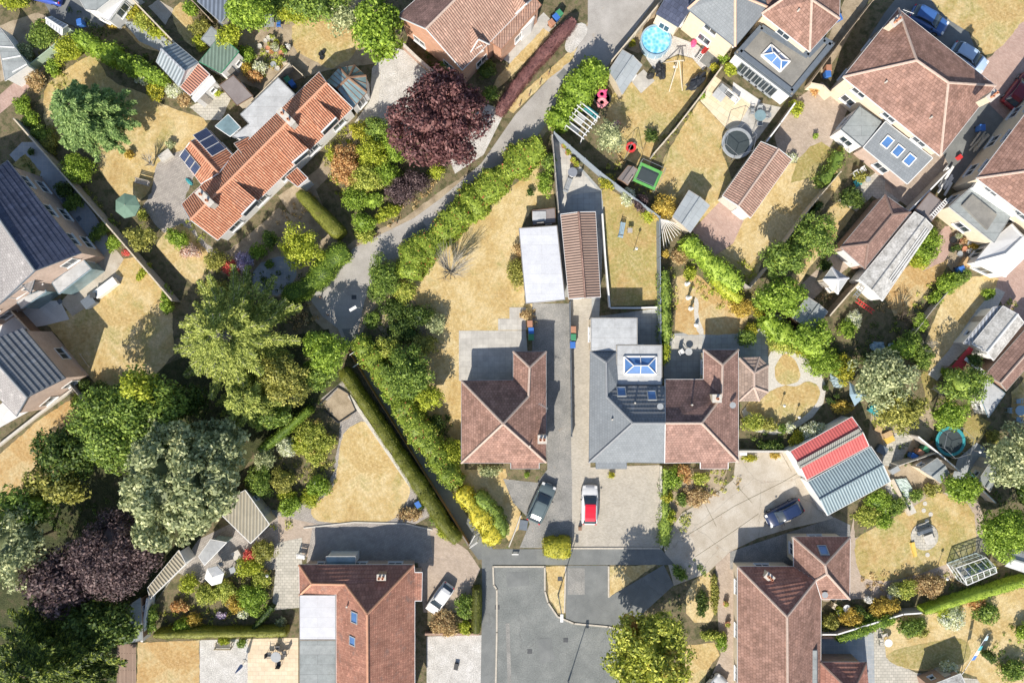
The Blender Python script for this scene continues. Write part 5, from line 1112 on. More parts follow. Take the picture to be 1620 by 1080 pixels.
gb.build('glazing_bars', M['woodb'], h.root)
# 10 navy roofed house far left
z=5.0; l0=(12,254,z); l1=(128,400,z); l2=(55,428,7.4); l3=(-60,440,z); l4=(-120,300,z); l5=(-40,290,7.4)
h = building('house', 'tall pink brick house with navy tiled roof at the left edge', 'house', FW([(0,l0,l1,l2,l5),(1,l2,(0,480,z),l3,l4,l5)]), W([l0,l1,l2,(0,480,z),l3,l4,l5]), [M['t_dark'], M['t_greyp']], M['brickp'], M['ridgeg'], M['anth'], floors=2, ov=.25)
z=5.0; d0=(0,378,7.2); 
h = building('house_wing', 'grey buff hipped wing in front of the navy roofed house', 'house wing', FW([(0,(13,370,6.9),(59,428,z),(48,464,z),(36,452,5.4)),(0,(13,370,6.9),(36,452,5.4),(0,480,z),(-60,520,z),(-60,370,6.9))]), W([(59,428,z),(48,464,z),(36,453,z),(0,480,z),(-60,520,z),(-60,370,z),(13,370,z)]), M['t_greyp'], M['brickp'], M['ridgeg'], M['anth'], floors=2, ov=.2)
fx = W([(82,447,2.7),(131,410,2.7),(144,425,2.7),(93,465,2.7)]); h = building('conservatory', 'flat topped orangery with big glazed front on the left house', 'conservatory', [(0,fx)], fx, M['felt'], M['glassc'], mgut=M['bluegrey'], ov=.06, windows=False, ridges=False)
fx = W([(24,474,2.7),(70,457,2.7),(73,461,2.7),(34,488,2.7)]); building('conservatory', 'narrow flat topped bay with blue glazed doors left of the orangery', 'bay', [(0,fx)], fx, M['felt'], M['glassc'], mgut=M['bluegrey'], ov=.06, windows=False, ridges=False)
# 11 lower left house
z=4.6; k0=(36,519,z); k1=(103,598,z); k2=(43,628,6.6); k3=(26,658,z); k4=(-70,560,z); k5=(-30,545,6.6)
h = building('house', 'pink brick gabled house with ribbed charcoal roof at the left edge, lower one', 'house', FW([(0,k0,k1,k2,k5),(1,k2,k3,k4,k5)]), W([k0,k1,k2,k3,k4,k5]), [M['t_char'], M['t_greyp']], M['brickp'], M['ridgeg'], M['anth'], floors=1, ov=.2)
# 12 far right brown house and its extensions
z=4.8; r0=(1545,282,z); r1=(1660,130,z); r2=(1800,240,z); r3=(1700,400,z); rr=(1690,262,7.4)
h = building('house', 'brown hipped house cut by the right edge, behind the flat roofed white extension', 'house', FW([(0,r0,r1,rr),(0,r1,r2,rr),(0,r2,r3,rr),(0,r3,r0,rr)]), W([r0,r1,r2,r3]), M['t_pink'], M['cream'], M['ridge'], M['white'], floors=2)
z=3.2; fx = W([(1502,327,z),(1538,295,z),(1600,340,z),(1573,384,z)]); h = building('roof_extension', 'grey flat roofed extension with raised middle panel and white back wall', 'extension', [(0,fx)], fx, M['feltg'], M['cream'], mgut=M['felt'], ov=.08, ridges=False)
b = MB(); q = W([(1520,325,z),(1536,308,z),(1575,340,z),(1560,364,z)]); b.prism([(p.x,p.y) for p in q], z+.01, z+.25); b.build('roof_hatch', M['feltd'], h.root)
b = MB(); b.bar(P(1540,293,3.4), P(1606,338,3.4), .7, .5); b.build('parapet', M['whitep'], h.root)
z=2.3; cc=W([(1542,415,z),(1568,383,z),(1600,355,z),(1640,390,z),(1590,438,z)]); cr=W([(1590,402,3.1),(1618,375,3.1)])
h = building('conservatory', 'white polycarbonate roofed conservatory below the flat roofed extension', 'conservatory', [(0,[cc[0],cc[1],cc[2],cr[1],cr[0]]),(0,[cc[2],cc[3],cr[1]]),(0,[cc[3],cc[4],cr[0],cr[1]]),(0,[cc[4],cc[0],cr[0]])], cc, M['white'], M['white'], M['white'], ov=.06, wz=(.6,2.0))

# ---- garages and sheds
h = shed('garage', 'flat white roofed garage beside the ribbed brown one', 'garage', [(821,361),(881,357),(894,474),(832,480)], 2.4, 'flat', mroof=M['feltw'], mwall=M['stone'], mgut=M['woodg'])
h = shed('garage', 'long garage with ribbed brown roof right of the white flat one', 'garage', [(887,339),(942,335),(950,470),(900,473)], 2.3, 'gable', 2.9, 1, M['s_rib'], M['stone'], M['t_brown'], M['white'])
h = shed('shed', 'low dark store with a pale clear panel above the white garage', 'shed', [(842,333),(878,329),(879,352),(843,356)], 1.6, 'flat', mroof=M['feltbr'], mwall=M['woodb'], mgut=M['woodb'])
sk_ = MB(); sk_.box(tuple(P(853,342,1.65)), (1.4,1.0,.04)); sk_.build('roof_panel', M['felt'], h.root)
h = shed('shed', 'grey felted shed between the round pool and the pink flamingo', 'shed', [(963,112),(985,79),(1016,103),(984,150)], 2.1, 'gable', 2.5, 0, M['feltsh'], M['woodp'], M['feltsh'], M['woodg'])
h = shed('shed', 'grey felted shed left of the ribbed brown summer house', 'shed', [(1064,343),(1090,301),(1123,325),(1092,368)], 2.2, 'gable', 2.5, 0, M['feltsh'], M['woodp'], M['feltsh'], M['woodg'])
h = shed('garage', 'brick garage with ribbed brown roof standing between two dry lawns', 'garage', [(1143,310),(1204,224),(1253,252),(1187,345)], 2.4, 'gable', 3.0, 0, M['t_pantb'], M['stone'], M['ridge'], M['whitep'])
h = shed('garage', 'brown hipped garage left of the long asbestos roofed workshop', 'garage', [(1330,391),(1400,308),(1440,336),(1368,425)], 2.5, 'hip', 3.5, 0, M['t_brown'], M['bricko'], M['ridged'], M['poly'])
h = shed('workshop', 'long lichen stained cement sheet workshop with pipes along its edge', 'workshop', [(1359,442),(1447,335),(1476,358),(1396,476)], 2.6, 'gable', 2.9, 0, M['asbestos'], M['whitep'], M['asbestos'], M['whitep'])
for t in (0,.35,.7):
    b = MB(); b.bar(P(1470-t*8,366-t*8,2.85), P(1412-t*8,448-t*8,2.85), .06, .06); b.build('pipe', M['whitep'], h.root)
h = shed('shed', 'dark brown flat roofed store by the zebra striped ladder', 'shed', [(1448,332),(1471,304),(1496,322),(1473,352)], 2.2, 'flat', mroof=M['feltbr'], mwall=M['woodb'], mgut=M['woodb'])
h = shed('shed', 'grey felted shed right of the big twisted bush, middle right', 'shed', [(1253,502),(1277,469),(1310,493),(1285,526)], 2.2, 'gable', 2.5, 0, M['feltg'], M['woodb'], M['feltg'], M['woodg'])
h = shed('summer_house', 'pale hexagonal topped summer house right of the shadowed patio', 'summer house', [(1302,442),(1316,423),(1342,440),(1325,465)], 2.2, 'hip', 2.9, 0, M['felt'], M['woodp'], M['feltw'], M['whitep'])
h = shed('garage', 'red sheeted garage with pale middle strip, upper of the joined pair', 'garage', [(1250,714),(1348,659),(1375,705),(1276,759)], 2.3, 'gable', 2.75, 0, M['s_red'], M['whitep'], M['s_clear'], M['whitep'], ridges=True) if False else building('garage', 'red sheeted garage with pale middle strip, upper of the joined pair', 'garage', *rect4([(1250,714),(1348,659),(1375,705),(1276,759)], 2.3, 'gable', 2.75, 0), M['s_red'], M['whitep'], M['s_clear'], M['whitep'], ov=.1, windows=False, thick=.08)
b = MB(); p0 = (P(1250,714,2.78)+P(1276,759,2.78))/2; p1 = (P(1348,659,2.78)+P(1375,705,2.78))/2; b.bar(p0, p1, .7, .03); b.build('clear_strip', M['s_clear'], h.root); door(h, P(1263,737,0)+Vector((-.1,0,0)), (P(1276,759,0)-P(1250,714,0)).normalized(), 2.3)
h = building('garage', 'pale blue sheeted garage, lower of the joined pair', 'garage', *rect4([(1278,762),(1378,706),(1409,761),(1309,815)], 2.3, 'gable', 2.75, 0), M['s_blue'], M['whitep'], M['s_blue'], M['whitep'], ov=.1, windows=False, thick=.08); door(h, P(1294,788,0)+Vector((-.1,0,0)), (P(1309,815,0)-P(1278,762,0)).normalized(), 2.3)
h = shed('garage', 'speckled grey roofed garage with white ridge near the right edge', 'garage', [(1538,544),(1587,484),(1620,510),(1572,570)], 2.5, 'gable', 3.1, 0, M['asbestos'], M['whitep'], M['whitep'], M['whitep'])
h = shed('shed', 'narrow pale blue sheeted lean-to against the speckled garage', 'shed', [(1524,543),(1571,486),(1585,484),(1538,546)], 2.1, 'flat', mroof=M['s_greyl'], mwall=M['whitep'], mgut=M['whitep'])
h = shed('garage', 'long brown roofed garage at the right edge below the speckled one', 'garage', [(1559,592),(1630,512),(1660,540),(1592,618)], 2.5, 'gable', 3.2, 0, M['t_brown'], M['bricko'], M['ridge'], M['woodg'])
h = shed('outbuilding', 'flat blue grey roof joined to the end of the brown garage', 'outbuilding', [(1546,615),(1561,599),(1590,622),(1564,660)], 2.3, 'flat', mroof=M['felt'], mwall=M['whitep'], mgut=M['bluegrey'])
h = shed('shed', 'grey roofed shed right of the green pond bed', 'shed', [(1456,742),(1483,724),(1502,748),(1488,764)], 2.2, 'gable', 2.5, 0, M['feltg'], M['woodp'], M['feltg'], M['woodg'])
h = shed('shed', 'grey two tone felted shed beside the climbing frame at the right', 'shed', [(1546,762),(1572,723),(1584,745),(1566,778)], 2.2, 'gable', 2.6, 0, M['feltg'], M['woodp'], M['feltg'], M['woodg'])
h = shed('shed', 'dark roofed shed with pale front slope at the right edge by the round tree', 'shed', [(1590,895),(1620,905),(1650,880),(1600,868)], 2.2, 'gable', 2.6, 0, M['felt'], M['woodp'], M['feltg'], M['woodg'])
h = shed('shed', 'lichen roofed shed at the bottom edge with blue glazed lean-to', 'shed', [(1470,1085),(1520,1065),(1535,1110),(1480,1125)], 2.5, 'gable', 2.9, 0, M['asbestos'], M['bricko'], M['asbestos'], M['whitep'])
# upper left sheds
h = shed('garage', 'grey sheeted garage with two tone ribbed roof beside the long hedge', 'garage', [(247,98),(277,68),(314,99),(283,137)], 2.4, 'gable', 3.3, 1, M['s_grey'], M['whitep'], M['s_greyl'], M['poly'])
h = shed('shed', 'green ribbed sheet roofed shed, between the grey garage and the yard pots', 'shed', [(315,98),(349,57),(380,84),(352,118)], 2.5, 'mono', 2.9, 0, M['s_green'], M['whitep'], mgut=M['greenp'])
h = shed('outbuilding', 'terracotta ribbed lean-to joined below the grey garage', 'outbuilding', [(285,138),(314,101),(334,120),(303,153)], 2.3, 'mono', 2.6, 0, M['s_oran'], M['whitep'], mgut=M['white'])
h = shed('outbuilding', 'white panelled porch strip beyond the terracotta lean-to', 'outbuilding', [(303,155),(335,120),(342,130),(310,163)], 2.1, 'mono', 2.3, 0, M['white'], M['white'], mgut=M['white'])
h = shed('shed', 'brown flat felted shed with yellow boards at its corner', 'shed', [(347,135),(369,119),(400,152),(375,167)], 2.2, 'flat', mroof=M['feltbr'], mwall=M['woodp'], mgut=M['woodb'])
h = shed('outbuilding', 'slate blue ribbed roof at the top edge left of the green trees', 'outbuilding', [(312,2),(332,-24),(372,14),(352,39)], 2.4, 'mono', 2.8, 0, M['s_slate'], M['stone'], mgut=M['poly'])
h = shed('shed', 'small grey sagging roof between slate outbuilding and green shed', 'shed', [(318,62),(334,42),(350,55),(333,74)], 2.2, 'flat', mroof=M['feltg'], mwall=M['whitep'], mgut=M['poly'])
h = shed('shed', 'white roofed little shed at the end of the green board fence', 'shed', [(73,37),(81,26),(107,40),(98,56)], 2.1, 'gable', 2.5, 1, M['s_greyl'], M['whitep'], M['whitep'], M['whitep'])
h = shed('conservatory', 'grey panelled lean-to roof at the left edge near the brick path', 'lean-to', [(-8,35),(12,60),(44,104),(8,128)], 2.4, 'flat', mroof=M['feltg'], mwall=M['white'], mgut=M['white'])
for t in (.35,.65,.95):
    b = MB(); b.bar(P(-8+52*t-22,35+69*t+14,2.45), P(12+32*t,60+44*t,2.45), .12, .05); b.build('glazing_bar', M['whitep'], h.root)
h = shed('bungalow', 'white walled bungalow with dark brown flat top, cut by the top edge', 'bungalow', [(122,-8),(135,15),(152,17),(205,-25)], 3.6, 'flat', mroof=M['feltg'], mwall=M['render'], mgut=M['whitep'], windows=True)
fx = W([(136,16,2.3),(168,-10,2.3),(205,-12,2.3),(172,33,2.3)]); building('roof_extension', 'bright white flat topped porch of the bungalow at the top edge', 'porch', [(0,fx)], fx, M['feltw'], M['render'], mgut=M['whitep'], ov=.06, ridges=False)
h = shed('outbuilding', 'ribbed beige corrugated roof below the grey leaved tree', 'outbuilding', [(338,802),(388,775),(428,828),(398,858)], 2.4, 'mono', 2.7, 0, M['s_beige'], M['woodp'], mgut=M['whitep'])
h = shed('outbuilding', 'beige corrugated long shed half under the copper tree', 'outbuilding', [(233,930),(283,870),(296,890),(240,945)], 2.3, 'mono', 2.6, 0, M['s_beige'], M['whitep'], mgut=M['whitep'])
h = shed('greenhouse', 'pale tile roofed glass shelter beside the white parasol', 'greenhouse', [(314,880),(333,853),(361,856),(326,892)], 2.0, 'mono', 2.4, 0, M['felt'], M['glassc'], mgut=M['whitep'])
h = shed('shed', 'dark shed in deep shade under the copper tree, above the dry lawn', 'shed', [(200,960),(222,945),(226,1012),(190,1016)], 2.1, 'gable', 2.5, 1, M['feltg'], M['woodb'], M['feltg'], M['woodg'])
h = shed('outbuilding', 'green panelled greenhouse frame left of the flat blue grey roof', 'greenhouse', [(340,200),(361,181),(382,203),(365,217)], 2.0, 'mono', 2.2, 0, M['glassc'], M['whitep'], mgut=M['whitep'])
# ============================================================ TREES
tree(132,178,66,8.0,'conifer','broad bluish green conifer with drooping sprays on the big dry lawn', ry=62, kind='frond', leaf=.26, dens=95, nb=24, layers=8, droop=.35)
tree(362,532,104,11.5,'feather','huge feathery olive tree with pale radiating limbs, left of the lane', ry=108, kind='frond', leaf=.21, dens=150, nb=20, layers=8, droop=.3, limbmat=1)
tree(395,630,62,7.5,'feather','lower feathery tree with twiggy olive sprays below the huge one', ry=55, kind='frond', leaf=.22, dens=110, nb=18, layers=6, droop=.3)
tree(212,664,84,9,'green','leafy mid green tree between the feathery tree and the grey leaved one', ry=80, leaf=.27, dens=20)
tree(452,598,46,6.5,'olive','olive green tree between the feathery tree and the footpath hedge', ry=40, leaf=.22, dens=20)
tree(425,655,34,5,'green','green tree at the edge of the wood above the thin conifer hedge', ry=24, leaf=.22, dens=20)
tree(300,632,34,6,'dark','dark tree in the gap between the leafy and the feathery tree', ry=28, leaf=.24, dens=14)
tree(232,612,36,10,'lime','yellow tipped crown rising beside the leafy green tree', ry=22, rot=-10, leaf=.3)
tree(287,762,88,11,'grey','large grey green leaved tree above the corrugated roof', ry=92, leaf=.34, dens=22, rb=.8)
tree(352,706,46,8.5,'grey','smaller grey green crown at the right of the big grey leaved tree', ry=46, leaf=.32)
tree(92,765,52,6.5,'olive','small yellow green tree shaded by its taller neighbours at the left', ry=22, rot=-8, leaf=.28)
tree(110,715,55,6,'dark','dark tree in shade left of the leafy mid green tree', ry=42, leaf=.3)
tree(45,800,45,7,'green','green tree behind the small orange lawn at the left edge', ry=35, leaf=.3)
tree(28,862,48,9,'grey','thin silvery tree at the left edge above the dark evergreen', ry=62, leaf=.3, dens=8)
tree(192,872,72,8.5,'purple','wide dusky copper tree beside the long corrugated shed', ry=66, leaf=.22, dens=22)
tree(100,912,68,7,'purple','dusky purple tree in the shade of the lower left wood', ry=52, leaf=.3, dens=9)
tree(160,985,55,6,'dark','shaded dark green tree above the tall evergreen', ry=45, leaf=.3)
tree(70,1050,118,10,'evergreen','tall dark evergreen with lime tips filling the bottom left corner', ry=95, kind='frond', leaf=.3, dens=80, nb=30, layers=8, droop=.3)
tree(696,195,76,8,'copper','round copper beech coloured tree at the bend of the lane', ry=72, leaf=.28, dens=18, rb=.8)
tree(598,50,38,7,'bright','bright green leafy tree above the glass roofed conservatory', ry=52, leaf=.3, dens=15)
tree(1020,1030,66,8,'maple','large round maple turning orange at its left side, by the cul de sac', ry=68, leaf=.3, dens=18)
tree(517,556,32,6,'bright','dense round topped tree at the top of the shaded footpath', ry=36, leaf=.18, dens=30)
tree(505,590,30,4.5,'green','soft green tree under the dense round topped one', ry=28, leaf=.2, dens=24)
tree(645,590,46,4.2,'green','spreading tree behind the footpath hedge, left of the bungalow', ry=38, leaf=.2, dens=22)
tree(680,628,24,3.6,'lime','lime coloured small tree nearest the left wall of the bungalow', ry=21, leaf=.18, dens=26)
tree(1395,598,52,6,'grey','grey green orchard tree above the pale blue garden cover', ry=48, leaf=.26, dens=13)
tree(1420,650,44,5.5,'olive','olive green orchard tree just below the grey green one', ry=32, leaf=.24, dens=15)
tree(1422,553,22,4.5,'bright','bright leafed crown in shade above the grey green orchard tree', ry=16, leaf=.22)
tree(1523,608,34,5.5,'green','fine leaved green tree covering part of the flat blue grey roof', ry=32, leaf=.2, dens=18)
tree(1500,655,34,4.5,'bright','light green tree above the teal rimmed trampoline', ry=22, leaf=.2, dens=18)
tree(1602,722,52,6.5,'grey','grey green tree cut by the right edge below the garden table', ry=46, leaf=.26, dens=14)
tree(1590,838,46,5.5,'bright','dense bright green round tree at the right of the circular lawn', ry=42, leaf=.2, dens=24)
tree(1519,772,30,4,'bright','bright green ball shaped tree at the top corner of the circular lawn', ry=26, leaf=.2, dens=22)
tree(1288,373,36,4.8,'green','round green tree on the narrow lawn left of the hipped brown garage', ry=34, leaf=.2, dens=20)
tree(1240,410,36,4.8,'green','leafy tree in the fence corner left of the narrow lawn', ry=28, leaf=.22, dens=18)
tree(1237,472,40,5,'bright','twisted leafy tree left of the grey felted shed, middle right', ry=32, leaf=.22, dens=18)
tree(1282,530,34,4.5,'bright','light green tree between the twin lawn garden and the grey shed', ry=22, leaf=.2, dens=18)
tree(477,392,34,4,'lime','yellow green shrub tree on the shaded terrace by the clipped hedge', ry=34, leaf=.18, dens=20, rough=.3)
tree(225,377,23,3.2,'olive','small open crowned tree just below the green parasol', ry=22, leaf=.2, dens=15)
tree(505,8,52,6,'green','broad shrubby green tree at the top edge, left of the bright green one', ry=26, leaf=.25)
tree(545,25,30,5,'grey','greyish green tree at the top edge touching the bright green tree', ry=28, leaf=.22)
tree(398,18,36,5,'bright','bright green tree at the top edge right of the slate blue roof', ry=34, leaf=.22, dens=18)
tree(365,60,26,3.5,'lime','pale green shrubby tree beside the green sheet roofed shed', ry=18, rot=45, leaf=.2)
tree(965,218,30,3.6,'grey','thin grey leaved tree below the white pergola', ry=24, rot=-30, leaf=.16, dens=16, rough=.3)
tree(1540,570,14,3,'dark','small dark tree by the red shed cover', leaf=.18)
tree(1630,780,30,5,'dark','dark tree at the right edge under the grey green one', leaf=.25)
bare_tree(714,432,38,4.0,'leafless pale tree on the dry lawn of the middle bungalow', lean=(.7,1.1), n=46)
bare_tree(243,262,14,2.2,'little leafless tree by the crazy paved patio', lean=(.3,.3), n=18)
bare_tree(1452,545,16,2.5,'leafless sapling in the rough orange garden', n=18)
bare_tree(1418,505,18,3,'bare brown tree beyond the red ladder', n=20, mat=bark)

# ============================================================ SHRUBS
S = shrub
for a in [
 # top left garden
 (112,80,21,2.0,'lime','round lime green bush at the top corner of the big dry lawn'),
 (125,268,24,2.2,'bright','round glossy bush by the fence left of the dry lawn tip',21),
 (248,143,13,1.6,'yellow','golden bush at the right end of the long loose hedge',15),
 (232,124,16,1.4,'silver','silvery bush under the end of the long loose hedge',10),
 (86,107,10,1.2,'bright','small green bush by the brick path left of the lime ball',14),
 (70,55,20,2.0,'green','green bush inside the small garden with the white roofed shed',20),
 (42,85,14,1.8,'grey','grey bush by the green board fence at the left'),
 (58,128,13,1.6,'dry','brown twiggy bush by the brick path',15),
 (38,168,14,1.5,'bright','first bright bush along the left fence, nearest the brick path'),
 (50,190,13,1.4,'bright','second bright bush along the left fence'),
 (66,212,16,1.3,'green','darker green bush ending the row along the left fence',12),
 (80,228,14,1.0,'olive','low olive bush beyond the row on the left fence'),
 (275,145,12,1.2,'silver','pale shrub below the grey garage wall'),
 (292,160,10,.9,'dry','dry shrub by the white porch strip'),
 (345,147,6,1.0,'lime','tiny lime shrub against the brown felted shed'),
 (25,5,20,1.6,'lime','yellow green shrub at the very top left corner',10),
 (210,20,12,1.0,'yellow','yellow shrub above the curved tarmac of the top left yard'),
 (228,35,14,1.1,'mixed','orange and yellow shrub along the top left fence'),
 (248,52,14,1.1,'lime','lime shrub along the top left fence, last before the grey garage',9),
 (178,38,8,.8,'gold','small golden plant on the top left tarmac'),
 (303,15,12,1.5,'bright','bright shrub on the small lawn at the top edge'),
 (318,45,16,1.6,'olive','dark olive shrub beside the small lawn at the top',12),
 (318,68,12,1.3,'lime','lime shrub left of the small sagging roof'),
 (392,88,12,1.4,'bright','bright shrub right of the green sheet roofed shed'),
 (391,110,9,1.3,'gold','orange yellow shrub behind the brown felted shed'),
 (404,122,12,1.3,'rust','rusty orange shrub behind the flat blue grey roof',9),
 (412,108,12,1.2,'silver','grey green plants in front of the rusty shrub',9),
 (445,5,22,1.6,'green','green shrub at the top edge by the brown pots'),
 (470,20,26,2.0,'lime','lime shrub at the top edge beside the pale lawn',16),
 (270,230,7,.8,'grey','grey plant at the edge of the crazy paving'),
 (205,245,7,.8,'gold','small amber plant near the green parasol'),
 (226,340,9,.9,'mixed','orange flowering plant right of the green parasol'),
 (282,378,19,1.4,'bright','bright fresh bush on the small lawn below the orange roofed bungalow',12,-35),
 (300,398,17,1.1,'flower','pink hydrangea at the end of the small lawn',11),
 (388,413,15,1.3,'lilac','lilac flowered bush right of the pink hydrangea'),
 (366,425,13,1.2,'red','dark red bush beside the lilac flowered one',11),
 (345,412,18,1.6,'olive','olive shrub between hydrangea and feathery tree',14),
 (408,398,13,1.5,'bright','round green bush above the blue slab terrace',12),
 (428,380,11,1.7,'green','upright green bush beside the shaded terrace',14),
 (427,418,7,.7,'green','little bush alone in the middle of the blue slab terrace'),
 (340,458,25,2.0,'olive','loose shrub at the foot of the big feathery tree',14),
 # shrub mass by the copper tree
 (568,208,14,2.2,'yellow','yellow bush in front of the white bungalow wall'),
 (598,205,20,2.4,'green','green bush between the gravel drive and the yellow bush',16),
 (626,232,20,2.2,'bright','bright bush touching the copper tree on its left side',24),
 (590,245,26,2.2,'lime','wide lime bush in the middle of the shrubbery',22),
 (548,262,22,1.9,'rust','orange brown faded bush at the left of the shrubbery',30,20),
 (580,285,26,2.1,'mixed','yellow and orange mottled bush in the lower shrubbery',22),
 (612,275,20,2.0,'bright','fresh green bush in the lower right of the shrubbery',18),
 (528,248,12,1.5,'lime','lime bush at the far left tip of the shrubbery'),
 (562,318,20,2.0,'bright','green bush above the dark gap in the shrubbery',18),
 (592,318,14,1.8,'bright','small bright bush right of the dark gap',12),
 (635,302,24,2.4,'purple','purple leaved bush beside the lane, nearest the copper tree',20),
 (660,288,18,2.2,'purple','second purple leaved bush, closer to the lane',18),
 (612,338,22,1.2,'lime','low lime bush along the lane verge',9,28),
 (575,352,17,1.9,'bright','bush at the lower tip of the shrubbery by the lane',14),
 (580,375,16,1.0,'mixed','low mixed bush on the lane verge opposite the long hedge',10),
 (690,270,12,1.4,'lime','lime bush on the lane side under the copper tree',14),
 (705,105,10,1.2,'green','green bush against the wall of the orange brick house'),
 (770,112,13,1.3,'dark','dark bush below the front corner of the orange brick house',15),
 (776,150,12,1.4,'green','green bush under the lower end of the purple hedge',12),
 # subject garden
 (607,440,22,2.6,'green','bushy green shrub on the inner bend of the lane, left of the lawn',32,12),
 (598,462,14,2.0,'dark','dark leaved shrub on the lane bend below the bushy one'),
 (640,462,18,1.6,'mixed','mixed green shrub beside the dry lawn near the lane bend',16),
 (625,490,22,1.5,'dark','dark shaded shrub below the lane bend',16),
 (665,500,20,1.8,'dark','shaded shrub at the corner of the dry lawn',18),
 (690,512,14,1.8,'grey','grey twiggy shrub left of the pale patio',16),
 (640,522,24,1.6,'dark','dark shrub standing in for shadow between the lane bend and the spreading tree',18),  # dark leaves added to stand for the shadows of a tall bare shrub
 (588,505,13,1.6,'green','green bush on the inside of the lane bend near the street lamp',12),
 (672,545,20,1.8,'olive','olive bush above the spreading tree, by the dry lawn edge',15),
 (598,560,16,2.0,'green','green bush filling the corner between footpath hedge and spreading tree',16),
 (622,622,18,2.2,'bright','bright bush squeezed between footpath hedge and spreading tree',16),
 (655,655,17,2.0,'green','green bush below the lime coloured small tree',16),
 (690,672,13,1.6,'dark','dark bush near the left wall of the middle bungalow',16),
 (612,555,22,2.2,'mixed','orange flecked shrub beside the spreading tree',20),
 (716,716,20,2.4,'lime','yellow green bush by the front corner of the middle bungalow',20),
 (818,432,14,1.3,'olive','olive shrub against the white garage, left side',22),
 (822,395,10,1.2,'dry','brown shrub at the left of the white garage'),
 (862,291,11,1.6,'bright','bright shrub at the narrow top of the middle garden',18),
 (839,305,6,.8,'dark','small dark ball bush at the narrow top of the middle garden'),
 (868,258,10,1.7,'green','green shrub where the long lane hedge meets the right fence',14),
 (830,497,8,.8,'dry','dry plant by the slab step above the pale patio'),
 (775,744,16,.9,'grey','spiky grass clump under the front wall of the middle bungalow',9),
 (834,751,4,.5,'bright','tiny green plant in front of the middle bungalow bay'),
 (967,751,5,.6,'yellow','tiny yellow plant in front of the slate grey bungalow'),
 # neighbour strip
 (960,290,14,1.4,'yellow','yellow bush at the top of the narrow patchy lawn',11),
 (993,312,11,1.5,'silver','pale silver bush along the diagonal grey fence',13),
 (1012,322,13,1.7,'purple','dark purple bush along the diagonal grey fence',13),
 (1048,328,19,2.2,'gold','amber leaved bush left of the grey felted shed',19),
 (1025,342,10,.9,'lime','lime plant at the right end of the narrow patchy lawn'),
 (1052,402,6,1.4,'gold','orange ball plant beside the vertical grey fence'),
 (1091,432,10,.8,'lime','green clump at the top of the dirt coloured lawn'),
 (1075,405,12,.9,'dry','dry planting under the rays of white canes'),
 (1172,487,18,1.2,'gold','yellow shrub at the tip of the dirt coloured lawn',14),
 (1200,492,10,1.1,'yellow','bright yellow bush right of the dirt coloured lawn tip'),
 (1212,503,8,.9,'red','crimson bush next to the bright yellow one'),
 (1180,535,15,1.2,'green','green bush by the end of the dirt coloured lawn',12),
 (1188,522,10,.9,'yellow','small yellow bush over the shaded slabs'),
 (1225,515,18,1.4,'silver','white flowered bush right of the crimson one',14),
 # twin lawn garden
 (1240,545,24,1.8,'mixed','mixed leafy bush at the top of the twin lawn garden',14),
 (1300,572,26,2.0,'bright','big fresh green bush right of the upper small lawn',22),
 (1276,552,18,1.7,'yellow','yellow green bush above the upper small lawn',12),
 (1333,583,16,1.8,'yellow','brilliant yellow bush left of the grey green orchard tree',22),
 (1332,643,17,1.2,'gold','golden flowered bush above the red sheeted garage',9),
 (1285,681,19,1.8,'silver','pale green oval bush beside the red sheeted garage',13,20),
 (1260,693,12,1.4,'yellow','yellow green ball left of the pale oval bush'),
 (1249,675,8,1.0,'silver','small grey green ball below the lower small lawn'),
 (1236,678,7,.9,'green','small green ball below the lower small lawn'),
 (1190,668,18,1.4,'mixed','mixed bush right of the brown roofed bungalow',14),
 (1215,672,13,1.2,'olive','olive bush next to the mixed one, right of the bungalow',10),
 (1218,705,20,1.0,'dark','low dark planting in the shade left of the red garage',8),
 (1186,724,12,.7,'yellow','low yellow plant on the edge of the concrete drive',5),
 (1226,720,8,.5,'gold','low gold plant on the edge of the concrete drive, nearest the red garage',5),
 # pool garden
 (999,68,7,.7,'yellow','yellow tuft at the left of the round pool'),
 (1130,108,7,1.0,'yellow','yellow leaved bush on the fence by the small patio'),
 (1143,92,8,1.2,'bright','green bush under the cream house corner'),
 (1110,153,5,.7,'bright','green plant by the sandstone patio corner'),
 (1155,110,12,.8,'lime','pale rockery plants below the white extension wall',9),
 (1030,215,10,.9,'dark','dark plant on the fence of the pool garden'),
 # buff patio garden
 (1258,172,11,.9,'lime','climber beside the fence of the buff patio',13,30),
 (1288,143,8,.8,'rust','pink flowered plant in the top corner of the buff patio'),
 (1289,216,4,.7,'bright','single small bush by the low steps of the buff patio'),
 (1252,250,8,.6,'silver','small shrub beside the ribbed brown garage gable'),
 (1360,280,10,.9,'olive','olive shrub by the white loungers'),
 (1345,315,20,1.6,'dark','dark bush in the corner beside the buff patio right of the fence',16),
 # mid right
 (1305,420,10,.9,'dark','dark bush by the narrow garden path'),
 (1462,362,14,2.0,'bright','leafy vine end beside the cement sheet workshop',12),
 (1464,390,26,2.4,'bright','leafy vine bush half covering the cement sheet workshop',20,55),
 (1452,412,15,1.4,'lime','lime shrub at the lower end of the vine bush'),
 (1498,448,18,1.8,'bright','green bush at the top left of the long dry lawn',14,35),
 (1515,442,20,1.6,'green','grassy bush on the boundary at the head of the long dry lawn',10,40),
 (1480,472,10,1.3,'bright','small bright bush left of the long dry lawn'),
 (1453,510,12,1.4,'bright','bright bush on the boundary of the long dry lawn, middle'),
 (1440,540,16,2.0,'green','green bush on the boundary of the long dry lawn, lower'),
 (1458,565,14,2.0,'green','tall grassy bush at the lower left of the long dry lawn',22),
 (1562,465,9,1.0,'bright','spiky bush by the drive at the right of the long dry lawn'),
 (1541,392,8,.7,'gold','yellow plant among the pots below the flat extension'),
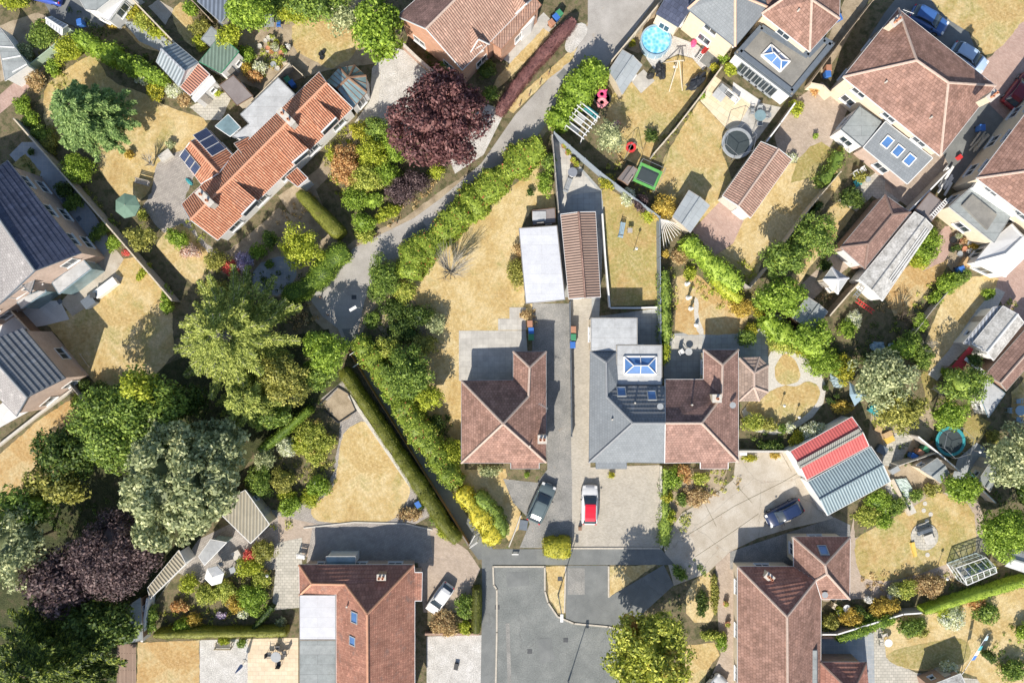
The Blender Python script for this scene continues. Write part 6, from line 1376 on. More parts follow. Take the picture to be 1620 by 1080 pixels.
 (1494,588,7,.7,'bright','square lime planter bush near the red shed cover'),
 (1340,520,14,1.2,'bright','green bush beside the grey felted shed, lower side'),
 (1350,505,12,1.1,'silver','pale bush right of the grey felted shed'),
 (1570,690,10,.8,'olive','olive shrub on the small green lawn at the right'),
 # circular lawn garden
 (1390,792,16,1.0,'bright','vegetable foliage in the first bed below the blue garage',20,-55),
 (1375,815,18,1.0,'mixed','mixed bed planting at the left end of the circular lawn',14),
 (1395,822,16,.9,'bright','fresh bed planting nearest the circular lawn',12),
 (1420,800,12,.8,'green','second bed foliage below the pond bed',16,-50),
 (1448,782,10,.7,'green','small foliage at the end of the green pond bed'),
 (1470,775,10,.7,'olive','potted shrubs beside the grey roofed shed'),
 (1432,930,16,1.4,'mixed','yellowing bush behind the pair of white flowers',14),
 (1470,925,22,1.3,'dry','brown dead looking bush left of the greenhouse',16),
 (1415,932,12,1.2,'grey','grey bush left of the yellowing one',10),
 (1374,947,6,.9,'white','white flowering plant, left one of the pair below the circular lawn'),
 (1407,943,5,.9,'white','white flowering plant, right one of the pair below the circular lawn'),
 (1357,965,9,1.4,'dark','dark purple shaded bush by the small round table'),
 (1345,975,20,1.5,'gold','golden bush in the row above the bottom right hedge, left',12,15),
 (1398,960,24,1.5,'gold','golden bush in the row above the bottom right hedge, right',13,20),
 (1312,985,14,1.3,'olive','olive bush nearest the salmon tiled wing'),
 (1372,975,9,1.2,'green','green bush between the two golden bushes'),
 (1440,990,22,1.3,'green','low green bush on the lower side of the hedge',13,15),
 (1455,997,13,1.1,'olive','brown green bush on the dry lawn edge, bottom right',10),
 (1503,975,20,1.4,'silver','pink tinged pale bush on the bottom right lawn',18),
 (1490,962,14,1.2,'lime','lime bush against the hedge, bottom right lawn',12),
 (1558,968,18,1.9,'green','dense green ball bush on the bottom right lawn',17),
 (1545,952,14,1.4,'rust','brown bush touching the dense green ball',10),
 (1500,1060,12,1.6,'silver','pale climber at the brick shed, bottom edge',16),
 (1562,1035,10,2.0,'dark','dark bush below the tall blue garden ornament'),
 (1600,1060,22,1.6,'green','green bush in the bottom right corner',14),
 (1620,1000,14,1.5,'bright','bright bush at the right edge above the corner'),
 (1330,965,8,.8,'lime','lime plant by the patio chairs'),
 # front gardens bottom
 (1128,1004,20,.9,'mixed','row of flowering plants across the front lawn strip',6),
 (1141,1015,8,1.0,'bright','bright bush by the front path of the bottom right house',13),
 (1110,955,8,.8,'dark','dark plant at the left side of the small front lawn',20),
 (1130,940,5,.7,'olive','low plant strip along the front path',26),
 (1075,905,14,1.0,'green','green bush beside the concrete drive end',8,-35),
 (1065,755,16,1.1,'bright','bright bush at the top of the forecourt bed'),
 (1080,748,13,1.0,'rust','orange bush in the forecourt bed'),
 (1108,755,14,1.0,'mixed','mixed bush in the forecourt bed under the brown bungalow',9),
 (1055,785,9,1.3,'yellow','yellow bush on the fence of the block paved forecourt'),
 (1078,790,9,.9,'green','green bush in the lower forecourt bed'),
 (1100,785,18,.7,'dry','dry planting in the forecourt bed',14),
 (1060,815,10,1.0,'lime','lime planting beside the forecourt fence'),
 (703,985,20,1.3,'dry','brown dry bush below the white car'),
 (735,955,15,1.5,'green','green bush below the white car',18),
 (736,992,10,1.1,'lime','lime bush in the corner by the clipped column hedge'),
 (690,820,10,1.1,'green','small bush on the gravel behind the long clipped hedge'),
 (704,840,14,1.2,'lime','yellow green bush at the foot of the long clipped hedge',9,-40),
 (665,797,8,.9,'dark','dark ball beside the blue bin on the triangle lawn'),
 # garden left of triangle lawn
 (492,690,22,2.0,'mixed','yellow and orange bush at the top of the bed left of the triangle lawn',26),
 (478,700,16,1.9,'lime','lime bush in the bed left of the triangle lawn'),
 (515,700,16,1.4,'mixed','rusty flowering bush beside the cobbled path',16),
 (500,722,16,1.3,'mixed','flowering bush around the white ring ornament',12),
 (455,705,16,2.0,'silver','soft grey green bush in the bed left of the triangle lawn',14),
 (505,768,20,1.4,'bright','fresh green bush beside the white bird table',14),
 (448,757,18,2.0,'olive','round olive ball bush left of the triangle lawn'),
 (492,788,14,1.1,'lime','lime low bush at the curve of the cobbled path'),
 (460,800,17,1.4,'bright','bright spiky bush where the paths meet',14),
 (413,760,20,2.4,'green','green tree like bush by the corrugated roof',24),
 (420,725,16,2.2,'grey','grey bush above the corrugated roof',18),
 (455,782,14,1.1,'lime','yellow green bush under the round olive ball',9),
 (648,812,18,.8,'dry','dry stony planting at the right tip of the triangle lawn',10),
 # garden above clipped hedge, lower left
 (300,922,14,1.3,'lime','lime bush left of the white parasol'),
 (330,940,18,1.4,'mixed','yellow bush below the white parasol',16),
 (358,932,16,1.4,'mixed','mixed bush right of the white parasol',16),
 (375,955,14,1.3,'gold','orange bush in the middle of the cottage bed'),
 (400,945,22,1.6,'bright','bright bush at the right of the cottage bed',22),
 (395,895,20,1.3,'lime','lime bush beside the crimson shrub',16),
 (396,878,10,1.3,'red','crimson shrub in the cottage garden bed'),
 (420,870,18,2.0,'olive','tall shadow casting bush in the cottage garden',16),
 (415,915,14,1.2,'mixed','flowering bush beside the grey slab path'),
 (385,968,9,1.0,'silver','silvery ball at the front of the cottage bed'),
 (350,972,9,.6,'lilac','low lilac flowers in the shade of the cottage bed',5),
 (285,958,15,.9,'rust','peach coloured bush by the white shed wall',8),
 (290,990,16,1.4,'bright','bright bush above the clipped hedge end',12),
 (308,980,12,1.1,'gold','amber bush above the clipped hedge'),
 (240,975,9,1.5,'green','narrow green bush along the white wall',22),
 (445,983,8,.8,'grey','single grey plant in the shade above the clipped hedge'),
 (383,1016,7,1.1,'green','potted evergreen ball in front of the clipped hedge'),
 (355,1013,10,.7,'lime','leafy planter in front of the clipped hedge',5),
 # far left gardens
 (182,385,10,1.0,'bright','light green plants along the left fence end',14,-50),
 (200,400,6,.7,'red','red flowering plant by the left fence'),
 (228,430,6,.6,'lime','lime plant on the left lawn border',16,-40),
 (265,475,8,1.4,'bright','bright plants at the right side of the left lawn',22),
 (135,610,10,1.2,'dark','dark shrub beside the football goal'),
 (125,632,8,.9,'bright','bright shrub at the fence end above the orange lawn',14,-50),
 (160,620,16,1.6,'dark','dark shrub in shade below the left lawn'),
 (105,300,15,1.0,'dark','dark ferny plants by the left path, upper',12),
 (118,320,10,.9,'green','ferny plants by the left path, middle',18,-50),
 (160,365,9,.8,'green','ferny plants by the left path, lower',24,-50),
 (50,240,5,.6,'dark','dark plant beside the tiny shaded lawn'),
]:
    x, y, r, hh, st, lb = a[:6]; S(x, y, r, hh, st, lb, ry=a[6] if len(a) > 6 else None, rot=a[7] if len(a) > 7 else 0)

# ============================================================ HEDGES
H_ = hedge
H_([(118,52),(140,68),(160,78),(182,88)], 20, 2.2, 'bright', 'loose bright hedge at the top left, upper half', leaf=.2, dens=50, bump=.2)
H_([(186,92),(205,100),(225,110),(252,124)], 20, 2.4, 'bright', 'loose bright hedge at the top left, lower half beside the grey garage', leaf=.2, dens=50, bump=.2)
H_([(856,228),(830,245),(795,276),(755,312),(715,352),(680,385),(655,405),(648,440)], [30,40,41,41,41,39,38,32], 1.8, 'berry', 'broad green hedge with red flowers along the lane', leaf=.17, dens=70, bump=.2)
H_([(562,535),(590,570),(612,605),(640,648),(670,692),(700,735),(722,768)], [20,26,30,32,34,34,30], 2.3, 'berry', 'long green hedge right of the shaded footpath', leaf=.16, dens=70, bump=.2)
H_([(728,775),(748,802),(770,832),(788,856)], [20,26,30,30], 1.8, 'yellow', 'brilliant yellow end of the footpath hedge', leaf=.15, dens=60, bump=.16)
H_([(755,782),(775,805),(795,835),(797,850)], [12,20,20,12], 1.7, 'green', 'green hedge strip behind the brilliant yellow one', leaf=.15, dens=60, bump=.16)
H_([(861,868),(903,868)], 27, 1.6, 'yellow', 'clipped yellow hedge block at the mouth of the long drive', leaf=.12, dens=80, bump=.08)
H_([(540,585),(565,622),(600,675),(640,735),(680,795),(705,835),(724,857)], [16,17,17,18,20,20,18], 2.1, 'trim', 'long clipped olive hedge left of the shaded footpath', leaf=.08, dens=150, bump=.085)
H_([(472,303),(495,328),(518,352),(536,370)], [17,20,22,20], 2.6, 'trim', 'clipped hedge slab between the porch and the lane', leaf=.07, dens=170, bump=.04)
H_([(546,392),(528,405),(512,420),(500,440),(475,458),(448,470)], [22,30,32,26,26,20], 2.2, 'trimg', 'fresh green hedge curving along the left side of the lane', leaf=.12, dens=80, bump=.12)
H_([(243,1004),(300,1003),(380,1002),(452,1001)], 11, 1.5, 'trim', 'low clipped hedge above the dry lawn at the bottom left', leaf=.08, dens=150, bump=.085)
H_([(950,102),(922,133),(898,162),(880,192)], [32,36,36,28], 2.6, 'bright', 'tall loose leafy hedge between lane and white pergola', leaf=.24, dens=40, bump=.22)
H_([(908,30),(880,60),(845,100),(815,138),(794,168),(788,178)], [15,18,17,17,18,14], 1.3, 'copper', 'clipped dark red hedge in front of the brick house', leaf=.09, dens=120, bump=.07)
H_([(1085,380),(1112,402),(1142,430),(1172,455)], [18,24,26,18], 2.0, 'bright', 'bright loose hedge above the dirt coloured lawn', leaf=.18, dens=55, bump=.2)
H_([(1130,440),(1150,458),(1172,475)], 14, 1.3, 'lime', 'low lime border beside the bright loose hedge', leaf=.15, dens=55, bump=.2)
H_([(1052,428),(1053,480),(1054,540)], [9,12,10], 1.9, 'green', 'dark climbing hedge right of the vertical grey fence', leaf=.16, dens=60, bump=.2)
H_([(1053,542),(1052,575)], 12, 1.6, 'lime', 'yellow green climber beside the roof lantern extension', leaf=.15, dens=60, bump=.2)
H_([(1053,742),(1053,800),(1052,862)], [7,9,13], .9, 'green', 'leafy hedge between forecourt and concrete drive', leaf=.15, dens=60, bump=.2)
H_([(1210,505),(1240,528),(1275,545),(1300,556)], [18,22,22,18], 2.0, 'bright', 'leafy hedge above the twin lawn garden', leaf=.2, dens=50, bump=.2)
H_([(1326,1012),(1350,1002),(1380,990),(1415,978)], [12,16,15,12], 1.5, 'bright', 'bright green hedge below the golden bushes', leaf=.13, dens=80, bump=.1)
H_([(1462,968),(1520,950),(1570,936),(1630,918)], [10,12,13,14], 1.4, 'trimg', 'clipped green hedge below the greenhouse', leaf=.09, dens=110, bump=.08)
H_([(754,932),(754,968),(753,1002)], [11,13,13], 1.6, 'trim', 'clipped column hedge beside the pavement', leaf=.07, dens=170, bump=.04)
H_([(410,712),(440,690),(466,668),(488,648)], [10,12,11,10], 2.0, 'trimg', 'thin bright conifer hedge above the cobbled garden', leaf=.10, dens=100, bump=.08)
H_([(430,960),(395,1003)], 8, 1.0, 'dark', 'short dark hedge in the shade by the slab path', leaf=.12, dens=60)
H_([(1300,290),(1322,262),(1330,240)], 12, 1.4, 'green', 'ragged hedge on the fence beside the buff patio', leaf=.16, dens=45, bump=.25)
H_([(1245,400),(1270,360),(1300,320)], 9, 1.3, 'dark', 'climbers on the diagonal fence left of the narrow lawn', leaf=.16, dens=45, bump=.25)

# uncountable low planting
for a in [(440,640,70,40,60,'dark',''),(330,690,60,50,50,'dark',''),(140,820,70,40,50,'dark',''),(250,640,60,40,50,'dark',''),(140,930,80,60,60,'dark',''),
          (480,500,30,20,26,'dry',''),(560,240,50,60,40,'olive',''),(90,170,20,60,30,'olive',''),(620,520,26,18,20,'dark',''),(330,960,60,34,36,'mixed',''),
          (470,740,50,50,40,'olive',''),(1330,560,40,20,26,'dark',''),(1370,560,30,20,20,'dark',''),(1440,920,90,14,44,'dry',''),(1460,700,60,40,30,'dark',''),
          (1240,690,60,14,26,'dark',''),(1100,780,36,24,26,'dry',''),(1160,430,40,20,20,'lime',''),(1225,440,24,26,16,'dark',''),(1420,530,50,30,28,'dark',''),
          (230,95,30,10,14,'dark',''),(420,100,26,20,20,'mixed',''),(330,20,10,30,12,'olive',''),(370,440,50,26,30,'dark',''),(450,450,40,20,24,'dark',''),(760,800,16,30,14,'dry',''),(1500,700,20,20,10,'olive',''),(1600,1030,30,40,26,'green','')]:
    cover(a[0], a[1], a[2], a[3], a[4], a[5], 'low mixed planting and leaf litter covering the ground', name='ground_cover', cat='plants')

for a in [(150,320,110,7,60,'olive',-49),(60,290,50,8,26,'dark',-55),(330,350,60,22,26,'mixed',30),(470,330,40,14,20,'dry',40),(640,330,70,10,30,'dry',38),(620,505,40,22,26,'mixed',0),(700,690,14,60,24,'dark',0),
          (1060,480,12,60,24,'mixed',0),(1130,470,60,10,30,'mixed',-38),(1210,475,24,16,16,'mixed',0),(1160,560,10,6,6,'mixed',0),(1300,480,30,14,14,'dry',40),(1400,560,40,20,20,'dark',0),(1500,630,20,20,14,'mixed',0),(1335,690,30,8,10,'olive',0),
          (1380,810,40,18,34,'mixed',30),(1420,790,26,16,20,'green',-50),(1340,985,60,10,30,'mixed',12),(1500,915,90,8,40,'olive',15),(1140,760,40,20,24,'mixed',0),(1085,830,14,26,14,'mixed',0),(1110,900,30,8,12,'green',-30),(1075,1000,8,60,20,'dark',0),
          (1000,285,50,12,22,'mixed',-36),(965,240,40,10,18,'dry',-36),(1060,215,8,50,16,'olive',-40),(1210,260,10,40,14,'dark',-35),(1245,440,20,26,18,'mixed',0),(1420,480,30,20,16,'dry',0),(1450,480,10,60,22,'mixed',-40),(1600,480,16,10,8,'mixed',0),
          (500,750,36,40,40,'mixed',0),(440,830,20,10,10,'mixed',0),(300,975,50,18,36,'mixed',0),(370,930,60,26,50,'mixed',0),(60,100,40,20,24,'olive',40),(170,60,80,10,30,'dark',-38),(250,45,50,8,24,'mixed',-48),(420,95,24,14,20,'mixed',0),(700,110,50,6,20,'dark',-38),
          (810,150,40,5,16,'dry',45),(845,500,5,16,6,'dry',0),(835,420,8,50,18,'olive',0),(1560,920,60,8,24,'dark',12),(1490,770,16,20,12,'mixed',0),(1590,790,24,16,14,'dark',0),(560,260,50,60,60,'lime',0),(590,300,50,40,50,'bright',0)]:
    cover(a[0], a[1], a[2], a[3], a[4], a[5], 'border planting and weeds spreading over the soil', rot=a[6], name='ground_cover', cat='plants', clump=.28)
# ============================================================ FENCES AND WALLS
pw = M['woodp']
fence([(22,188),(94,270),(180,368),(272,475)], 1.8, 'long pale timber fence between the left house and the big dry lawn', M['woodg'], cap=pw)
fence([(103,600),(138,642)], 1.5, 'short timber fence at the corner of the lower left house', M['woodg'])
wall([(-5,706),(60,655),(116,614)], .5, 'low pale retaining wall above the orange lawn', M['stone'])
fence([(5,478),(50,527),(64,528)], 1.7, 'brown fence between the two left houses', M['woodb'], cap=pw)
fence([(45,103),(80,75),(112,47)], 1.4, 'pale green board fence beside the brick path', M['fencegr'])
fence([(210,0),(245,36),(278,70)], 1.7, 'timber fence with pale top along the orange flowers, top left', M['woodg'], cap=pw)
fence([(303,0),(330,28)], 1.5, 'short fence beside the slate blue ribbed roof', M['wood'])
fence([(404,156),(430,130),(458,101)], 1.6, 'timber fence behind the rusty shrub in the yard', M['woodg'], cap=pw)
wall([(637,70),(660,92),(690,118),(731,148)], 1.4, 'brick garden wall beside the orange brick house', M['bricko'], cap=M['stone'])
fence([(968,96),(984,77),(1052,-5)], 1.8, 'beige boarded fence along the lane by the round pool', pw, cap=pw)
fence([(1142,106),(1110,150),(1070,202),(1033,245)], 1.7, 'timber fence between the pool garden and the sandstone patio', M['woodg'], cap=pw)
fence([(877,209),(950,272),(1044,343),(1045,440),(1046,543)], 1.8, 'blue grey painted fence around the narrow patchy lawn', M['fenceg'])
fence([(874,214),(884,334)], 1.7, 'dark boarded fence at the narrow end of the middle garden', M['woodg'])
wall([(953,338),(958,410),(965,486)], .8, 'thin pale garden wall along the left of the narrow lawn', M['whitep'], wd=.16)
wall([(966,487),(1010,487),(1040,486)], .7, 'thin pale garden wall below the narrow lawn', M['whitep'], wd=.16)
fence([(902,478),(904,600),(905,690)], 1.0, 'low dark fence between the two drives', M['anth'])
fence([(1215,423),(1187,455),(1172,444)], 1.6, 'grey fence corner at the end of the bright loose hedge', M['woodg'])
fence([(1242,384),(1285,325),(1330,272)], 1.7, 'pale diagonal fence left of the narrow lawn with round tree', pw)
fence([(1258,163),(1235,195),(1212,225)], 1.7, 'fence with pale top on the left of the buff patio', M['wood'], cap=M['whitep'])
fence([(1382,0),(1335,60),(1283,130)], 1.6, 'brown fence along the sandy side path beside the large hipped house', M['wood'])
wall([(1283,132),(1303,136),(1316,150)], 1.6, 'cream wall at the top of the buff patio', M['magn'])
fence([(1435,337),(1470,302),(1503,268)], 1.8, 'pale concrete fence between the lean-to and the dark store', M['stone'], cap=M['whitep'])
fence([(1375,432),(1345,462),(1312,500)], 1.8, 'timber fence beside the pale hexagonal summer house', M['wood'], cap=pw)
fence([(1513,447),(1478,487),(1440,536)], 1.2, 'ragged fence at the left of the long dry lawn', M['woodg'])
fence([(1452,690),(1485,717),(1518,745)], 1.7, 'white topped fence between the grey shed and the trampoline', M['woodg'], cap=M['whitep'])
fence([(1547,768),(1575,795)], 1.7, 'white topped fence beside the bright ball shaped tree', M['woodg'], cap=M['whitep'])
fence([(1423,736),(1479,717)], 1.6, 'pale screen fence behind the row of bins', M['stone'])
fence([(1300,1003),(1324,1003),(1429,971),(1458,969)], 1.5, 'fence with pale rail behind the golden bushes', M['woodg'], cap=M['whitep'])
wall([(233,946),(228,980),(224,1015)], 1.6, 'pale boundary wall left of the clipped low hedge', M['whitep'])
wall([(672,1003),(716,1003),(758,1003)], .6, 'low brick wall between the two front drives', M['bricko'])
wall([(1046,737),(1047,866)], .5, 'low wall on the right of the block paved forecourt', M['stone'])
wall([(1169,714),(1250,714)], 1.0, 'wall at the top of the concrete drive', M['stone'])
wall([(805,865),(815,840),(824,815)], .3, 'low drive edging wall by the dark slab', M['stone'], wd=.12)
wall([(1300,1008),(1325,1009)], .8, 'short brick wall under the pale railed fence', M['bricko'])
fence([(1440,815),(1412,758)], .5, 'sleeper edging at the right of the green pond bed', pw, posts=False, wd=.3)
fence([(1378,772),(1402,812)], .4, 'sleeper edging between the vegetable beds', pw, posts=False, wd=.25)
fence([(448,100),(458,100),(478,118)], 1.0, 'low fence by the triple flower pots', pw)
fence([(505,640),(534,612),(551,622),(563,650),(535,669),(512,648)], .18, 'dark edged hexagonal raised bed at the top of the cobbled garden', M['black'], posts=False, wd=.1)
fence([(552,625),(652,772)], .12, 'stone edging along the clipped hedge', M['stone'], posts=False, wd=.35)
fence([(480,835),(560,826),(640,828),(684,838)], .1, 'pale curved kerb of the house drive', M['stone'], posts=False, wd=.14)
fence([(545,545),(590,620),(650,715),(742,862)], .9, 'low dark railing on the left side of the shaded footpath', M['woodb'], wd=.04)

# ============================================================ CARS
base_car = car(); 
def paint(nm, c): return plain(nm, c, .22, spec=.7, dirt=.05)
cars = [((932,796), -1, 1.0, M['white'], paint('paint_red_roof', (.68,.02,.04)), 'white hatchback with a bright red roof parked on the block forecourt'),
 ((856,793), -24, 1.05, paint('paint_grey_green', (.12,.155,.16)), None, 'grey green saloon parked on the long drive beside the middle bungalow'),
 ((697,943), 144, .86, M['white'], None, 'small all white car parked on the brick paving below the footpath hedge'),
 ((1237,809), 117, .98, paint('paint_navy', (.02,.035,.09)), None, 'dark navy car parked on the concrete drive by the joined garages'),
 ((1122,1090), -42, 1.0, M['white'], None, 'white car cut by the bottom edge beside the front path'),
 ((1527,95), -122, 1.0, paint('paint_light_blue', (.42,.55,.72)), None, 'pale blue car half hidden behind the big hipped roof'),
 ((1464,36), -118, 1.0, paint('paint_mid_blue', (.05,.13,.35)), None, 'mid blue car in the shade at the top of the big hipped house'),
 ((1606,146), -38, 1.0, paint('paint_dark_red', (.20,.02,.03)), None, 'dark red car at the right edge beside the brown house'),
 ((74,-6), 75, 1.0, paint('paint_royal_blue', (.05,.10,.42)), None, 'royal blue car cut by the top edge at the left')]
for i, (c, a, s, pm, rm, lb) in enumerate(cars):
    r = dup(base_car, P(*c), R(a), lb, 'cars parked on drives', {'body': pm, 'roof': rm or pm, 'pillars': pm}); r.scale = (s, s, s)
killtree(base_car)

# ============================================================ BINS
for x, y, m, rz, lb in [(884,27,'greenp',40,'green bin at the top end of the brick house path'),(879,33,'blue',40,'blue bin between green and brown bins by the dark red hedge'),(872,42,'brownp',40,'brown bin nearest the brick house, end of the three'),
 (838,512,'brownp',2,'brown bin at the head of the row beside the pale patio'),(840,523,'blue',2,'blue bin in the row beside the pale patio'),(840,533,'greenp',2,'green bin in the row beside the pale patio'),
 (906,521,'brownp',0,'brown bin on the narrow paved side drive'),(906,533,'greenp',0,'green bin on the narrow paved side drive'),(905,545,'blue',0,'blue bin against the low dark fence'),
 (1321,34,'blue',20,'blue bin on the sandy side path beside the rose brown roof'),(1305,113,'brownp',0,'brown bin at the corner of the large flat extension'),(1304,122,'blue',5,'blue bin at the corner of the large flat extension'),
 (1513,427,'blue',20,'blue bin beside the cardboard box and pot clutter'),(1438,719,'blue',60,'blue bin at the left of the three by the screen fence'),(1448,713,'brownp',60,'brown bin in the middle of the three by the screen fence'),(1457,708,'greenp',60,'green bin at the right of the three by the screen fence'),
 (134,41,'blue',10,'round topped blue bin on the top left tarmac'),(663,794,'blue',30,'light blue bin beside the clipped olive hedge'),(466,137,'blue',35,'blue bin behind the orange pantiled bungalow'),(459,131,'greenp',35,'green bin behind the orange pantiled bungalow'),
 (1545,206,'blue',0,'blue bin beside the stacked pale timber')]:
    bin_(x, y, M[m], lb, R(rz))

# ============================================================ GARDEN THINGS
def world_thing(name, label, cat, x, y, parts, group=None):
    root = thing(name, label, cat, P(x, y, 0), 0, group)
    for pn, mb, mt in parts:
        mb.v = [(v[0]+root.location.x, v[1]+root.location.y, v[2]) for v in mb.v]; mb.build(pn, mt, root)
    return root
def lathe(prof, n=24, **k):
    b = MB(); b.lathe((0,0,0), prof, n, **k); return b
# round pool
r = 1.58; w = lathe([(r-.1,.9),(0.001,.92)], 32); fr = MB()
for k in range(12):
    a = k*math.pi/6; fr.tube((r*math.cos(a), r*math.sin(a), 0), (r*math.cos(a), r*math.sin(a), 1.02), .035, n=6)
wl = lathe([(r,0),(r,1.0),(r-.03,1.0),(r-.03,.85)], 32, caps=False); rim = lathe([(r+.06,.98),(r+.05,1.05),(r-.10,1.05),(r-.10,.98)], 32, caps=False)
multi('swimming_pool', 'round blue above ground pool full of water behind the grey felted shed', 'pool', P(1035,70,0), 0, [('liner', wl, M['bluegrey']), ('rim', rim, M['bluegrey']), ('water', w, M['pool']), ('legs', fr, M['white'])])
def trampoline(x, y, r, label, rimm, net=True, sq=None, rz=0):
    n = 24 if not sq else 4; mat_ = MB(); rm = MB(); lg = MB(); po = MB(); hh = .85
    if sq:
        mat_.box((0,0,hh), (sq[0]-.5, sq[1]-.5, .02))
        for s in (-1,1): rm.box((s*(sq[0]/2-.13),0,hh+.03),(.28,sq[1],.06)); rm.box((0,s*(sq[1]/2-.13),hh+.031),(sq[0]-.56,.28,.06))
        pts = [(i*sq[0]/2*1.02, j*sq[1]/2*1.02) for i in (-1,1) for j in (-1,1)]
    else:
        mat_.lathe((0,0,0), [(r-.28,hh),(0.001,hh-.01)], 28); rm.lathe((0,0,0), [(r-.3,hh),(r-.29,hh+.05),(r,hh+.04),(r+.02,hh-.03)], 28, caps=False)
        pts = [(r*1.03*math.cos(k*math.pi/3+.3), r*1.03*math.sin(k*math.pi/3+.3)) for k in range(6)]
    for px, py in pts:
        lg.tube((px,py,0), (px*.97,py*.97,hh), .03, n=6)
        if net: po.tube((px,py,.3), (px,py,2.3), .025, n=6)
    parts = [('jumping_mat', mat_, M['net']), ('rim', rm, rimm), ('legs', lg, M['metal'])]
    if net:
        for i in range(len(pts)):
            o_ = [0,1,3,2] if sq else range(len(pts)); o_ = list(o_); p, q = pts[o_[i]], pts[o_[(i+1) % len(o_)]]; po.bar((*p,2.3), (*q,2.3), .03, .03)
        parts.append(('net_poles', po, M['metal']))
    return multi('trampoline', label, 'trampoline', P(x, y, 0), rz, parts, 'garden trampolines')
trampoline(1162,230,1.6,'round trampoline with pale grey rim beside the sandstone patio', M['poly'])
trampoline(1496,696,1.55,'round trampoline with bright teal rim among the trees on the right', M['cyan'])
trampoline(1022,282,1,'square trampoline with lime green rim beside the dark play shed', M['lgreen'], sq=(2.5,2.1), rz=R(-24), net=True)
tb = lathe([(.85,0),(.9,.6),(.78,.62),(.74,.3),(0.001,.3)], 24); w = lathe([(.75,.5),(0.001,.5)], 20)
multi('hot_tub', 'black round tub holding two pink inflatable flamingos', 'tub', P(952,159,0), 0, [('shell', tb, M['black']), ('water', w, M['net'])])
def flamingo(x, y, m, label, rz=0, s=1):
    b = MB(); n = 16
    for i in range(n):
        a, c = 2*math.pi*i/n, 2*math.pi*(i+1)/n; b.tube((.32*s*math.cos(a), .32*s*math.sin(a), .66), (.32*s*math.cos(c), .32*s*math.sin(c), .66), .15*s, n=8, caps=False)
    nk = MB(); nk.tube((0,.4*s,.7),(0,.5*s,1.15),.07,.06); nk.tube((0,.5*s,1.15),(0,.34*s,1.3),.06,.05); nk.tube((0,.34*s,1.3),(0,.2*s,1.2),.06,.02)
    wgs = []
    for q in (-1,1):
        wg = MB(); wgs.append(('wing', wg, m)); wg.ob((q*.42*s, -.05, .74), (.14*s,q*.08,.03), (-.05,.22*s,0), (0,0,.04))
    return multi('pool_float', label, 'inflatable', P(x, y, 0), rz, [('ring', b, m), ('neck', nk, m)] + wgs, 'inflatable flamingos')
flamingo(951,152,M['pink'],'deep pink inflatable flamingo, upper one in the black tub',R(-60),1.1); flamingo(951,165,M['lpink'],'pale pink inflatable flamingo, lower one in the black tub',R(-110),1.2)
# white pergola
pg = thing('pergola', 'white painted open pergola over the seats by the tall loose hedge', 'pergola', P(922,190,0))
A0,A1,B0,B1 = P(920,163,2.2),P(895,198,2.2),P(946,184,2.2),P(921,218,2.2)
for i in range(7):
    b = MB(); p, q = A0.lerp(A1, i/6), B0.lerp(B1, i/6); d = (q-p).normalized()*.25; b.bar(p-d, q+d, .08, .12); b.build('rafter', M['white'], pg)
for p, q in ((A0,A1),(B0,B1)):
    b = MB(); b.bar(p-Vector((0,0,.13)), q-Vector((0,0,.13)), .09, .12); b.build('beam', M['white'], pg)
for p in (A0,A1,B0,B1):
    b = MB(); b.box((p.x,p.y,1.03), (.1,.1,2.06)); b.build('post', M['white'], pg)
def bench(x, y, label, L_=1.5, rz=0, mat=None, name='garden_bench', cat='bench'):
    s = MB(); b = MB(); ge = []
    for k in range(3): s.box((0,-.16+k*.16,.45), (L_,.13,.04))
    for k in range(3): b.box((0,.28,.56+k*.13), (L_,.03,.09))
    for q in (-1,1):
        g = MB(); ge.append(('end_frame', g, mat or pw))
        g.box((q*(L_/2-.08),-.2,.22),(.07,.07,.44)); g.box((q*(L_/2-.08),.27,.45),(.07,.07,.9)); g.box((q*(L_/2-.08),.03,.64),(.07,.5,.04))
    return multi(name, label, cat, P(x, y, 0), rz, [('seat', s, mat or pw), ('backrest', b, mat or pw)] + ge, 'garden benches and seats')
bench(930,178,'teal cushioned bench under the white pergola',2.2,R(-38),M['cyan']); bench(905,205,'dark bench under the lower end of the white pergola',1.6,R(-38),M['anth'])
table(917,190,'low pale table under the white pergola',.5,M['felt'],True,R(-38),.45)
# slide, swing set, nest swing, tarp
sl_ = MB(); sl_.bar((0,-.9,.12),(0,.7,.95),.42,.05); 
for q in (-1,1): sl_.bar((q*.21,-.9,.2),(q*.21,.7,1.03),.05,.14)
ld = MB()
for q in (-1,1): ld.bar((q*.2,1.15,0),(q*.2,.72,1.2),.05,.05)
for k in range(4): ld.bar((-.2,1.08-k*.09,.25+k*.22),(.2,1.08-k*.09,.25+k*.22),.05,.04)
multi('slide', 'magenta plastic slide lying across the pool garden lawn', 'slide', P(967,205,0), R(-50), [('chute', sl_, M['magenta']), ('ladder', ld, M['lpink'])])
sl2 = MB(); sl2.v = list(sl_.v); sl2.f = list(sl_.f); sl2.m = list(sl_.m); ld2 = MB(); ld2.v = list(ld.v); ld2.f = list(ld.f); ld2.m = list(ld.m)
multi('slide', 'small red slide on the black play mat below the cream house', 'slide', P(1114,82,0), R(140), [('chute', sl2, M['red']), ('ladder', ld2, M['white'])])
b = MB(); b.box((0,0,.03),(2.3,2.0,.05)); b.solo('play_mat', M['asphalt2'], 'black rubber play mat under the small red slide', 'mat').location = P(1121,89,0); bpy.data.objects['play_mat'].rotation_euler = (0,0,R(-38))
b = MB()
for q in (-1,1):
    b.tube((q*.7,-1.1,0),(q*.05,1.3,2.1),.06,n=6); b.tube((q*1.1,2.0,0),(q*.08,1.3,2.1),.06,n=6)
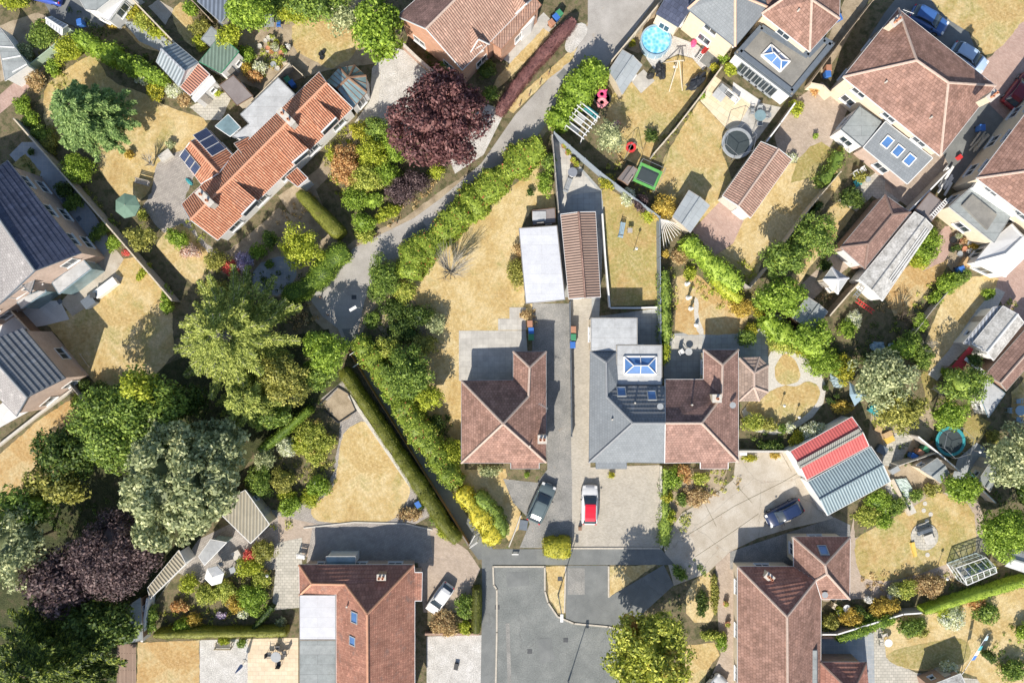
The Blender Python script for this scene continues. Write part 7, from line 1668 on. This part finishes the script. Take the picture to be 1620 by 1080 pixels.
b.tube((-.5,1.3,2.1),(.5,1.3,2.1),.06,n=6); s2 = MB(); s2.box((0,1.25,.55),(.45,.2,.04)); s2.tube((-.18,1.25,.55),(-.18,1.3,2.1),.012,n=4); s2.tube((.18,1.25,.55),(.18,1.3,2.1),.012,n=4)
multi('swing', 'timber A shaped swing frame on the pool garden lawn', 'swing', P(1068,128,0), R(4), [('frame', b, pw), ('swing_seat', s2, M['whitep'])])
b = MB()
for q in (-1,1): b.tube((-1.1,q*.7,0),(-.2,0,1.9),.025,n=5); b.tube((1.1,q*.7,0),(.2,0,1.9),.025,n=5)
b.tube((-.2,0,1.9),(.2,0,1.9),.03,n=5); s2 = lathe([(.3,.4),(.55,.4),(.55,.5),(.3,.48)], 18, caps=False); s3 = lathe([(.3,.42),(0.001,.42)], 16)
multi('nest_swing', 'red ringed nest swing near the fence of the pool garden', 'swing', P(997,235,0), R(30), [('frame', b, M['metal']), ('ring', s2, M['red']), ('net', s3, M['net'])])
def lumpy(name, x, y, rx, ry, h, m, label, cat, rz=0, amp=.2):
    rg = np.random.default_rng(int(x)); v, f = lump((0,0,h*.2), rx, ry, h*.8, rg, 16, 8, amp); v[:,2] = np.maximum(v[:,2], 0)
    b = MB(); b.add([tuple(p) for p in v], [list(q) for q in f]); o = b.build(name, m); o.location = P(x, y, 0); o.rotation_euler = (0,0,rz); return tag(o, label, cat)
lumpy('covered_furniture',1100,130,1.35,.65,.9,M['tarp'],'garden furniture wrapped in black plastic sheet beside the timber fence','covered furniture',R(40))
lumpy('net_bag',1045,113,.55,.9,.5,M['black'],'dark net heap beside the small patio of the pool garden','heap',R(10),.3)
lumpy('barbecue_cover',1028,122,.4,.3,1.0,M['black'],'black covered barbecue on the little slab patio','barbecue',0,.1)
lumpy('toy_car',1097,69,.3,.45,.5,M['pink'],'pink ride on toy by the white patio doors','toy',R(-20),.12)
lumpy('garden_bag',1412,548,.5,.4,.6,M['bluegrey'],'blue grey bags in the shade of the orchard tree','bags',0,.3); lumpy('logs',1387,548,.8,.5,.5,M['bluegrey'],'blue grey sheeted pile in deep shade above the orchard tree','pile',0,.3)
for x, y, a, lb in [(1146,148,-40,'grey lounge sofa on the sandstone patio'),(1155,156,-40,'white slatted lounger on the sandstone patio')]: bench(x, y, lb, 1.7, R(a), M['poly'] if 'sofa' in lb else M['white'], 'garden_sofa', 'sofa')
table(1139,149,'low grey table on the sandstone patio',.6,M['felt'],True,R(-38),.4,ly=1.6)
table(1199,186,'glass topped table on the pale patio corner by the white extension',.6,M['glassc'],rz=0)
for x, y, a, lb in [(1188,179,90,'left'),(1199,176,0,'upper'),(1210,186,-90,'right'),(1199,198,180,'lower')]: chair(x, y, lb+' chair at the glass topped table', R(a), M['poly'])
chair(1350,277,'left white lounger on the slab terrace below the dark flat extension',R(30)); chair(1361,271,'right white lounger on the slab terrace below the dark flat extension',R(30)); table(1354,291,'teal and white low table beside the two white loungers',.35,M['cyan'],True,R(30),.4)
table(1368,286,'dark small table beside the teal one',.3,M['poly'])
bench(983,365,'pale lounger alone on the narrow patchy lawn',1.6,R(80),M['bluegrey'],'sun_lounger','lounger'); table(995,366,'small dark side table by the pale lounger',.25,M['woodg'],True)
def pole(x, y, h, label, m=None, top=None, name='garden_pole', cat='pole'):
    b = MB(); b.tube((0,0,0),(0,0,h),.03,n=6); t = lathe([(.10,h),(.16,h+.1),(.02,h+.3)], 8); return multi(name, label, cat, P(x, y, 0), 0, [('pole', b, m or M['woodg']), ('top', t, top or M['whitep'])])
pole(1002,397,1.9,'bird feeder pole standing on the narrow patchy lawn',name='bird_feeder',cat='bird feeder')
pole(1480,905,2.0,'clothes post left of the greenhouse',name='clothes_post'); pole(1600,915,2.0,'clothes post at the right edge by the clipped hedge',name='clothes_post'); pole(1235,640,1.0,'little white bird table on the lower small lawn',name='bird_table',cat='bird table')
pole(1258,658,1.0,'white figure standing on the edge of the lower small lawn',m=M['whitep'],name='garden_statue',cat='statue'); pole(1540,712,1.0,'garden light post near the teal trampoline',name='garden_light',cat='light')
def statue(x, y, label, h=1.0):
    o = lathe([(.22,0),(.22,.15),(.10,.2),(.14,.45*h),(.19,.62*h),(.08,.78*h),(.12,.88*h),(.10,.97*h),(0.001,h)], 12); p_ = lathe([(.26,0),(.26,.08),(.2,.1)], 10)
    multi('garden_statue', label, 'statue', P(x, y, 0), 0, [('figure', o, M['whitep']), ('plinth', p_, M['stone'])], 'white garden statues')
statue(1086,449,'white statue nearest the head of the dirt coloured lawn',1.3); statue(1088,471,'tallest white statue in the row on the dirt coloured lawn',1.5); statue(1092,488,'third white statue in the row on the dirt coloured lawn',1.1); statue(1101,514,'lowest white statue by the stepping stones',.6)
cw = thing('cane_wigwam', 'fan of white canes leaning beside the vertical grey fence', 'canes', P(1056,365,0))
for i in range(10):
    b = MB(); b.tube(P(1045+i*1.2,346+i*.3,1.6), P(1051+i*4.2,392-i*4.0+abs(i-4),.05), .03, n=5); b.build('cane', M['whitep'], cw)
table(1087,556,'round pale table on the patio of the brown bungalow',.38,M['felt']); chair(1076,557,'white seated chair beside the round pale table',R(30))
table(1335,958,'small round white table by the golden bushes',.4,M['white']); chair(1325,965,'white chair beside the small round table',R(120)); chair(1316,955,'buff cushioned chair at the wing wall, bottom right',R(60),M['woodp'])
table(1400,1012,'round white table on the bottom right patio edge',.42,M['white']); chair(1390,1012,'left stone coloured chair at the bottom right patio',R(90),M['stone']); chair(1395,1001,'upper stone coloured chair at the bottom right patio',R(20),M['stone'])
table(1607,648,'pale blue round table at the right edge',.55,M['bluegrey'])
for a in range(4): chair(1607+math.sin(R(a*90))*14, 648-math.cos(R(a*90))*14, ['upper','right hand','lower','left hand'][a]+' pale blue chair at the round table, right edge', R(-a*90), M['bluegrey'])
# gazebo sail, planters and clutter of the twin lawn garden
b = MB(); p = [P(1344,604,2.1),P(1370,625,2.1),P(1352,642,2.1),P(1344,624,2.1)]; t_ = P(1351,623,2.7)
gz = thing('gazebo', 'pale blue canvas gazebo corner showing from under the grey green tree', 'gazebo', P(1352,623,0))
for i in range(4): b.poly([p[i], p[(i+1)%4], t_])
b.build('canopy', M['bluegrey'], gz)
for q in p[:3]:
    c_ = MB(); c_.tube((q.x,q.y,0), q, .03, n=6); c_.build('pole', M['metal'], gz)
lumpy('garden_cover',1323,598,.75,1.0,.9,M['s_blue'],'crumpled pale blue cover over furniture below the brilliant yellow bush','furniture cover',R(40),.25)
def crate(x, y, d, m, label, rz=0, name='storage_box', cat='box'):
    b = MB(); t=.03; b.box((0,0,d[2]/2), d); l = MB(); l.box((0,0,d[2]+.02), (d[0]+.06,d[1]+.06,.05)); return multi(name, label, cat, P(x, y, 0), rz, [('box', b, m), ('lid', l, m)])
crate(1381,647,(1.1,.9,.5),M['cyan'],'teal sided box with blue lining below the pale blue gazebo',R(-35)); crate(1387,677,(.7,.6,.4),M['gold'],'single cardboard box right of the red garage',R(-20)); crate(1402,686,(.9,.5,.4),M['gold'],'long cardboard box, upper of the pair',R(25)); crate(1405,694,(.9,.6,.35),M['yellow'],'yellow box under the long cardboard box',R(25))
crate(1523,418,(.8,1.1,.8),M['gold'],'tall cardboard box beside the blue bin',R(-35)); crate(1392,710,(1.0,.8,.5),M['anth'],'dark square planter beside the blue sheeted garage',R(-30)); crate(1412,742,(.9,.5,.5),M['poly'],'grey planter between garage and pond bed',R(30))
crate(1244,676,(.55,.55,.4),M['stone'],'square stone block in the shade below the lower lawn',R(45)); crate(828,830,(.8,1.0,.06),M['anth'],'dark flat slab beside the drive edging',R(-8),'paving_slab','slab'); crate(722,1052,(.4,.6,.3),M['black'],'black box standing on the pale gravel forecourt',R(-10))
crate(917,834,(.3,.3,.5),M['woodb'],'brown gate pillar at the foot of the block forecourt',0,'gate_pillar','pillar')
crate(1172,714,(.7,.5,.8),M['whitep'],'white meter cabinet at the corner of the brown bungalow',0,'cabinet','cabinet'); crate(470,0+880,(.1,.1,.1),M['stone'],'tiny stone by the slab path',0,'stone','stone')
# stone circle with bench
b = MB(); b.lathe((0,0,0), [(1.45,0),(1.45,.10),(0.001,.10)], 32); o = b.build('round_patio', M['setts']); o.location = P(1462,848,0); tag(o, 'round paved circle in the middle of the patchy lawn', 'paved circle')
bench(1459,838,'dark covered bench on the round paved circle',1.6,R(20),M['anth']); table(1466,851,'pale stone table on the round paved circle',.5,M['stone'],True,R(20),.5)
b = MB(); b.bar((0,-.8,.05),(0,.8,.25),.35,.06); b2 = MB(); b2.box((-.2,0,.1),(.05,1.6,.16)); multi('ramp','yellow board leaning at the left of the round paved circle','board',P(1445,868,0),R(15),[('board',b,M['yellow']),('edge',b2,M['yellow'])])
# greenhouse
gh = thing('greenhouse', 'white framed glass greenhouse beside the big bright round tree', 'greenhouse', P(1545,905,0)); c4 = [P(1512,898,1.6),P(1560,881,1.6),P(1577,905,1.6),P(1530,925,1.6)]; m1 = (c4[0]+c4[3])/2; m2 = (c4[1]+c4[2])/2; m1.z = m2.z = 2.2
fr = MB()
for i in range(4):
    p, q = c4[i], c4[(i+1)%4]; z0 = Vector((0,0,-1.6)); fr.bar(p, q, .08, .08); fr.bar(p+z0*.97, q+z0*.97, .10, .10); fr.bar(p+z0, p, .08, .08); n_ = 5 if i in (0,2) else 3
    for k in range(1, n_): s = p.lerp(q, k/n_); fr.bar(s+z0, s, .05, .05)
    fr.bar(p+z0*.5, q+z0*.5, .05, .05)
for a_, b_, m_ in ((c4[0],c4[1],0),(c4[3],c4[2],0)):
    for k in range(6): fr.bar(a_.lerp(b_, k/5), m1.lerp(m2, k/5), .055, .055)
fr.bar(m1, m2, .08, .08); fr.build('frame', M['white'], gh); gl = MB(); gl.poly([c4[0],c4[1],m2,m1]); gl.poly([c4[2],c4[3],m1,m2])
for i in range(4): p, q = c4[i], c4[(i+1)%4]; gl.poly([Vector((p.x,p.y,.1)),Vector((q.x,q.y,.1)),q,p])
gt, tt, tb_, to_ = newmat('greenhouse_glass'); tr_ = nd(tt, 'BsdfTransparent', {'Color': A(.82,.9,.88)}); gs = nd(tt, 'BsdfGlossy', {'Color': A(.9,.95,1), 'Roughness': .05}); mx_ = nd(tt, 'MixShader', {0: .22, 1: tr_.outputs[0], 2: gs.outputs[0]}); tt.links.new(mx_.outputs[0], to_.inputs[0])
gl.build('glazing', gt, gh); st_ = MB(); st_.bar(P(1530,905,.75), P(1562,893,.75), .8, .05); st_.build('staging', M['solar'], gh)
S(1538,902,7,1.2,'mixed','tomato plants inside the glass greenhouse, left'); S(1558,893,6,1.1,'bright','tomato plants inside the glass greenhouse, right')
# parasols
parasol(200,325,'faded green canvas parasol beside the long pale fence',1.32,2.5,M['pgreen'],7); parasol(338,911,'bright white parasol in the cottage garden',1.05,2.3,M['pwhite'],6,rz=R(15)); parasol(374,1062,'folded blue and white parasol in the shade of the buff patio',.5,2.6,M['blue'],closed=True)
table(372,898,'small dark table beside the white parasol',.3,M['poly'],True,R(20)); chair(352,890,'grey chair behind the white parasol',R(20),M['poly']); crate(376,876,(.8,.8,.35),M['stone'],'pale square stone table above the white parasol',R(30),'stone_table','table')
table(440,1034,'dark oval table on the buff patio',.55,M['poly'])
for x, y, a, lb in [(428,1032,90,'left dark chair at the oval table'),(441,1020,0,'upper dark chair at the oval table'),(452,1030,-80,'right dark chair at the oval table'),(443,1046,180,'lower dark chair at the oval table')]: chair(x, y, lb, R(a), M['dmetal'])
bench(356,1018,'pale timber planter bench in front of the clipped low hedge',1.8,R(180)); bench(229,290,'pale timber bench in shade beside the green parasol',1.5,R(-15),M['woodg']); bench(478,878,'ornate white iron bench on the drive corner',.9,R(-10),M['white'])
bench(1468,703,'small bench by the bins in the shade',.8,R(40),M['woodb']); bench(1480,617,'pale timber bench end by the lime planter',1.2,R(-35))
pole(428,905,1.0,'white bird table beside the grey slab path',m=M['whitep'],name='bird_table',cat='bird table'); pole(502,760,1.0,'white bird table in the fresh green bush',m=M['whitep'],name='bird_table',cat='bird table')
crate(265,248,(1.3,.8,.5),M['stone'],'grey concrete trough beside the solar panelled annexe',R(35),'trough','trough'); lumpy('toy',300,318-30,.5,.2,.25,M['cyan'],'turquoise toy lying below the solar panelled annexe','toy',R(-40),.2)
# football goal
b = MB(); 
for q in (-1,1): b.tube((q*1.0,0,0),(q*1.0,0,1.2),.04,n=8); b.tube((q*1.0,0,1.2),(q*1.0,.9,0),.025,n=6)
b.tube((-1.0,0,1.2),(1.0,0,1.2),.04,n=8); n_ = MB()
for k in range(9): n_.tube((-1+k*.25,0,1.2),(-1+k*.25,.9,0),.006,n=3)
for k in range(4): n_.tube((-1,.2*k+.1,1.2-(.2*k+.1)*1.33),(1,.2*k+.1,1.2-(.2*k+.1)*1.33),.006,n=3)
multi('football_goal','small white football goal in the shade left of the dry lawn','goal',P(119,590,0),R(-52),[('frame',b,M['white']),('net',n_,M['whitep'])])
b = MB(); b.bar((-.9,0,.3),(.9,0,.3),.05,.08); c_=MB(); c_.box((-.8,0,.15),(.06,.06,.3)); c_.box((.8,0,.15),(.06,.06,.3)); multi('edging_rail','thin timber rail on the lawn right of the football goal','rail',P(136,570,0),R(-55),[('rail',b,pw),('posts',c_,pw)])
# table set on left lawn edge
crate(172,456,(2.6,.8,.7),M['whitep'],'white topped outdoor kitchen counter on the lawn edge',R(37),'kitchen_counter','counter'); crate(146,478,(1.2,1.0,.75),M['anth'],'dark square seating block at the end of the white counter',R(37),'seat_block','seat'); crate(155,468,(.5,.5,.95),M['dmetal'],'dark kettle barbecue between counter and seating block',0,'barbecue','barbecue')
for x, y, lb in [(102,317,'upper'),(125,346,'middle'),(95,477,'lower')]: crate(x, y, (.4,.4,.02), M['anth'], lb+' square drain cover beside the navy roofed house', R(37), 'drain_cover', 'drain cover')
# pots in the yard
random.seed(5); names = ['at the rim','near the middle','by the table','at the outer edge','nearest the lawn','nearest the shed','in the densest part','beside the white pot']
for i, (x, y, r, m, pl) in enumerate([(421,66,.22,'stone',None),(426,62,.25,'stone',None),(433,62,.27,'stone','mixed'),(412,75,.25,'stone',None),(425,78,.24,'terra',None),(431,84,.22,'terra','rust'),(437,78,.4,'stone','grey'),(440,70,.3,'terra','lime'),(446,86,.26,'terra',None),(449,79,.24,'terra','mixed'),(452,84,.24,'stone','bright'),(458,76,.24,'stone','white'),(424,82,.18,'stone',None),(445,93,.2,'stone','lime'),(434,104,.3,'poly',None),(440,110,.25,'stone',None),(400,42,.35,'terra','rust'),(435,4,.3,'terra',None),(508,87,.22,'black',None),(512,84,.22,'black',None),(510,93,.22,'black',None),(451,97,.2,'stone','bright'),(428,72,.2,'terra','olive')]):
    pot(x, y, ('planted ' if pl else 'empty ') + {'stone':'pale stone','terra':'terracotta','poly':'grey','black':'black'}[m] + ' pot ' + ['first from the shed in the yard cluster','at the top of the yard cluster','with flowers at the top of the yard cluster','standing alone left of the yard cluster','at the left of the yard cluster','with rusty plant at the left of the yard cluster','biggest in the centre of the yard cluster','with lime plant above the biggest one','at the lower right of the yard cluster','with mixed flowers right of the biggest one','with bright plant at the right of the cluster','with white flowers at the right end of the cluster','smallest at the left of the cluster','at the bottom of the yard cluster','like a square trough below the cluster','beside the square trough below the cluster','by the shed gate left of the grey table','at the top edge above the grey table','first of the three by the pale lawn corner','second of the three by the pale lawn corner','third of the three by the pale lawn corner','nearest the timber fence in the yard','with olive plant inside the yard cluster'][i], r, r*1.2, M[m], pl, i)
table(423,38,'large grey green table top in the paved yard',.9,M['feltg'],True,R(2),.72,ly=1.3); chair(443,42,'blue chair at the right of the large yard table',R(-90),M['blue']); chair(421,27,'pale chair above the large yard table',0,M['felt'])
for i, (x, y, r, m, pl) in enumerate([(1505,380,.35,'black',None),(1512,374,.3,'stone','grey'),(1520,382,.3,'terra','dry'),(1528,376,.25,'stone',None),(1532,386,.3,'poly',None),(1510,392,.32,'black','dark'),(1524,394,.26,'terra',None),(1536,378,.22,'stone','mixed'),(1516,402,.28,'poly',None),(1503,395,.3,'black','dark'),(1530,397,.25,'stone','white'),(1548,388,.25,'terra','olive'),(1519,368,.25,'stone',None),(1540,370,.22,'terra','rust')]):
    pot(x, y, ['black tub leftmost in the clutter below the flat extension','grey planted pot in the clutter below the flat extension','terracotta pot with dead plant in the clutter','pale empty pot in the upper clutter','grey empty tub at the right of the clutter','black planted tub in the lower clutter','empty terracotta pot in the lower clutter','pale pot with flowers beside the white wall','grey tub at the bottom of the clutter','black planted tub at the left of the lower clutter','pot with white flowers in the clutter','terracotta pot with olive plant at the far right of the clutter','pale pot at the top of the clutter','rusty planted pot against the extension wall'][i], r, r*1.2, M[m], pl, i)
for i, (x, y) in enumerate([(1303,613),(1308,632),(1316,636),(1320,625),(892,232),(898,243),(906,255),(911,262),(1147,953),(1150,985),(1326,238)]):
    pot(x, y, ['dark pot on the path left of the pale blue cover','dark pot below the pale blue cover','second dark pot below the pale blue cover','dark pot in the shade above the golden bush','first potted lime bush in the row on the tapering patio','second potted lime bush in the row on the tapering patio','third potted lime bush in the row on the tapering patio','fourth potted lime bush in the row on the tapering patio','terracotta pot with plant by the front door, upper','terracotta pot with plant by the front wall, lower','small pot by the low steps'][i], .28, .35, M['black'] if i < 4 else M['terra'], 'lime' if 3 < i < 8 else ('dark' if i < 4 else 'mixed'), i)
table(905,275,'round metal table on the tapering patio',.5,M['metal']); chair(914,278,'metal chair right of the round table, tapering patio',R(-90),M['dmetal']); bench(898,295,'grey lounger on the tapering patio',1.5,R(70),M['poly'],'sun_lounger','lounger')
# ladders and builders' clutter
def ladder(p, q, m, label, n=9):
    root = thing('ladder', label, 'ladder', (p.x, p.y, 0)); d = (q-p).normalized(); s = d.cross(Vector((0,0,1))).normalized()*.2
    b = MB(); b.bar(p-s, q-s, .06, .06); b.bar(p+s, q+s, .06, .06); b.build('rails', m, root); b = MB()
    for k in range(1, n): t = p.lerp(q, k/n); b.bar(t-s, t+s, .07, .05)
    b.build('rungs', m, root)
ladder(P(1473,344,2.4), P(1499,316,2.6), M['whitep'], 'white ladder lying on the dark brown flat roofed store', 10); ladder(P(1355,475,.3), P(1382,494,.5), M['red'], 'orange red ladder lying below the workshop end', 8); ladder(P(1352,470,1.9), P(1370,448,2.0), M['metal'], 'metal ladder beside the workshop end', 7)
b = MB(); rs_ = random.Random(3)
for k in range(14): a = R(50+rs_.uniform(-6,6)); c_ = P(1548+rs_.uniform(-6,8), 224+rs_.uniform(-6,6), .1+.05*k); b.ob(c_, (math.cos(a)*.9,math.sin(a)*.9,0), (-math.sin(a)*.08,math.cos(a)*.08,0), (0,0,.02))
b.solo('timber_stack', M['woodp'], 'stack of pale sawn timber beside the big hipped house', 'timber')
b = MB()
for k in range(10): a = R(50+rs_.uniform(-12,12)); c_ = P(1494+rs_.uniform(-6,8), 285+rs_.uniform(-14,14), .08+.05*k); b.ob(c_, (math.cos(a)*.8,math.sin(a)*.8,0), (-math.sin(a)*.12,math.cos(a)*.12,0), (0,0,.02))
b.solo('board_pile', M['whitep'], 'pile of pale boards and sheets in the passage beside the lean-to', 'boards')
crate(1515,250,(.4,.4,.4),M['red'],'red bucket shaped box by the end of the big hipped house',R(40)); 
sh = thing('awning', 'deep red cloth awning beside the glazed end of the speckled garage', 'awning', P(1525,567,0)); b = MB(); b.poly([P(1533,548,1.9),P(1540,552,1.9),P(1522,590,1.7),P(1505,580,1.7)]); b.build('cloth', M['red'], sh); b = MB(); q_ = P(1505,580,1.7); b.tube((q_.x,q_.y,0), q_, .03); q_ = P(1522,590,1.7); b.tube((q_.x,q_.y,0), q_, .03); b.build('poles', M['woodb'], sh)
b = MB(); b.bar(P(1527,567,2.0), P(1560,592,2.0), .35, .1); b2 = MB(); 
for q_ in (P(1529,569,2.0), P(1558,590,2.0)): b2.tube((q_.x,q_.y,0), q_, .04)
r_ = thing('canopy_frame', 'white framed canopy edge at the end of the speckled garage', 'canopy', P(1543,580,0)); b.build('beam', M['whitep'], r_); b2.build('posts', M['whitep'], r_)
# pond bed cloth
b = MB(); rg = np.random.default_rng(2)
gx, gy = 9, 12; o4 = [P(1414,758,.25),P(1434,756,.25),P(1448,780,.25),P(1434,790,.25)]
vs = []
for j in range(gy):
    for i in range(gx):
        p = o4[0].lerp(o4[1], i/(gx-1)).lerp(o4[3].lerp(o4[2], i/(gx-1)), j/(gy-1)); vs.append((p.x, p.y, .22+rg.uniform(-.05,.06)))
b.add(vs, [[j*gx+i, (j+1)*gx+i, (j+1)*gx+i+1, j*gx+i+1] for j in range(gy-1) for i in range(gx-1)]); b.solo('bed_cover', M['water'], 'crinkled pale green sheet covering the vegetable bed', 'sheet')
# small climbing frame, play shed
ladder(P(1541,757,1.2), P(1530,745,1.3), M['cyan'], 'teal climbing frame ladder beside the two tone shed', 5)
shed('playhouse', 'dark roofed little play shed left of the lime green trampoline', 'playhouse', [(977,283),(994,262),(1009,268),(993,293)], 1.7, 'gable', 2.0, 0, M['feltbr'], M['woodb'], M['feltbr'], M['woodb'])
# flag banner bottom right
fb = thing('banner', 'tall blue and white feather banner leaning over the bottom right lawn', 'banner', P(1521,1062,0)); p = P(1522,1066,.2); q = P(1563,1002,3.4); b = MB(); b.tube(p, q, .035, .02); e_ = P(1569,1000,3.0); b.tube(q, e_, .03, .02); b.build('pole', M['metal'], fb)
for k, m_ in enumerate(('blue','white','cyan','black','bluegrey')):
    a_, c_ = p.lerp(q, .35+k*.12), p.lerp(q, .46+k*.12); s = Vector((.32,.1,.1)); b = MB(); b.add([a_, c_, c_+s*(1-.1*k), a_+s], [[0,1,2,3]]); b.add([v+Vector((0,0,.01)) for v in (a_, c_, c_+s*(1-.1*k), a_+s)], [[3,2,1,0]]); b.build('flag_cloth', M[m_], fb)
# street lamps
def lamp(x, y, h, label, ang):
    b = MB(); b.tube((0,0,0),(0,0,.9),.09,.08,10); b.tube((0,0,.9),(0,0,h),.055,.045,8); hd = MB(); hd.ob((.0,-.35,h+.05),(.14,0,0),(0,.38,0),(0,0,.06)); g_ = MB(); g_.ob((0,-.42,h-.02),(.10,0,0),(0,.24,0),(0,0,.025))
    return multi('street_lamp', label, 'street lamp', P(x, y, 0), R(ang), [('post', b, M['poly']), ('lamp_head', hd, M['whitep']), ('lens', g_, M['glassc'])], 'street lamps')
lamp(883,940,5.5,'slim street lamp standing on the triangular verge',0); lamp(899,1077,5.6,'street lamp at the bottom edge beside the maple',0)
lamp(575,488,3.6,'street lamp at the inner bend of the lane',-60)
# verge posts
for i, (x, y) in enumerate([(868,118),(854,134),(837,152),(822,168),(628,353),(694,270),(508,470),(520,498)]):
    b = MB(); b.tube((0,0,0),(0,0,.55),.07,.06,8); t_ = lathe([(.075,.55),(.075,.6),(.001,.64)], 8)
    multi('verge_post', ['uppermost dark verge post below the dark red hedge','second dark verge post below the dark red hedge','third dark verge post below the dark red hedge','lowest dark verge post below the dark red hedge','dark post on the verge below the shrubbery tip','dark post beside the lane under the copper tree','post on the left verge above the dense round tree','lower post on the left verge above the dense round tree'][i], 'post', P(x, y, 0), 0, [('post', b, M['woodb']), ('cap', t_, M['woodb'])], 'small posts on the lane verge')
# footpath barriers
def barrier(x, y, L_, rz, label):
    ps = []
    for s in (-1,1):
        b = MB(); ps.append(('post', b, M['whitep'])); b.tube((s*L_/2,0,0),(s*L_/2,0,1.0),.035,n=8)
    t = MB(); t.tube((-L_/2,0,1.0),(L_/2,0,1.0),.035,n=8); t.tube((-L_/2,0,.55),(L_/2,0,.55),.025,n=8)
    multi('footpath_barrier', label, 'barrier', P(x, y, 0), R(rz), ps + [('rails', t, M['whitep'])], 'footpath barriers')
barrier(561,558,.7,35,'upper white barrier in the shaded footpath'); barrier(566,577,.7,35,'second white barrier in the shaded footpath'); barrier(748,850,1.1,60,'white barrier at the lower mouth of the footpath'); barrier(750,858,1.0,35,'pale barrier beside the low brick pillar at the footpath mouth')
b = MB(); b.box((0,0,.3),(.7,.1,.12)); c_ = MB(); c_.box((-.28,0,.15),(.06,.06,.3)); c_.box((.28,0,.15),(.06,.06,.3)); multi('name_sign','small white street sign board at the edge of the pavement','sign',P(815,875,0),0,[('board',b,M['whitep']),('legs',c_,M['woodg'])])
for i, (x, y) in enumerate([(1463,796),(1461,807),(1472,813),(1466,824),(1467,877)]):
    b = lathe([(.24,0),(.24,.05),(0.001,.055)], 10); multi('stepping_stone', ['stepping stone','second stepping stone','third stepping stone','fourth stepping stone','single stepping stone'][i]+(' from the bed on the patchy lawn' if i < 4 else ' below the round paved circle'), 'stepping stone', P(x, y, 0), 0, [('stone', b, M['stone'])], 'stepping stones')
